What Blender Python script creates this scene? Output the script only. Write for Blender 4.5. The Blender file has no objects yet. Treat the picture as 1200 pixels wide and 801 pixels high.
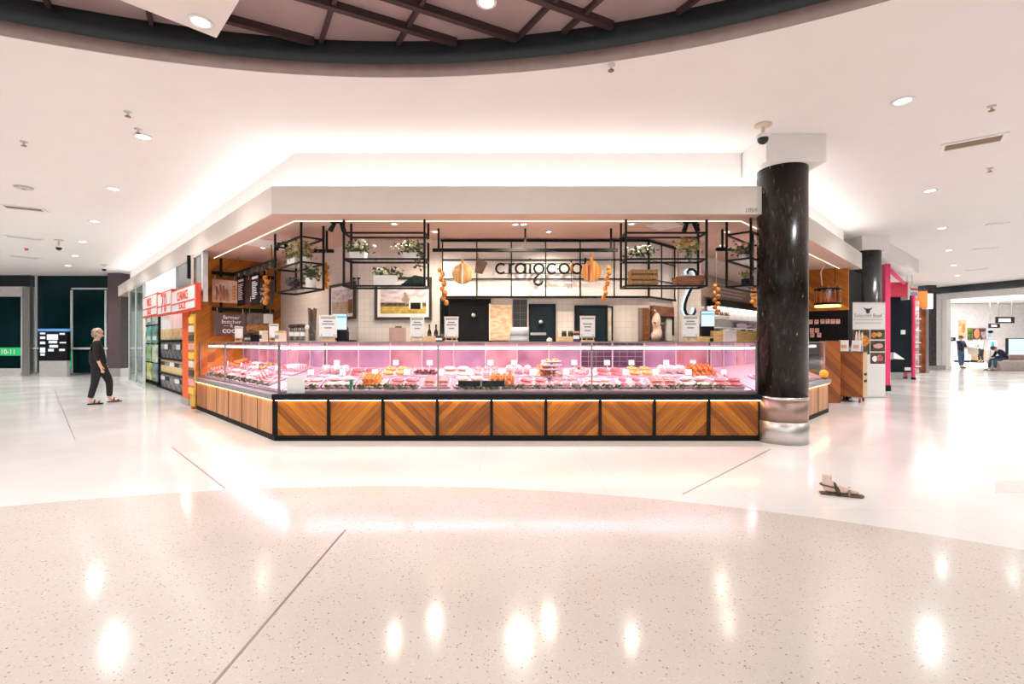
import bpy, bmesh, math, random
from mathutils import Vector, Matrix, noise as mnoise
random.seed(7)
SC = bpy.context.scene
COL = SC.collection
PI = math.pi
F = 562.0           # focal length in pixels of the 1200 px wide frame
EYE = 1.35

# ------------------------------------------------------------------ camera, world, exposure
cam_d = bpy.data.cameras.new('camera')
cam_d.sensor_width = 36.0
cam_d.lens = 36.0 * F / 1200.0
cam_d.clip_end = 300
cam = bpy.data.objects.new('camera', cam_d)
COL.objects.link(cam)
cam.location = (0, 0, EYE)
cam.rotation_euler = (PI / 2, 0, 0)
SC.camera = cam
SC.view_settings.view_transform = 'Standard'
SC.view_settings.look = 'None'
SC.view_settings.gamma = 1.0
SC.view_settings.use_curve_mapping = False
SC.view_settings.exposure = 0.50

WORLD = 1.4
w = bpy.data.worlds.new('mall_daylight')
SC.world = w
w.use_nodes = True
bg = w.node_tree.nodes['Background']
bg.inputs[0].default_value = (1.0, 1.0, 1.0, 1)
bg.inputs[1].default_value = WORLD
POW_DOWN = 150       # hall downlights
POW_SHOP = 62       # shop spots
POW_CASE = 8.5       # display case tubes
E_COVE = 8.0
E_SOFFIT = 1.7
E_RAIL = 9.0


def light(name, kind, loc, power, col=(1, 1, 1), size=.2, size_y=None, rot=(0, 0, 0), spot=None, parent=None):
    d = bpy.data.lights.new(name, kind)
    d.energy = power
    d.color = col
    if kind == 'AREA':
        d.shape = 'RECTANGLE' if size_y else 'DISK'
        d.size = size
        if size_y: d.size_y = size_y
    else:
        d.shadow_soft_size = size
    if kind == 'SPOT':
        d.spot_size = spot or 2.4
        d.spot_blend = .8
    o = bpy.data.objects.new(name, d)
    COL.objects.link(o)
    o.location = loc
    o.rotation_euler = rot
    if parent: o.parent = parent
    return o


# ------------------------------------------------------------------ materials
MATS = {}


def new_mat(name):
    m = bpy.data.materials.new(name)
    m.use_nodes = True
    nt = m.node_tree
    b = nt.nodes['Principled BSDF']
    return m, nt, b


def ramp(nt, stops, interp='LINEAR'):
    r = nt.nodes.new('ShaderNodeValToRGB')
    r.color_ramp.interpolation = interp
    els = r.color_ramp.elements
    while len(els) < len(stops): els.new(.5)
    for e, (p, c) in zip(els, stops):
        e.position = p
        e.color = (*c, 1) if len(c) == 3 else c
    return r


def M(name, col=(.8, .8, .8), rough=.5, metal=0., var=.08, scale=9., bump=0., emit=None, es=0., stretch=(1, 1, 1), spec=None, coat=0.):
    if name in MATS: return MATS[name]
    m, nt, b = new_mat(name)
    tc = nt.nodes.new('ShaderNodeTexCoord')
    mp = nt.nodes.new('ShaderNodeMapping')
    mp.inputs['Scale'].default_value = stretch
    nz = nt.nodes.new('ShaderNodeTexNoise')
    nz.inputs['Scale'].default_value = scale
    nz.inputs['Detail'].default_value = 4
    nt.links.new(tc.outputs['Object'], mp.inputs[0])
    nt.links.new(mp.outputs[0], nz.inputs['Vector'])
    lo = tuple(max(0, c * (1 - var)) for c in col)
    hi = tuple(min(1, c * (1 + var)) for c in col)
    r = ramp(nt, [(.3, lo), (.7, hi)])
    nt.links.new(nz.outputs['Fac'], r.inputs[0])
    nt.links.new(r.outputs[0], b.inputs['Base Color'])
    b.inputs['Roughness'].default_value = rough
    b.inputs['Metallic'].default_value = metal
    if spec is not None: b.inputs['Specular IOR Level'].default_value = spec
    if coat: b.inputs['Coat Weight'].default_value = coat
    if bump:
        bp = nt.nodes.new('ShaderNodeBump')
        bp.inputs['Strength'].default_value = bump
        bp.inputs['Distance'].default_value = .01
        nt.links.new(nz.outputs['Fac'], bp.inputs['Height'])
        nt.links.new(bp.outputs[0], b.inputs['Normal'])
    if emit:
        b.inputs['Emission Color'].default_value = (*emit, 1)
        b.inputs['Emission Strength'].default_value = es
    MATS[name] = m
    return m


def M2(name, a, c, scale=8., rough=.5, lo=.4, hi=.6, detail=5, bump=0., stretch=(1, 1, 1), dist=0., third=None):
    """two colours mixed by noise (marbling, patches)"""
    if name in MATS: return MATS[name]
    m, nt, b = new_mat(name)
    tc = nt.nodes.new('ShaderNodeTexCoord')
    mp = nt.nodes.new('ShaderNodeMapping')
    mp.inputs['Scale'].default_value = stretch
    nz = nt.nodes.new('ShaderNodeTexNoise')
    nz.inputs['Scale'].default_value = scale
    nz.inputs['Detail'].default_value = detail
    nz.inputs['Distortion'].default_value = dist
    nt.links.new(tc.outputs['Object'], mp.inputs[0])
    nt.links.new(mp.outputs[0], nz.inputs['Vector'])
    st = [(lo, a), (hi, c)]
    if third: st.append((min(1, hi + .12), third))
    r = ramp(nt, st)
    nt.links.new(nz.outputs['Fac'], r.inputs[0])
    nt.links.new(r.outputs[0], b.inputs['Base Color'])
    b.inputs['Roughness'].default_value = rough
    if bump:
        bp = nt.nodes.new('ShaderNodeBump')
        bp.inputs['Strength'].default_value = bump
        bp.inputs['Distance'].default_value = .01
        nt.links.new(nz.outputs['Fac'], bp.inputs['Height'])
        nt.links.new(bp.outputs[0], b.inputs['Normal'])
    MATS[name] = m
    return m


def EM(name, col, strength):
    if name in MATS: return MATS[name]
    m, nt, b = new_mat(name)
    nt.nodes.remove(b)
    e = nt.nodes.new('ShaderNodeEmission')
    e.inputs[0].default_value = (*col, 1)
    e.inputs[1].default_value = strength
    nt.links.new(e.outputs[0], nt.nodes['Material Output'].inputs[0])
    MATS[name] = m
    return m


def GLASS(name, tint=(.97, .98, .97), ior=1.45, extra=0., rough=.0):
    if name in MATS: return MATS[name]
    m, nt, b = new_mat(name)
    nt.nodes.remove(b)
    t = nt.nodes.new('ShaderNodeBsdfTransparent')
    t.inputs[0].default_value = (*tint, 1)
    g = nt.nodes.new('ShaderNodeBsdfGlossy')
    g.inputs['Roughness'].default_value = rough
    fr = nt.nodes.new('ShaderNodeFresnel')
    fr.inputs[0].default_value = ior
    ad = nt.nodes.new('ShaderNodeMath')
    ad.operation = 'ADD'
    ad.inputs[1].default_value = extra
    ad.use_clamp = True
    mx = nt.nodes.new('ShaderNodeMixShader')
    ge = nt.nodes.new('ShaderNodeNewGeometry')
    fro = nt.nodes.new('ShaderNodeMath')
    fro.operation = 'SUBTRACT'
    fro.inputs[0].default_value = 1
    nt.links.new(ge.outputs['Backfacing'], fro.inputs[1])
    mu = nt.nodes.new('ShaderNodeMath')
    mu.operation = 'MULTIPLY'
    nt.links.new(ad.outputs[0], mu.inputs[0])
    nt.links.new(fro.outputs[0], mu.inputs[1])
    nt.links.new(fr.outputs[0], ad.inputs[0])
    nt.links.new(mu.outputs[0], mx.inputs[0])
    nt.links.new(t.outputs[0], mx.inputs[1])
    nt.links.new(g.outputs[0], mx.inputs[2])
    nt.links.new(mx.outputs[0], nt.nodes['Material Output'].inputs[0])
    MATS[name] = m
    return m


def math_n(nt, op, a=None, b=None, clamp=False):
    n = nt.nodes.new('ShaderNodeMath')
    n.operation = op
    n.use_clamp = clamp
    for i, v in enumerate((a, b)):
        if v is None: continue
        if isinstance(v, (int, float)): n.inputs[i].default_value = v
        else: nt.links.new(v, n.inputs[i])
    return n.outputs[0]


def WOOD(name, angle, plank=.080, pal=None, axes='xz', rough=.42):
    """boards running at an angle across the x-z plane of the object, each board its own tone"""
    if name in MATS: return MATS[name]
    pal = pal or [(.13, .034, .005), (.46, .15, .009), (.66, .24, .013), (.29, .085, .007)]
    m, nt, b = new_mat(name)
    tc = nt.nodes.new('ShaderNodeTexCoord')
    sp = nt.nodes.new('ShaderNodeSeparateXYZ')
    nt.links.new(tc.outputs['Object'], sp.inputs[0])
    X = sp.outputs[{'x': 0, 'y': 1, 'z': 2}[axes[0]]]
    Z = sp.outputs[{'x': 0, 'y': 1, 'z': 2}[axes[1]]]
    c, s = math.cos(angle), math.sin(angle)
    U = math_n(nt, 'ADD', math_n(nt, 'MULTIPLY', X, c), math_n(nt, 'MULTIPLY', Z, s))      # along
    V = math_n(nt, 'ADD', math_n(nt, 'MULTIPLY', X, -s), math_n(nt, 'MULTIPLY', Z, c))     # across
    vs = math_n(nt, 'DIVIDE', V, plank)
    idx = math_n(nt, 'FLOOR', vs)
    fr = math_n(nt, 'FRACT', vs)
    wn = nt.nodes.new('ShaderNodeTexWhiteNoise')
    wn.noise_dimensions = '1D'
    nt.links.new(idx, wn.inputs['W'])
    cb = nt.nodes.new('ShaderNodeCombineXYZ')
    nt.links.new(math_n(nt, 'MULTIPLY', U, 1.3), cb.inputs[0])
    nt.links.new(math_n(nt, 'MULTIPLY', V, 26.), cb.inputs[1])
    nt.links.new(math_n(nt, 'MULTIPLY', idx, 7.3), cb.inputs[2])
    nz = nt.nodes.new('ShaderNodeTexNoise')
    nz.inputs['Scale'].default_value = 2.2
    nz.inputs['Detail'].default_value = 5
    nz.inputs['Distortion'].default_value = .6
    nt.links.new(cb.outputs[0], nz.inputs['Vector'])
    mixv = math_n(nt, 'ADD', math_n(nt, 'MULTIPLY', wn.outputs['Value'], .40), math_n(nt, 'MULTIPLY', nz.outputs['Fac'], .66))
    r = ramp(nt, [(.15, pal[0]), (.42, pal[3]), (.62, pal[1]), (.9, pal[2])])
    nt.links.new(mixv, r.inputs[0])
    gap = math_n(nt, 'LESS_THAN', fr, .025)
    mx = nt.nodes.new('ShaderNodeMix')
    mx.data_type = 'RGBA'
    nt.links.new(gap, mx.inputs['Factor'])
    nt.links.new(r.outputs[0], mx.inputs['A'])
    mx.inputs['B'].default_value = (.07, .025, .008, 1)
    nt.links.new(mx.outputs['Result'], b.inputs['Base Color'])
    b.inputs['Roughness'].default_value = rough
    MATS[name] = m
    return m


def TILE(name, col, mortar, w_, h_, rough=.25, off=.0, axes=('x', 'z')):
    if name in MATS: return MATS[name]
    m, nt, b = new_mat(name)
    tc = nt.nodes.new('ShaderNodeTexCoord')
    sp = nt.nodes.new('ShaderNodeSeparateXYZ')
    cb = nt.nodes.new('ShaderNodeCombineXYZ')
    nt.links.new(tc.outputs['Object'], sp.inputs[0])
    ix = {'x': 0, 'y': 1, 'z': 2}
    nt.links.new(sp.outputs[ix[axes[0]]], cb.inputs[0])
    nt.links.new(sp.outputs[ix[axes[1]]], cb.inputs[1])
    br = nt.nodes.new('ShaderNodeTexBrick')
    br.offset = off
    br.inputs['Scale'].default_value = 1
    br.inputs['Color1'].default_value = (*col, 1)
    br.inputs['Color2'].default_value = (*[c * .94 for c in col], 1)
    br.inputs['Mortar'].default_value = (*mortar, 1)
    br.inputs['Mortar Size'].default_value = .004
    br.inputs['Brick Width'].default_value = w_
    br.inputs['Row Height'].default_value = h_
    nt.links.new(cb.outputs[0], br.inputs['Vector'])
    nt.links.new(br.outputs['Color'], b.inputs['Base Color'])
    b.inputs['Roughness'].default_value = rough
    MATS[name] = m
    return m


def FLOORMAT():
    m, nt, b = new_mat('terrazzo_floor')
    tc = nt.nodes.new('ShaderNodeTexCoord')
    sp = nt.nodes.new('ShaderNodeSeparateXYZ')
    nt.links.new(tc.outputs['Object'], sp.inputs[0])
    dx = math_n(nt, 'ADD', sp.outputs[0], 1.2)
    dy = math_n(nt, 'ADD', sp.outputs[1], 3.6)
    d = math_n(nt, 'SQRT', math_n(nt, 'ADD', math_n(nt, 'MULTIPLY', dx, dx), math_n(nt, 'MULTIPLY', dy, dy)))
    inner = math_n(nt, 'LESS_THAN', d, 8.1)
    # chips
    def chips(scale, thr, seed):
        v = nt.nodes.new('ShaderNodeTexVoronoi')
        v.inputs['Scale'].default_value = scale
        mp = nt.nodes.new('ShaderNodeMapping')
        mp.inputs['Location'].default_value = (seed, seed * 2, 0)
        nt.links.new(tc.outputs['Object'], mp.inputs[0])
        nt.links.new(mp.outputs[0], v.inputs['Vector'])
        s = nt.nodes.new('ShaderNodeSeparateColor')
        nt.links.new(v.outputs['Color'], s.inputs[0])
        near = math_n(nt, 'LESS_THAN', v.outputs['Distance'], .36)
        return math_n(nt, 'MULTIPLY', near, math_n(nt, 'GREATER_THAN', s.outputs[0], thr)), s.outputs[1]
    c1, t1 = chips(70, .86, 0)
    c2, t2 = chips(95, .66, 3.3)
    dark = ramp(nt, [(0, (.20, .15, .11)), (.5, (.40, .30, .22)), (1, (.60, .44, .32))])
    nt.links.new(t1, dark.inputs[0])
    lite = ramp(nt, [(0, (.86, .80, .74)), (.6, (.62, .52, .43)), (1, (.5, .42, .36))])
    nt.links.new(t2, lite.inputs[0])
    nz = nt.nodes.new('ShaderNodeTexNoise')
    nz.inputs['Scale'].default_value = .9
    nz.inputs['Detail'].default_value = 3
    nt.links.new(tc.outputs['Object'], nz.inputs['Vector'])
    bi = ramp(nt, [(.3, (.65, .59, .535)), (.7, (.71, .65, .595))])
    bo = ramp(nt, [(.3, (.80, .775, .755)), (.7, (.85, .83, .81))])
    nt.links.new(nz.outputs['Fac'], bi.inputs[0])
    nt.links.new(nz.outputs['Fac'], bo.inputs[0])

    def mix(f, a, c):
        n = nt.nodes.new('ShaderNodeMix')
        n.data_type = 'RGBA'
        if isinstance(f, float): n.inputs['Factor'].default_value = f
        else: nt.links.new(f, n.inputs['Factor'])
        nt.links.new(a, n.inputs['A'])
        nt.links.new(c, n.inputs['B'])
        return n.outputs['Result']
    i1 = mix(math_n(nt, 'MULTIPLY', c2, .8), bi.outputs[0], lite.outputs[0])
    i2 = mix(math_n(nt, 'MULTIPLY', c1, .8), i1, dark.outputs[0])
    o1 = mix(math_n(nt, 'MULTIPLY', c2, .10), bo.outputs[0], lite.outputs[0])
    # faint tile joints outside the circle
    def joint(co, pitch, off):
        f = math_n(nt, 'FRACT', math_n(nt, 'DIVIDE', math_n(nt, 'ADD', co, off), pitch))
        return math_n(nt, 'LESS_THAN', f, .006 / pitch)
    j = math_n(nt, 'MAXIMUM', joint(sp.outputs[0], 1.2, .35), joint(sp.outputs[1], 1.2, .95))
    gr = nt.nodes.new('ShaderNodeRGB')
    gr.outputs[0].default_value = (.55, .51, .48, 1)
    o2 = mix(math_n(nt, 'MULTIPLY', j, .45), o1, gr.outputs[0])
    fin = mix(inner, o2, i2)
    nt.links.new(fin, b.inputs['Base Color'])
    rr = ramp(nt, [(.3, (.10,) * 3), (.7, (.17,) * 3)])
    nt.links.new(nz.outputs['Fac'], rr.inputs[0])
    nt.links.new(rr.outputs[0], b.inputs['Roughness'])
    b.inputs['Specular IOR Level'].default_value = .62
    return m


def MARBLE(name):
    m, nt, b = new_mat(name)
    tc = nt.nodes.new('ShaderNodeTexCoord')
    mp = nt.nodes.new('ShaderNodeMapping')
    mp.inputs['Scale'].default_value = (1, 1, .28)
    nt.links.new(tc.outputs['Object'], mp.inputs[0])
    nz = nt.nodes.new('ShaderNodeTexNoise')
    nz.inputs['Scale'].default_value = 26
    nz.inputs['Detail'].default_value = 8
    nz.inputs['Roughness'].default_value = .6
    nz.inputs['Distortion'].default_value = .4
    nt.links.new(mp.outputs[0], nz.inputs['Vector'])
    r = ramp(nt, [(.35, (.006, .005, .004)), (.58, (.017, .012, .010)), (.66, (.055, .035, .026)), (.70, (.07, .05, .04)), (.715, (.62, .54, .46))])
    nt.links.new(nz.outputs['Fac'], r.inputs[0])
    sp = nt.nodes.new('ShaderNodeSeparateXYZ')
    nt.links.new(tc.outputs['Object'], sp.inputs[0])
    fz = math_n(nt, 'LESS_THAN', math_n(nt, 'FRACT', math_n(nt, 'DIVIDE', sp.outputs[2], .62)), .008)
    at = math_n(nt, 'ARCTAN2', sp.outputs[1], sp.outputs[0])
    fa = math_n(nt, 'LESS_THAN', math_n(nt, 'FRACT', math_n(nt, 'MULTIPLY', at, 40 / (2 * PI))), .06)
    j = math_n(nt, 'MULTIPLY', math_n(nt, 'MAXIMUM', fz, fa), .6)
    mx = nt.nodes.new('ShaderNodeMix')
    mx.data_type = 'RGBA'
    nt.links.new(j, mx.inputs['Factor'])
    nt.links.new(r.outputs[0], mx.inputs['A'])
    mx.inputs['B'].default_value = (.006, .005, .005, 1)
    nt.links.new(mx.outputs['Result'], b.inputs['Base Color'])
    b.inputs['Roughness'].default_value = .24
    b.inputs['Specular IOR Level'].default_value = .26
    return m


# ------------------------------------------------------------------ mesh helper
class MB:
    def __init__(s):
        s.v, s.f, s.sm = [], [], []

    def add(s, vs, fs, smooth=False, mat=None):
        n = len(s.v)
        for p in vs:
            p = Vector(p)
            s.v.append(mat @ p if mat else p)
        for f in fs:
            s.f.append([n + i for i in f])
            s.sm.append(smooth)
        return s

    def box(s, x0, x1, y0, y1, z0, z1, mat=None):
        vs = [(x0, y0, z0), (x1, y0, z0), (x1, y1, z0), (x0, y1, z0), (x0, y0, z1), (x1, y0, z1), (x1, y1, z1), (x0, y1, z1)]
        return s.add(vs, [(0, 3, 2, 1), (4, 5, 6, 7), (0, 1, 5, 4), (1, 2, 6, 5), (2, 3, 7, 6), (3, 0, 4, 7)], mat=mat)

    def cbox(s, c, d, mat=None):
        return s.box(c[0] - d[0] / 2, c[0] + d[0] / 2, c[1] - d[1] / 2, c[1] + d[1] / 2, c[2] - d[2] / 2, c[2] + d[2] / 2, mat)

    def prism(s, poly, z0, z1, mat=None):
        n = len(poly)
        vs = [(p[0], p[1], z0) for p in poly] + [(p[0], p[1], z1) for p in poly]
        fs = [list(range(n))[::-1], list(range(n, 2 * n))] + [(i, (i + 1) % n, n + (i + 1) % n, n + i) for i in range(n)]
        return s.add(vs, fs, mat=mat)

    def xprism(s, poly, y0, y1, mat=None):
        """poly in x,z, extruded along y"""
        n = len(poly)
        vs = [(p[0], y0, p[1]) for p in poly] + [(p[0], y1, p[1]) for p in poly]
        fs = [list(range(n)), list(range(n, 2 * n))[::-1]] + [(i, n + i, n + (i + 1) % n, (i + 1) % n) for i in range(n)]
        return s.add(vs, fs, mat=mat)

    def tube(s, pts, r, n=10, closed=False, cap=True, mat=None):
        pts = [Vector(p) for p in pts]
        m = len(pts)
        rs = r if isinstance(r, (list, tuple)) else [r] * m
        vs = []
        ref = None
        for i, p in enumerate(pts):
            if closed: t = pts[(i + 1) % m] - pts[i - 1]
            else: t = pts[min(i + 1, m - 1)] - pts[max(i - 1, 0)]
            t = t.normalized() if t.length > 1e-9 else Vector((0, 0, 1))
            if ref is None:
                ref = Vector((0, 0, 1)) if abs(t.z) < .9 else Vector((1, 0, 0))
            a = ref - t * ref.dot(t)
            if a.length < 1e-6: a = t.orthogonal()
            a.normalize()
            ref = a
            bb = t.cross(a)
            for k in range(n):
                an = 2 * PI * k / n
                vs.append(p + (a * math.cos(an) + bb * math.sin(an)) * rs[i])
        fs = []
        for i in range(m if closed else m - 1):
            j = (i + 1) % m
            for k in range(n):
                fs.append((i * n + k, i * n + (k + 1) % n, j * n + (k + 1) % n, j * n + k))
        if cap and not closed:
            fs.append(tuple(range(n))[::-1])
            fs.append(tuple((m - 1) * n + k for k in range(n)))
        return s.add(vs, fs, True, mat)

    def cyl(s, p0, p1, r0, r1=None, n=16, mat=None):
        return s.tube([p0, p1], [r0, r0 if r1 is None else r1], n, mat=mat)

    def lathe(s, prof, n=24, c=(0, 0, 0), mat=None, smooth=True, cap=True):
        vs = []
        for r, z in prof:
            for k in range(n):
                a = 2 * PI * k / n
                vs.append((c[0] + r * math.cos(a), c[1] + r * math.sin(a), c[2] + z))
        fs = []
        for i in range(len(prof) - 1):
            for k in range(n):
                fs.append((i * n + k, i * n + (k + 1) % n, (i + 1) * n + (k + 1) % n, (i + 1) * n + k))
        if cap and prof[0][0] > .002: fs.append(tuple(range(n))[::-1])
        if cap and prof[-1][0] > .002: fs.append(tuple((len(prof) - 1) * n + k for k in range(n)))
        return s.add(vs, fs, smooth, mat)

    def ell(s, c, r, u=14, v=9, jit=0., seed=0, mat=None, flat=None):
        vs = [(c[0], c[1], c[2] - r[2])]
        for i in range(1, v):
            th = PI * i / v
            for k in range(u):
                a = 2 * PI * k / u
                d = Vector((math.sin(th) * math.cos(a), math.sin(th) * math.sin(a), -math.cos(th)))
                q = 1 + jit * mnoise.noise(d * 1.7 + Vector((seed, seed * .7, 0))) if jit else 1
                z = d.z * r[2] * q
                if flat is not None: z = max(z, -flat)
                vs.append((c[0] + d.x * r[0] * q, c[1] + d.y * r[1] * q, c[2] + z))
        vs.append((c[0], c[1], c[2] + r[2]))
        if flat is not None: vs[0] = (c[0], c[1], c[2] - flat)
        fs = [(0, 1 + (k + 1) % u, 1 + k) for k in range(u)]
        for i in range(v - 2):
            for k in range(u):
                a, b_ = 1 + i * u + k, 1 + i * u + (k + 1) % u
                fs.append((a, b_, b_ + u, a + u))
        L = len(vs) - 1
        fs += [(L, 1 + (v - 2) * u + k, 1 + (v - 2) * u + (k + 1) % u) for k in range(u)]
        return s.add(vs, fs, True, mat)

    def slab(s, outline, z0, z1, rnd=.3, mat=None):
        """rounded flat shape (a steak, a cushion) from an x,y outline"""
        n = len(outline)
        cx = sum(p[0] for p in outline) / n
        cy = sum(p[1] for p in outline) / n
        rings = []
        for sc_, zz in ((1 - rnd * .5, z0), (1, z0 + (z1 - z0) * .35), (1, z0 + (z1 - z0) * .65), (1 - rnd * .4, z1 - (z1 - z0) * .06), (1 - rnd, z1)):
            rings.append([(cx + (p[0] - cx) * sc_, cy + (p[1] - cy) * sc_, zz) for p in outline])
        vs = [q for rg in rings for q in rg]
        fs = []
        for i in range(len(rings) - 1):
            for k in range(n):
                fs.append((i * n + k, i * n + (k + 1) % n, (i + 1) * n + (k + 1) % n, (i + 1) * n + k))
        fs.append(tuple(range(n))[::-1])
        fs.append(tuple((len(rings) - 1) * n + k for k in range(n)))
        return s.add(vs, fs, True, mat)

    def mesh(s, name, mat, bevel=0.):
        me = bpy.data.meshes.new(name)
        me.from_pydata([tuple(p) for p in s.v], [], s.f)
        me.polygons.foreach_set('use_smooth', s.sm)
        me.update()
        bm = bmesh.new()
        bm.from_mesh(me)
        if bevel:
            ed = [e for e in bm.edges if len(e.link_faces) == 2 and e.calc_face_angle(0) > .7]
            bmesh.ops.bevel(bm, geom=ed, offset=bevel, segments=2, affect='EDGES', profile=.5, clamp_overlap=True)
        bmesh.ops.recalc_face_normals(bm, faces=bm.faces)
        bm.to_mesh(me)
        bm.free()
        if isinstance(mat, str): mat = MATS[mat]
        me.materials.append(mat)
        return me

    def build(s, name, mat, parent=None, bevel=0., loc=None, rot=None):
        o = bpy.data.objects.new(name, s.mesh(name, mat, bevel))
        COL.objects.link(o)
        if parent: o.parent = parent
        if loc is not None: o.location = loc
        if rot is not None: o.rotation_euler = rot if isinstance(rot, (tuple, list)) else (0, 0, rot)
        return o


def tag(o, label=None, cat=None, group=None, kind=None):
    if label: o['label'] = label
    if cat: o['category'] = cat
    if group: o['group'] = group
    if kind: o['kind'] = kind
    return o


def thing(name, label, cat, loc=(0, 0, 0), rot=0, group=None):
    o = bpy.data.objects.new(name, None)
    COL.objects.link(o)
    o.location = loc
    o.rotation_euler = rot if isinstance(rot, (tuple, list)) else (0, 0, rot)
    o.empty_display_size = .1
    return tag(o, label, cat, group)


def struct(o):
    o['kind'] = 'structure'
    return o


def dup(root, loc, rot=None, label=None, group=None, scale=None):
    r = root.copy()
    COL.objects.link(r)
    r.location = loc
    if rot is not None: r.rotation_euler = rot if isinstance(rot, (tuple, list)) else (0, 0, rot)
    if scale: r.scale = (scale,) * 3 if isinstance(scale, (int, float)) else scale
    if label: r['label'] = label
    if group: r['group'] = group
    for ch in list(root.children):
        c = ch.copy()
        COL.objects.link(c)
        c.parent = r
        for g in list(ch.children):
            d = g.copy()
            COL.objects.link(d)
            d.parent = c
    return r


def text_mesh(name, body, size, mat, parent=None, loc=(0, 0, 0), rot=(PI / 2, 0, 0), extrude=.004, align='CENTER', sx=1., bold=0.):
    cu = bpy.data.curves.new('lettering', 'FONT')
    cu.body = body
    cu.size = size
    cu.align_x = align
    cu.extrude = extrude
    cu.offset = bold
    cu.resolution_u = 3
    ob = bpy.data.objects.new('lettering', cu)
    COL.objects.link(ob)
    dg = bpy.context.evaluated_depsgraph_get()
    me = bpy.data.meshes.new_from_object(ob.evaluated_get(dg))
    bpy.data.objects.remove(ob)
    o = bpy.data.objects.new(name, me)
    me.materials.clear()
    me.materials.append(mat)
    COL.objects.link(o)
    if parent: o.parent = parent
    o.location = loc
    o.rotation_euler = rot
    o.scale = (sx, 1, 1)
    return o


# ------------------------------------------------------------------ placing: a point of the picture on a plane of the place
def at(x, y, Y):
    return Vector(((x - 600) / F * Y, Y, EYE + (400.5 - y) / F * Y))


def onp(x, y, plane):
    k = (x - 600) / F
    t, c = plane
    Y = c if t == 'F' else (c / (1 + k) if t == 'L' else c / (1 - k))
    return at(x, y, Y)


ROT = {'F': 0., 'L': -PI / 4, 'R': PI / 4}


def rect(plane, x0, x1, y0, y1):
    """bottom centre, turn about z, width, height of the upright rectangle seen between those pixels"""
    a, b = onp(x0, 400.5, plane), onp(x1, 400.5, plane)
    wd = (b - a).length
    xm = (x0 + x1) / 2
    top, bot = onp(xm, y0, plane), onp(xm, y1, plane)
    mid = (a + b) / 2
    return Vector((mid.x, mid.y, bot.z)), ROT[plane[0]], wd, top.z - bot.z


def ceil_at(x, y, z=4.05):
    Y = F * (z - EYE) / (400.5 - y)
    return Vector(((x - 600) / F * Y, Y, z))


def floor_at(x, y, z=0.):
    Y = F * (EYE - z) / (y - 400.5)
    return Vector(((x - 600) / F * Y, Y, z))


# ------------------------------------------------------------------ common materials
WHITE = M('white_paint', (.86, .825, .80), .6, var=.015)
CEILP = M('ceiling_paint', (.83, .785, .76), .7, var=.012, scale=2)
FASC = M('fascia_paint', (.76, .70, .64), .55, var=.015)
SALMON = M('soffit_salmon', (.66, .45, .36), .6, var=.03, scale=3)  # one even salmon tone for soffit and shop ceiling
BLACK = M('black_metal', (.007, .007, .008), .5, var=.2, spec=.22)
BLACKM = M('black_matte', (.009, .009, .010), .6, var=.2, spec=.15)
DARKTEAL = M('dark_teal_panel', (.007, .015, .020), .45, var=.2, spec=.25)
STEEL = M('brushed_steel', (.66, .64, .62), .40, 1., var=.1, scale=6, stretch=(1, 1, 20))
STEELL = M('pale_steel', (.75, .72, .70), .22, 1., var=.06, scale=5)
GREYRAIL = M('grey_rail', (.30, .30, .31), .3, .3, var=.08)
CARD = M('white_card', (.88, .87, .86), .6, var=.02)
CREAM = M('cream_card', (.80, .72, .58), .6, var=.03)
PINE = M2('pale_pine', (.62, .40, .20), (.74, .53, .30), 12, .55, stretch=(1, 1, 8))
OAKB = M2('brown_wood', (.16, .055, .02), (.30, .11, .035), 8, .5, stretch=(1, 1, 9))
CRATEW = M2('crate_wood', (.26, .13, .045), (.42, .23, .085), 9, .6, stretch=(8, 1, 1))
WA = WOOD('diagonal_boards_falling', -PI / 4)
WB = WOOD('diagonal_boards_rising', PI / 4)
WALLWOOD = WOOD('gold_boards', PI / 5, .14, [(.22, .062, .008), (.55, .19, .012), (.72, .30, .020), (.40, .125, .010)])
WALLWOOD2 = WOOD('gold_boards_falling', -PI / 5, .14, [(.22, .062, .008), (.55, .19, .012), (.72, .30, .020), (.40, .125, .010)])
TILEW = TILE('white_wall_tile', (.80, .72, .66), (.68, .59, .53), .10, .10, .22, .0)
TILED = TILE('dark_wall_tile', (.03, .03, .032), (.14, .12, .10), .12, .12, .3, 0)
GLS = GLASS('clear_glass', (.98, .985, .98), 1.35)
GLT = GLASS('green_glass', (.84, .90, .88), 1.16, .0)
STUD = EM('lamp_glow', (1, .98, .95), 7)
WARMG = EM('warm_led', (1, .70, .34), E_RAIL)
RED = M('red_paint', (.75, .09, .05), .5)
ORANGE = M('orange_paint', (.85, .13, .015), .5)
PINKP = M('pink_paint', (.80, .05, .16), .45)
GREENS = M('green_sign', (.02, .42, .12), .5, emit=(.03, .6, .18), es=.35)
INK = M('black_ink', (.02, .02, .02), .6)
GREYINK = M('grey_ink', (.30, .29, .29), .6)
WHINK = M('white_ink', (.9, .9, .9), .6)

# ------------------------------------------------------------------ the hall
HC, HR = (-1.2, -3.6), 8.5
fl = MB()
fl.add([(-34, -14, 0), (48, -14, 0), (48, 46, 0), (-34, 46, 0)], [(0, 1, 2, 3)])
floor = struct(fl.build('floor', FLOORMAT()))


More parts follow.
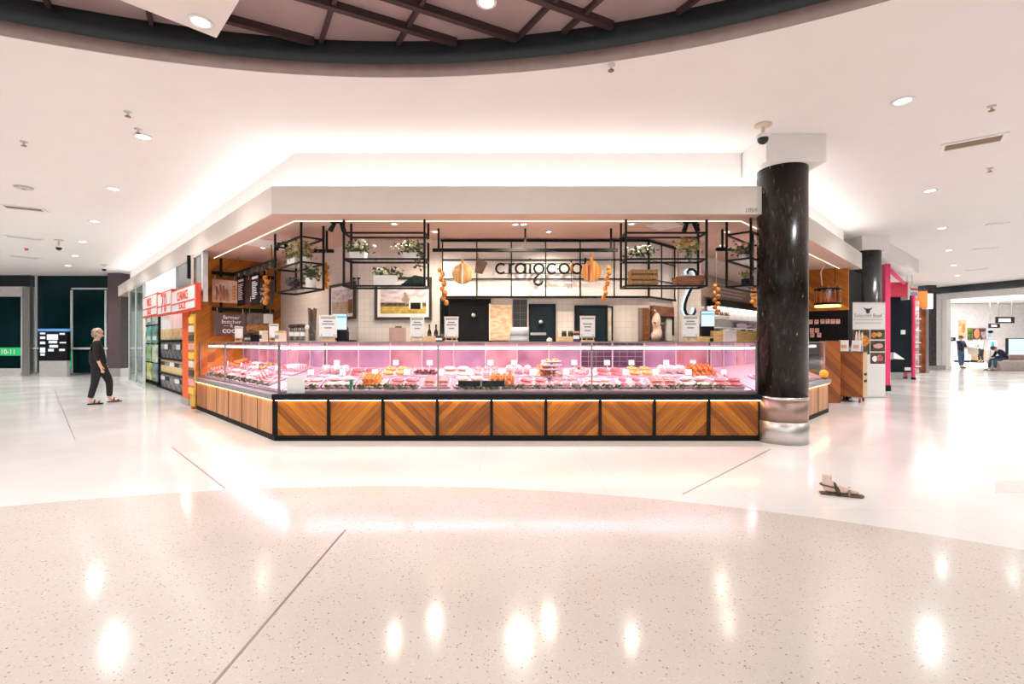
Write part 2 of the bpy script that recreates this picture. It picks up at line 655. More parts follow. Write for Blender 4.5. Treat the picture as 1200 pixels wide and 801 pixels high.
def ring_ceiling():
    mb = MB()
    N = 160
    X0, X1, Y0, Y1, z = -34., 48., -14., 46., 4.05
    inn, out = [], []
    for k in range(N):
        a = 2 * PI * k / N
        c, s_ = math.cos(a), math.sin(a)
        inn.append((HC[0] + HR * c, HC[1] + HR * s_, z))
        tt = []
        if c > 1e-9: tt.append((X1 - HC[0]) / c)
        if c < -1e-9: tt.append((X0 - HC[0]) / c)
        if s_ > 1e-9: tt.append((Y1 - HC[1]) / s_)
        if s_ < -1e-9: tt.append((Y0 - HC[1]) / s_)
        t = min(tt)
        out.append((HC[0] + t * c, HC[1] + t * s_, z))
    vs = inn + out
    fs = [(k, (k + 1) % N, N + (k + 1) % N, N + k) for k in range(N)]
    # corner fillers
    n = len(vs)
    for (cx, cy) in ((X1, Y1), (X0, Y1), (X0, Y0), (X1, Y0)):
        best = [k for k in range(N) if (abs(out[k][0] - cx) < 1e-6) != (abs(out[(k + 1) % N][0] - cx) < 1e-6) and
                abs(out[k][0] - cx) + abs(out[k][1] - cy) < 25 and abs(out[(k + 1) % N][0] - cx) + abs(out[(k + 1) % N][1] - cy) < 25]
        if best:
            k = best[0]
            vs.append((cx, cy, z))
            fs.append((N + k, N + (k + 1) % N, len(vs) - 1))
    mb.add(vs, fs)
    return mb


ceiling = struct(ring_ceiling().build('ceiling', CEILP))


struct(MB().box(-34, 48, -14.2, -14, 0, 4.05).build('wall_rear', M('rear_wall', (.80, .80, .80), .7, var=.03)))


struct(MB().box(-34.2, -34, -14, 46, 0, 4.05).build('wall_hall_left', MATS['rear_wall']))
struct(MB().box(48, 48.2, -14, 46, 0, 4.05).build('wall_hall_right', MATS['rear_wall']))


def band(r, z0, z1, a0=0., a1=PI, n=96, th=.05):
    mb = MB()
    vs = []
    for k in range(n + 1):
        a = a0 + (a1 - a0) * k / n
        for (rr, zz) in ((r, z0), (r + th, z0), (r + th, z1), (r, z1)):
            vs.append((HC[0] + rr * math.cos(a), HC[1] + rr * math.sin(a), zz))
    fs = []
    for k in range(n):
        for q in range(4):
            fs.append((k * 4 + q, k * 4 + (q + 1) % 4, (k + 1) * 4 + (q + 1) % 4, (k + 1) * 4 + q))
    fs += [(0, 1, 2, 3), (n * 4 + 3, n * 4 + 2, n * 4 + 1, n * 4)]
    return mb.add(vs, fs, True)


AA0, AA1 = .35, PI - .35
struct(band(HR, 4.052, 4.185, 0, 2 * PI, 160).build('trim_1', M('ring_riser', (.46, .36, .33), .6)))
struct(band(HR, 4.185, 4.43, AA0, AA1, 96).build('trim_2', M('ring_trim', (.016, .026, .032), .4)))
gz = MB()
pts = [(HC[0] + (HR + .03) * math.cos(AA0 + (AA1 - AA0) * k / 60), HC[1] + (HR + .03) * math.sin(AA0 + (AA1 - AA0) * k / 60)) for k in range(61)]
gz.prism(pts, 4.42, 4.45)
SKYG = M('skylight_glazing', (.36, .25, .245), .35, var=.15, scale=1.5)
struct(gz.build('window_1', SKYG))
# glazing bars: through (X at picture row 30, direction from the vertical)
BARM = M('skylight_bar', (.045, .022, .022), .5)
zb = 4.40
Yb = F * (zb - EYE) / 370.5


def bar(xpx, ang, wd, n_, hi=.10):
    c = Vector(((xpx - 600) / F * Yb, Yb))
    d = Vector((math.sin(ang), math.cos(ang)))
    # keep inside the circle
    rel = c - Vector(HC)
    bq = rel.dot(d)
    cq = rel.dot(rel) - (HR - .01) ** 2
    disc = math.sqrt(max(0, bq * bq - cq))
    t0, t1 = -bq - disc, -bq + disc
    t0 = max(t0, -6)
    p0, p1 = c + d * t0, c + d * t1
    # glazing ends just ahead of the camera
    nrm = Vector((d.y, -d.x)) * wd / 2
    if p0.y < -.4: p0 = p0 + (p1 - p0) * ((-.4 - p0.y) / (p1.y - p0.y))
    if p1.y < -.4: p1 = p1 + (p0 - p1) * ((-.4 - p1.y) / (p0.y - p1.y))
    mb = MB()
    mb.prism([p0 + nrm, p1 + nrm, p1 - nrm, p0 - nrm], zb - hi, zb + .02)
    return struct(mb.build('trim_%d' % n_, BARM))


k_ = 3
for xp in (303, 474, 565, 721):
    bar(xp, math.radians(63), .060, k_, .05); k_ += 1
for xp in (70, 178, 382, 478, 620, 668, 772):
    bar(xp, math.radians(-31), .038, k_, .03); k_ += 1

# hanging square white panel with a downlight, seen under the skylight
pc = ceil_at(254, 45, 4.20)
pn = thing('ceiling_panel', 'square white panel hung below the dark round skylight', 'ceiling panel', (pc.x, pc.y, 4.20), PI / 4)
MB().box(-3.0, 0, -3.0, 0, 0, .06).build('board', M('panel_white', (.80, .72, .68), .6, var=.01), pn, .008)
# corner at the far end is local (0,0); the panel runs towards the viewer
for hx, hy in ((-2.6, -.4), (-.4, -2.6), (-.4, -.4)):
    MB().cyl((hx, hy, .06), (hx, hy, .22), .012, n=8).build('hanger_rod', STEEL, pn)


def downlight(p, label, r=.09, power=None, col=(1, .985, .965), group=None, name='downlight', spot=2.6):
    t = thing(name, label, 'ceiling light', p, 0, group)
    MB().lathe([(r * .82, 0.0), (r * 1.18, 0.0), (r * 1.18, -.008), (r * .86, -.012), (r * .82, -.004)], 28, cap=False).build('trim_ring', WHITE, t)
    MB().lathe([(0.001, -.003), (r * .82, -.003), (r * .82, -.001), (.001, -.001)], 24).build('lens', STUD, t)
    if power:
        l = light('lamp', 'SPOT', (0, 0, -.03), power, col, r * .8, spot=spot, parent=t)
    return t


downlight(ceil_at(235, 25, 4.20), 'bright round downlight set in the hanging white square panel', .085, POW_DOWN)
downlight(ceil_at(570, 2, 4.28), 'bright round downlight hanging among the skylight bars', .075, POW_DOWN)
_dl = MB().cyl((0, 0, 0), (0, 0, .13), .05).build('lamp_stem', BLACK)
_dl.parent = [o for o in SC.objects if o.name.startswith('downlight') and o.parent is None][-1]
left_px = [(168, 160), (133, 221), (111, 259), (97, 283), (88, 299.5), (80, 311)]
ordn = ['nearest', 'second nearest', 'third nearest', 'fourth nearest', 'fifth nearest', 'farthest']
for i, p in enumerate(left_px):
    downlight(ceil_at(*p), '%s round downlight in the ceiling row before the glass doors' % ordn[i], .095, POW_DOWN, group='downlights on the left ceiling')
right_px = [(1058, 118), (1090, 223), (1104, 267), (1112, 293), (1118, 310.5), (1122, 322.5)]
for i, p in enumerate(right_px):
    downlight(ceil_at(*p), '%s round downlight in the ceiling row past the marble column' % ordn[i], .095, POW_DOWN, group='downlights on the right ceiling')
# bare spots added to brighten the hall, some carrying the rows on unseen
for x, y in ((-9, 5.5), (-12, 9), (-16, 13), (8.5, 4), (12, 8), (15, 12), (18.5, 16), (-6.5, 2.2), (5.5, 1.5), (11.5, 11.0), (13.5, 14.5), (10, 6), (-13, 6.5), (-18, 10), (-19.5, 14), (-21, 17), (-16.5, 16.5)):
    light('hall_fill_spot', 'SPOT', (x, y, 4.0), POW_DOWN, (1, .985, .965), .09, spot=2.6)


def vent(x0, x1, y0, y1, label, group='ceiling air vents'):
    a, b = ceil_at(x0, (y0 + y1) / 2 - (y1 - y0) * .2), ceil_at(x1, (y0 + y1) / 2 + (y1 - y0) * .2)
    return a, b


def air_vent(pa, pb, depth, label, dark=True):
    a, b = ceil_at(*pa), ceil_at(*pb)
    mid = (a + b) / 2
    d = b - a
    ang = math.atan2(d.y, d.x)
    L = d.length
    t = thing('air_vent', label, 'ceiling vent', (mid.x, mid.y, 4.05), ang, 'ceiling air vents')
    fr = MB()
    fr.box(-L / 2 - .05, L / 2 + .05, -depth / 2 - .04, -depth / 2, -.02, 0).box(-L / 2 - .05, L / 2 + .05, depth / 2, depth / 2 + .04, -.02, 0)
    fr.box(-L / 2 - .05, -L / 2, -depth / 2, depth / 2, -.02, 0).box(L / 2, L / 2 + .05, -depth / 2, depth / 2, -.02, 0)
    fr.build('frame', WHITE, t)
    MB().box(-L / 2, L / 2, -depth / 2, depth / 2, -.006, 0).build('backing', M('vent_tan' if dark else 'vent_grey', (.30, .21, .15) if dark else (.5, .5, .49), .6), t)
    n = 5
    for k in range(n):
        y = -depth / 2 + depth * (k + .5) / n
        MB().box(-L / 2, L / 2, y - .007, y + .007, -.016, -.006).build('slat', M('vent_slat' if dark else 'vent_slat_grey', (.42, .30, .22) if dark else (.6, .6, .59), .5), t)


air_vent((1107, 172.5), (1174, 160), .26, 'tan slatted air vent in the ceiling above the far white shop')
air_vent((5, 241), (50, 245.5), .24, 'tan slatted air vent in the ceiling before the glass doors')
air_vent((8, 276), (48, 280.5), .2, 'pale grey air vent behind the tan one near the glass doors', False)
air_vent((12, 299), (45, 302.5), .2, 'pale grey air vent nearest the glass doors', False)
air_vent((1160, 262.5), (1178, 261), .10, 'short grey slot vent in the ceiling on the way to the white shop', False)
air_vent((1142, 291.5), (1166, 290), .10, 'long grey slot vent in the ceiling beside the far downlights', False)
air_vent((1133, 316.5), (1156, 314.5), .12, 'grey slot vent just before the dark band of the white shop', False)


def sprinkler(px, label, hi=.06):
    t = thing('sprinkler', label, 'sprinkler', ceil_at(*px), 0, 'ceiling sprinklers')
    MB().lathe([(.04, 0), (.04, -.008), (.012, -.012), (.012, -hi * .7), (.001, -hi * .7)], 16).build('stem', STEEL, t)
    MB().lathe([(.001, -hi * .9), (.03, -hi * .9), (.03, -hi), (.001, -hi)], 14).build('deflector', M('brass', (.35, .2, .09), .4, .8), t)


sprinkler((716, 76), 'small brass sprinkler near the rim of the round skylight')
sprinkler((150, 131), 'sprinkler in the ceiling nearest the hanging white panel')
sprinkler((162, 151), 'sprinkler beside the first downlight of the left row')
sprinkler((28, 166), 'sprinkler in the ceiling above the left hall edge')
sprinkler((1162, 124), 'sprinkler in the ceiling ahead of the tan vent on the right')
sprinkler((1160, 197), 'sprinkler in the ceiling behind the tan vent on the right')
t = thing('smoke_detector', 'flat round detector in the ceiling between the left vents', 'smoke detector', ceil_at(28, 219))
MB().lathe([(.13, 0), (.13, -.02), (.10, -.035), (.001, -.04)], 24).build('cover', M('detector_grey', (.62, .60, .58), .5), t)
MB().lathe([(.03, -.04), (.03, -.045), (.001, -.045)], 12).build('sensor', GREYINK, t)
t = thing('fire_sounder', 'small red round alarm on the ceiling near the glass doors', 'alarm', ceil_at(31, 289))
MB().lathe([(.07, 0), (.07, -.03), (.05, -.05), (.001, -.05)], 18).build('base', WHITE, t)
MB().lathe([(.045, -.05), (.04, -.10), (.001, -.11)], 16).build('dome', RED, t)


def cam_dome(p, label, drop=.35):
    t = thing('security_camera', label, 'camera', p)
    MB().lathe([(.10, 0), (.10, -.015), (.03, -.025), (.022, -.03), (.022, -drop + .1)], 20).build('stem', M('camera_beige', (.7, .58, .46), .5), t)
    MB().lathe([(.022, -drop + .12), (.07, -drop + .09), (.07, -drop + .05)], 20).build('housing', WHITE, t)
    MB().ell((0, 0, -drop + .04), (.065, .065, .065), 20, 12).build('dome', M('camera_black', (.01, .01, .012), .08), t)


cam_dome(ceil_at(894, 146), 'black dome security camera on a stem beside the marble column cap', .22)
cam_dome(ceil_at(69, 281), 'black dome security camera under the ceiling near the glass doors', .25)
cam_dome(ceil_at(122, 310), 'small dome camera near the purple column', .2)

# brass floor joints
JM = M('joint_metal', (.36, .27, .22), .4, .5)
for i, (a, b) in enumerate((((62, 452), (88, 515)), ((202, 524), (264, 572)), ((405, 620), (246, 806)), ((903, 526), (800, 579)))):
    p, q = floor_at(*a), floor_at(*b)
    d = (q - p).normalized()
    n = Vector((d.y, -d.x, 0)) * .007
    m = MB()
    m.prism([(p + n).xy, (q + n).xy, (q - n).xy, (p - n).xy], 0, .0015)
    struct(m.build('trim_%d' % (40 + i), JM))
# two grey floor plates at the right
for i, (xa, xb, ya, yb) in enumerate(((1166, 1215, 563, 577), (1160, 1200, 512, 517))):
    p = [floor_at(xa, yb), floor_at(xb, yb), floor_at(xb, ya), floor_at(xa, ya)]
    struct(MB().prism([q.xy for q in p], 0, .002).build('trim_%d' % (50 + i), M('floor_plate', (.60, .57, .55), .3)))

# ------------------------------------------------------------------ shop shell
PATH = [(-14.9, 18.14), (-3.26, 6.5), (3.42, 6.5), (8.31, 11.39)]


def offset_path(path, d):
    out = []
    P = [Vector(p) for p in path]
    for i, p in enumerate(P):
        ns = []
        if i > 0:
            t = (P[i] - P[i - 1]).normalized(); ns.append(Vector((-t.y, t.x)))
        if i < len(P) - 1:
            t = (P[i + 1] - P[i]).normalized(); ns.append(Vector((-t.y, t.x)))
        if len(ns) == 1: out.append(p + ns[0] * d)
        else:
            b = (ns[0] + ns[1]).normalized()
            out.append(p + b * d / b.dot(ns[0]))
    return out


def sweep(prof, path=PATH, close=True):
    """closed section of (inward, z) swept along the shop front"""
    mb = MB()
    n = len(prof)
    cols = [[(*offset_path(path, d)[i], z) for d, z in prof] for i in range(len(path))]
    vs = [v for c in cols for v in c]
    fs = []
    for i in range(len(path) - 1):
        for q in range(n if close else n - 1):
            fs.append((i * n + q, i * n + (q + 1) % n, (i + 1) * n + (q + 1) % n, (i + 1) * n + q))
    if close:
        fs.append(tuple(range(n)))
        fs.append(tuple((len(path) - 1) * n + q for q in range(n)))
    return mb.add(vs, fs)


struct(sweep([(0, 3.46), (0, 3.085), (.05, 3.085), (.05, 3.42), (.10, 3.42), (.10, 3.46)]).build('wall_fascia', FASC))
struct(sweep([(.0, 3.085), (.0, 3.08), (.36, 3.08), (.36, 3.085)]).build('wall_soffit', SALMON))
struct(sweep([(.05, 3.40), (.40, 3.40), (.40, 3.42), (.05, 3.42)]).build('trim_60', WHITE))
struct(sweep([(.36, 3.42), (.36, 4.05), (.42, 4.05), (.42, 3.42)]).build('wall_cove', WHITE))
cv = sweep([(.12, 3.42), (.18, 3.42), (.18, 3.445), (.12, 3.445)]).build('cove_light_strip', EM('cove_led', (1, .985, .965), E_COVE))
tag(cv, 'long white light strip hidden on the ledge above the shop fascia', 'light strip')
SPATH = [(-6.39, 9.63), (-3.26, 6.5), (3.42, 6.5), (8.0, 11.08)]
sf = sweep([(.350, 3.071), (.360, 3.071), (.360, 3.0795), (.350, 3.0795)], SPATH).build('soffit_light_strip', EM('soffit_led', (1, .86, .66), E_SOFFIT))
tag(sf, 'thin warm light strip along the inner edge of the shop soffit', 'light strip')
# inner ceiling
ip = offset_path(SPATH, .36)
poly = [tuple(p) for p in ip] + [(6.5, 12.7), (-5.2, 11.1)]
struct(MB().prism(poly, 3.10, 3.14).build('ceiling_shop', SALMON))
# inner walls
def wall(name, a, b, z0, z1, mat, th=.1):
    """upright wall from a to b (seen face on that line, body behind), local x along"""
    a, b = Vector(a), Vector(b)
    L = (b - a).length
    ang = math.atan2(b.y - a.y, b.x - a.x)
    o = MB().box(0, L, 0, th, z0, z1).build(name, mat, None, 0, (a.x, a.y, 0), ang)
    return struct(o)


wall('wall_back', (-2.64, 8.24), (2.36, 8.24), 0, 3.1, TILEW)
wall('wall_back_left', (-5.22, 10.82), (-2.64, 8.24), 0, 3.1, TILEW)
wall('wall_back_right', (2.36, 8.24), (6.56, 12.44), 0, 3.1, TILEW)
wall('wall_left', (-6.42, 9.63), (-5.22, 10.83), 0, 3.1, WALLWOOD)
wall('wall_right', (6.56, 12.44), (7.83, 11.17), 2.1, 3.1, WALLWOOD2)
wall('wall_right_lower', (6.56, 12.44), (7.83, 11.17), 0, 2.1, BLACKM)
wall('trim_61', (7.83, 11.25), (8.9, 12.2), 0, 3.08, BLACKM, .1)
# white edge strip at the front end of the wood wall
struct(MB().box(-.02, .02, -.03, .0, 2.3, 3.08).build('trim_62', M('edge_white', (.8, .72, .68), .4), None, 0, (-6.42, 9.63, 0), PI / 4))
struct(MB().box(-.085, -.03, -.02, .04, 2.62, 3.08).build('trim_63', BLACK, None, 0, (-6.42, 9.63, 0), PI / 4))

for i, (px, y) in enumerate(((318, 286), (779, 264.3))):
    p = ceil_at(px, y, 3.09)
    hq = (.35, .2)[i]
    MBp = MB().box(-hq, hq, -hq, hq, -.01, .012)
    tag(MBp.build('ceiling_tile', M('tile_white', (.84, .80, .76), .6), None, .004, (p.x, p.y, 3.088), PI / 4),
        ('pale square ceiling tile above the plant rack at the shop corner', 'pale square ceiling tile above the rack with the wooden crate')[i], 'ceiling tile')

# unit number on the fascia
p = onp(880.5, 248.5, ('F', 6.49))
n_ = text_mesh('unit_number', '1059', .085, GREYINK, None, (p.x, 6.495, p.z), extrude=.003)
tag(n_, 'small grey unit number 1059 on the pale fascia by the marble column', 'number')

# ------------------------------------------------------------------ columns
MB_ = MARBLE('dark_marble')
CX, CY, CR = 3.69, 6.55, .31
t = thing('marble_column', 'dark polished marble column with steel foot at the counter corner', 'column', (CX, CY, 0))
MB().lathe([(CR, .62), (CR, 3.69)], 64).build('shaft', MB_, t)
MB().lathe([(CR + .002, .29), (CR + .002, .585)], 64).build('foot_band', M('reflection_tinted_steel', (.40, .28, .24), .42, .8), t)  # brown tint paints reflections into the upper steel foot
MB().lathe([(CR + .006, .585), (CR + .012, .59), (CR + .012, .615), (CR, .622)], 64).build('collar', STEELL, t)
MB().lathe([(CR + .008, 0), (CR + .008, .29), (CR + .002, .292)], 64).build('steel_foot', STEEL, t)
cap = MB().box(-.39, .39, -.33, .36, 3.69, 4.05)
cap.build('cap', WHITE, t, .004)
t2 = thing('dark_column', 'dark grey round column beyond the wooden stand', 'column', (9.22, 12.5, 0))
MB().lathe([(.33, 0), (.33, 3.69)], 48).build('shaft', M('grey_black_stone', (.022, .024, .022), .25, var=.3), t2)
MB().lathe([(.335, 0), (.335, .5), (.33, .51)], 48).build('steel_foot', STEEL, t2)
MB().box(-.34, .36, -.34, .34, 3.69, 4.05).build('cap', WHITE, t2)
t3 = thing('purple_column', 'purple brown square column behind the woman in black', 'column', (-15.55, 19.0, 0))
MB().box(-.26, .26, -.26, .26, .32, 4.05).build('shaft', M('purple_brown', (.10, .07, .075), .35, var=.1), t3, .01)
MB().box(-.265, .265, -.265, .265, 0, .32).build('steel_foot', STEEL, t3)

#@@COUNTERS
# ------------------------------------------------------------------ display counters
CASEIN = M('case_steel', (.60, .44, .49), .35, .3, var=.06, scale=5)
CASEBACK = M2('case_back_glass', (.26, .11, .17), (.50, .27, .36), 2.6, .18, .35, .65, 2)
MULL = M('case_mullion', (.62, .50, .54), .35)
LEDP = EM('case_tube', (1, .78, .88), 3.2)
REAR = [CASEBACK, M2('rear_mauve', (.30, .16, .26), (.46, .28, .40), 2.5, .2, .35, .65, 2), M2('rear_rose', (.42, .16, .20), (.60, .34, .38), 3, .2, .35, .65, 2),
        M2('rear_lilac', (.36, .24, .34), (.55, .40, .50), 2, .2, .35, .65, 2), TILE('rear_dark_tile', (.07, .03, .06), (.30, .18, .26), .12, .075, .25)]
DECK_A = math.atan2(.27, .74)     # the goods deck rises towards the back


def deck_z(t): return .685 + (t - .16) * math.tan(DECK_A)


def run(name, label, org, rot, L, m0, m1, nx, panels, skip_post=(), rail_mat=None, glass_x=(), group=None):
    T = thing(name, label, 'display counter', (org[0], org[1], 0), rot)

    def poly(t0, t1, e0=0., e1=0.):
        return [(m0 * t0 + e0, t0), (L + m1 * t0 - e1, t0), (L + m1 * t1 - e1, t1), (m0 * t1 + e0, t1)]
    MB().prism(poly(.045, .95), 0, .072).build('plinth', BLACKM, T)
    MB().prism(poly(.075, .95), .072, .56).build('carcass', BLACKM, T)
    for x0, x1, mt in panels:
        gp = .016 if L > 6 else .006
        MB().box(x0 + gp, x1 - gp, .05, .075, .075, .553).build('wood_panel', mt, T, .002)
    for x in nx:
        sh_ = .02 if L > 6 else .007
        MB().box(x - sh_, x + sh_, .02 if L > 6 else .045, .08, .07, .56).build('upright_strip', BLACK, T, .002)
    MB().prism(poly(0, .14), .562, .642).build('top_rail', rail_mat or BLACK, T, .003)
    MB().prism(poly(.022, .040, .02, .02), .552, .562).build('under_rail_light', WARMG, T)
    # goods well
    zz = deck_z
    dk = MB()
    q = [(m0 * .16 + .02, .16, zz(.16)), (L + m1 * .16 - .02, .16, zz(.16)), (L + m1 * .9 - .02, .9, zz(.9)), (m0 * .9 + .02, .9, zz(.9))]
    dk.add(q + [(a, b, .60) for a, b, c in q], [(0, 1, 2, 3), (7, 6, 5, 4), (0, 4, 5, 1), (1, 5, 6, 2), (2, 6, 7, 3), (3, 7, 4, 0)])
    dk.build('deck', CASEIN, T)
    MB().prism(poly(.115, .158), .642, .668).build('glass_channel', M('channel_grey', (.33, .28, .28), .35, .5), T)
    n = max(2, int(L / .55))
    for k in range(n + 1):
        x = m0 * .9 + .03 + (L + (m1 - m0) * .9 - .06) * k / n
        if k < n:
            xe = x + (L + (m1 - m0) * .9 - .06) / n
            MB().box(x, xe, .905, .925, .60, 1.335).build('rear_pane', REAR[(k * 5 + k // 3) % 4] if not (name == 'meat_counter' and L > 6 and k in (8, 9)) else REAR[4], T)
        MB().box(x - .009, x + .009, .885, .905, zz(.9), 1.335).build('rear_mullion', MULL, T)
    MB().prism(poly(.16, .93), 1.345, 1.353).build('top_glass', GLASS('top_glass', (.93, .95, .94), 1.3), T)
    MB().prism(poly(.105, .16), 1.338, 1.356).build('top_edge', M('edge_bronze', (.36, .30, .28), .3, .6), T)
    MB().prism(poly(.90, 1.30), 1.335, 1.352).build('rear_shelf', M('rear_shelf', (.34, .29, .27), .4), T)
    MB().prism(poly(1.0, 1.25), .072, 1.335).build('rear_cabinet', BLACKM, T)
    xs = [m0 * .11] + list(glass_x) + [L + m1 * .11]
    for a, b in zip(xs[:-1], xs[1:]):
        MB().box(a + .012, b - .012, .11, .118, .65, 1.338).build('front_glass', GLS, T)
    for x in xs:
        MB().box(x - .012, x + .012, .104, .128, .642, 1.338).build('glass_post', M('post_bronze', (.38, .33, .31), .3, .7), T)
    MB().prism(poly(.24, .31, .04, .04), 1.278, 1.300).build('light_housing', WHITE, T)
    MB().prism(poly(.245, .305, .05, .05), 1.247, 1.278).build('light_tube', LEDP, T)
    nl = max(1, int(round(L / 1.7)))
    for k in range(nl):
        x0 = m0 * .35 + .1
        x1 = L + m1 * .35 - .1
        xm = x0 + (x1 - x0) * (k + .5) / nl
        light('case_lamp', 'AREA', (xm, .30, 1.24), POW_CASE, (1, .52, .74), (x1 - x0) / nl * .92, .05, (math.radians(12), 0, 0), parent=T)
    return T


FO, LO, RO = Vector((-3.26, 6.5)), None, Vector((3.42, 6.5))
LL = 4.42
LO = Vector((-3.26, 6.5)) + Vector((-1, 1)) / math.sqrt(2) * LL
RL = 3.85
TA = math.tan(PI / 8)
pw = 64.0 / F * 6.5
xs9 = [0.02 + i * pw for i in range(10)]
xs9[-1] = 6.66
front = run('meat_counter', 'long front meat counter with diagonal board panels and pink lit glass case', FO, 0, 6.68, TA, -TA,
            xs9, [(xs9[i], xs9[i + 1], WA if i % 2 == 0 else WB) for i in range(9)], glass_x=(2.24, 4.36))
nl = 6
lx = [LL * i / nl for i in range(nl + 1)]
WL = WOOD('glare_pale_boards', PI / 2.2, .13, [(.40, .17, .06), (.60, .29, .11), (.68, .36, .15), (.50, .22, .08)])  # same boards, paler colours put in for glare on the angled fronts
left = run('meat_counter', 'left angled meat counter with upright board panels running back towards the orange post', LO, -PI / 4, LL, 0, -TA,
           lx, [(lx[i], lx[i + 1], WL) for i in range(nl)], rail_mat=GREYRAIL, glass_x=(1.75,))
rx = [RL * i / 5 for i in range(6)]
right = run('meat_counter', 'right angled meat counter running back behind the marble column', RO, PI / 4, RL, TA, 0,
            rx, [(rx[i], rx[i + 1], WL) for i in range(5)], rail_mat=GREYRAIL, glass_x=(2.0,))
RUNS = {'front': (FO, 0.), 'left': (LO, -PI / 4), 'right': (RO, PI / 4)}


def W(runk, x, t, z):
    o, r = RUNS[runk]
    c, s = math.cos(r), math.sin(r)
    return Vector((o.x + x * c - t * s, o.y + x * s + t * c, z))


def local(runk, p):
    o, r = RUNS[runk]
    d = Vector((p.x - o.x, p.y - o.y))
    c, s = math.cos(-r), math.sin(-r)
    return d.x * c - d.y * s, d.x * s + d.y * c


# ------------------------------------------------------------------ goods in the case
MEAT1 = M2('beef_red', (.45, .045, .06), (.66, .20, .20), 22, .35, .35, .62, 6, .15, third=(.86, .66, .62))
MEAT2 = M2('pork_pink', (.70, .30, .28), (.84, .52, .47), 16, .38, .35, .62, 5, .12, third=(.90, .74, .70))
MEAT3 = M2('chicken_pale', (.80, .52, .42), (.90, .68, .56), 12, .35, .35, .65, 4, .1)
MEAT4 = M2('mince_red', (.50, .08, .08), (.80, .42, .40), 60, .55, .4, .58, 3, .8)
MEAT5 = M2('marinated_orange', (.55, .12, .02), (.82, .36, .06), 24, .35, .35, .62, 5, .25)
MEAT6 = M2('sausage_skin', (.60, .24, .20), (.78, .42, .36), 26, .3, .4, .6, 4, .1)
MEAT7 = M2('dark_cut', (.16, .015, .03), (.34, .04, .06), 14, .35, .4, .62, 5, .1)
FAT = M('white_fat', (.88, .76, .68), .45, var=.06)
CRUMB = M2('golden_crumb', (.55, .28, .08), (.78, .50, .20), 70, .8, .4, .6, 3, .8)
TRAYW = M('pale_tray', (.62, .54, .56), .3, var=.03)
TRAYS = M('steel_tray', (.70, .68, .68), .3, .8, var=.05)
PLATB = M('dark_platter', (.05, .03, .03), .3)
HERB = M2('herb_green', (.02, .05, .012), (.10, .17, .03), 30, .6)
HERBD = M2('herb_brown', (.07, .05, .02), (.20, .15, .06), 30, .6)


def blob_outline(a, b, n=20, kidney=.25, seed=0):
    out = []
    for k in range(n):
        an = 2 * PI * k / n
        r = 1 + kidney * math.cos(an * 2 + seed) * .35 - kidney * math.exp(-((an - 4.4) ** 2) * 1.5) + .06 * math.sin(3 * an + seed)
        out.append((a * r * math.cos(an), b * r * math.sin(an)))
    return out


PARK = (0, 0, -50)
PROTO = {}


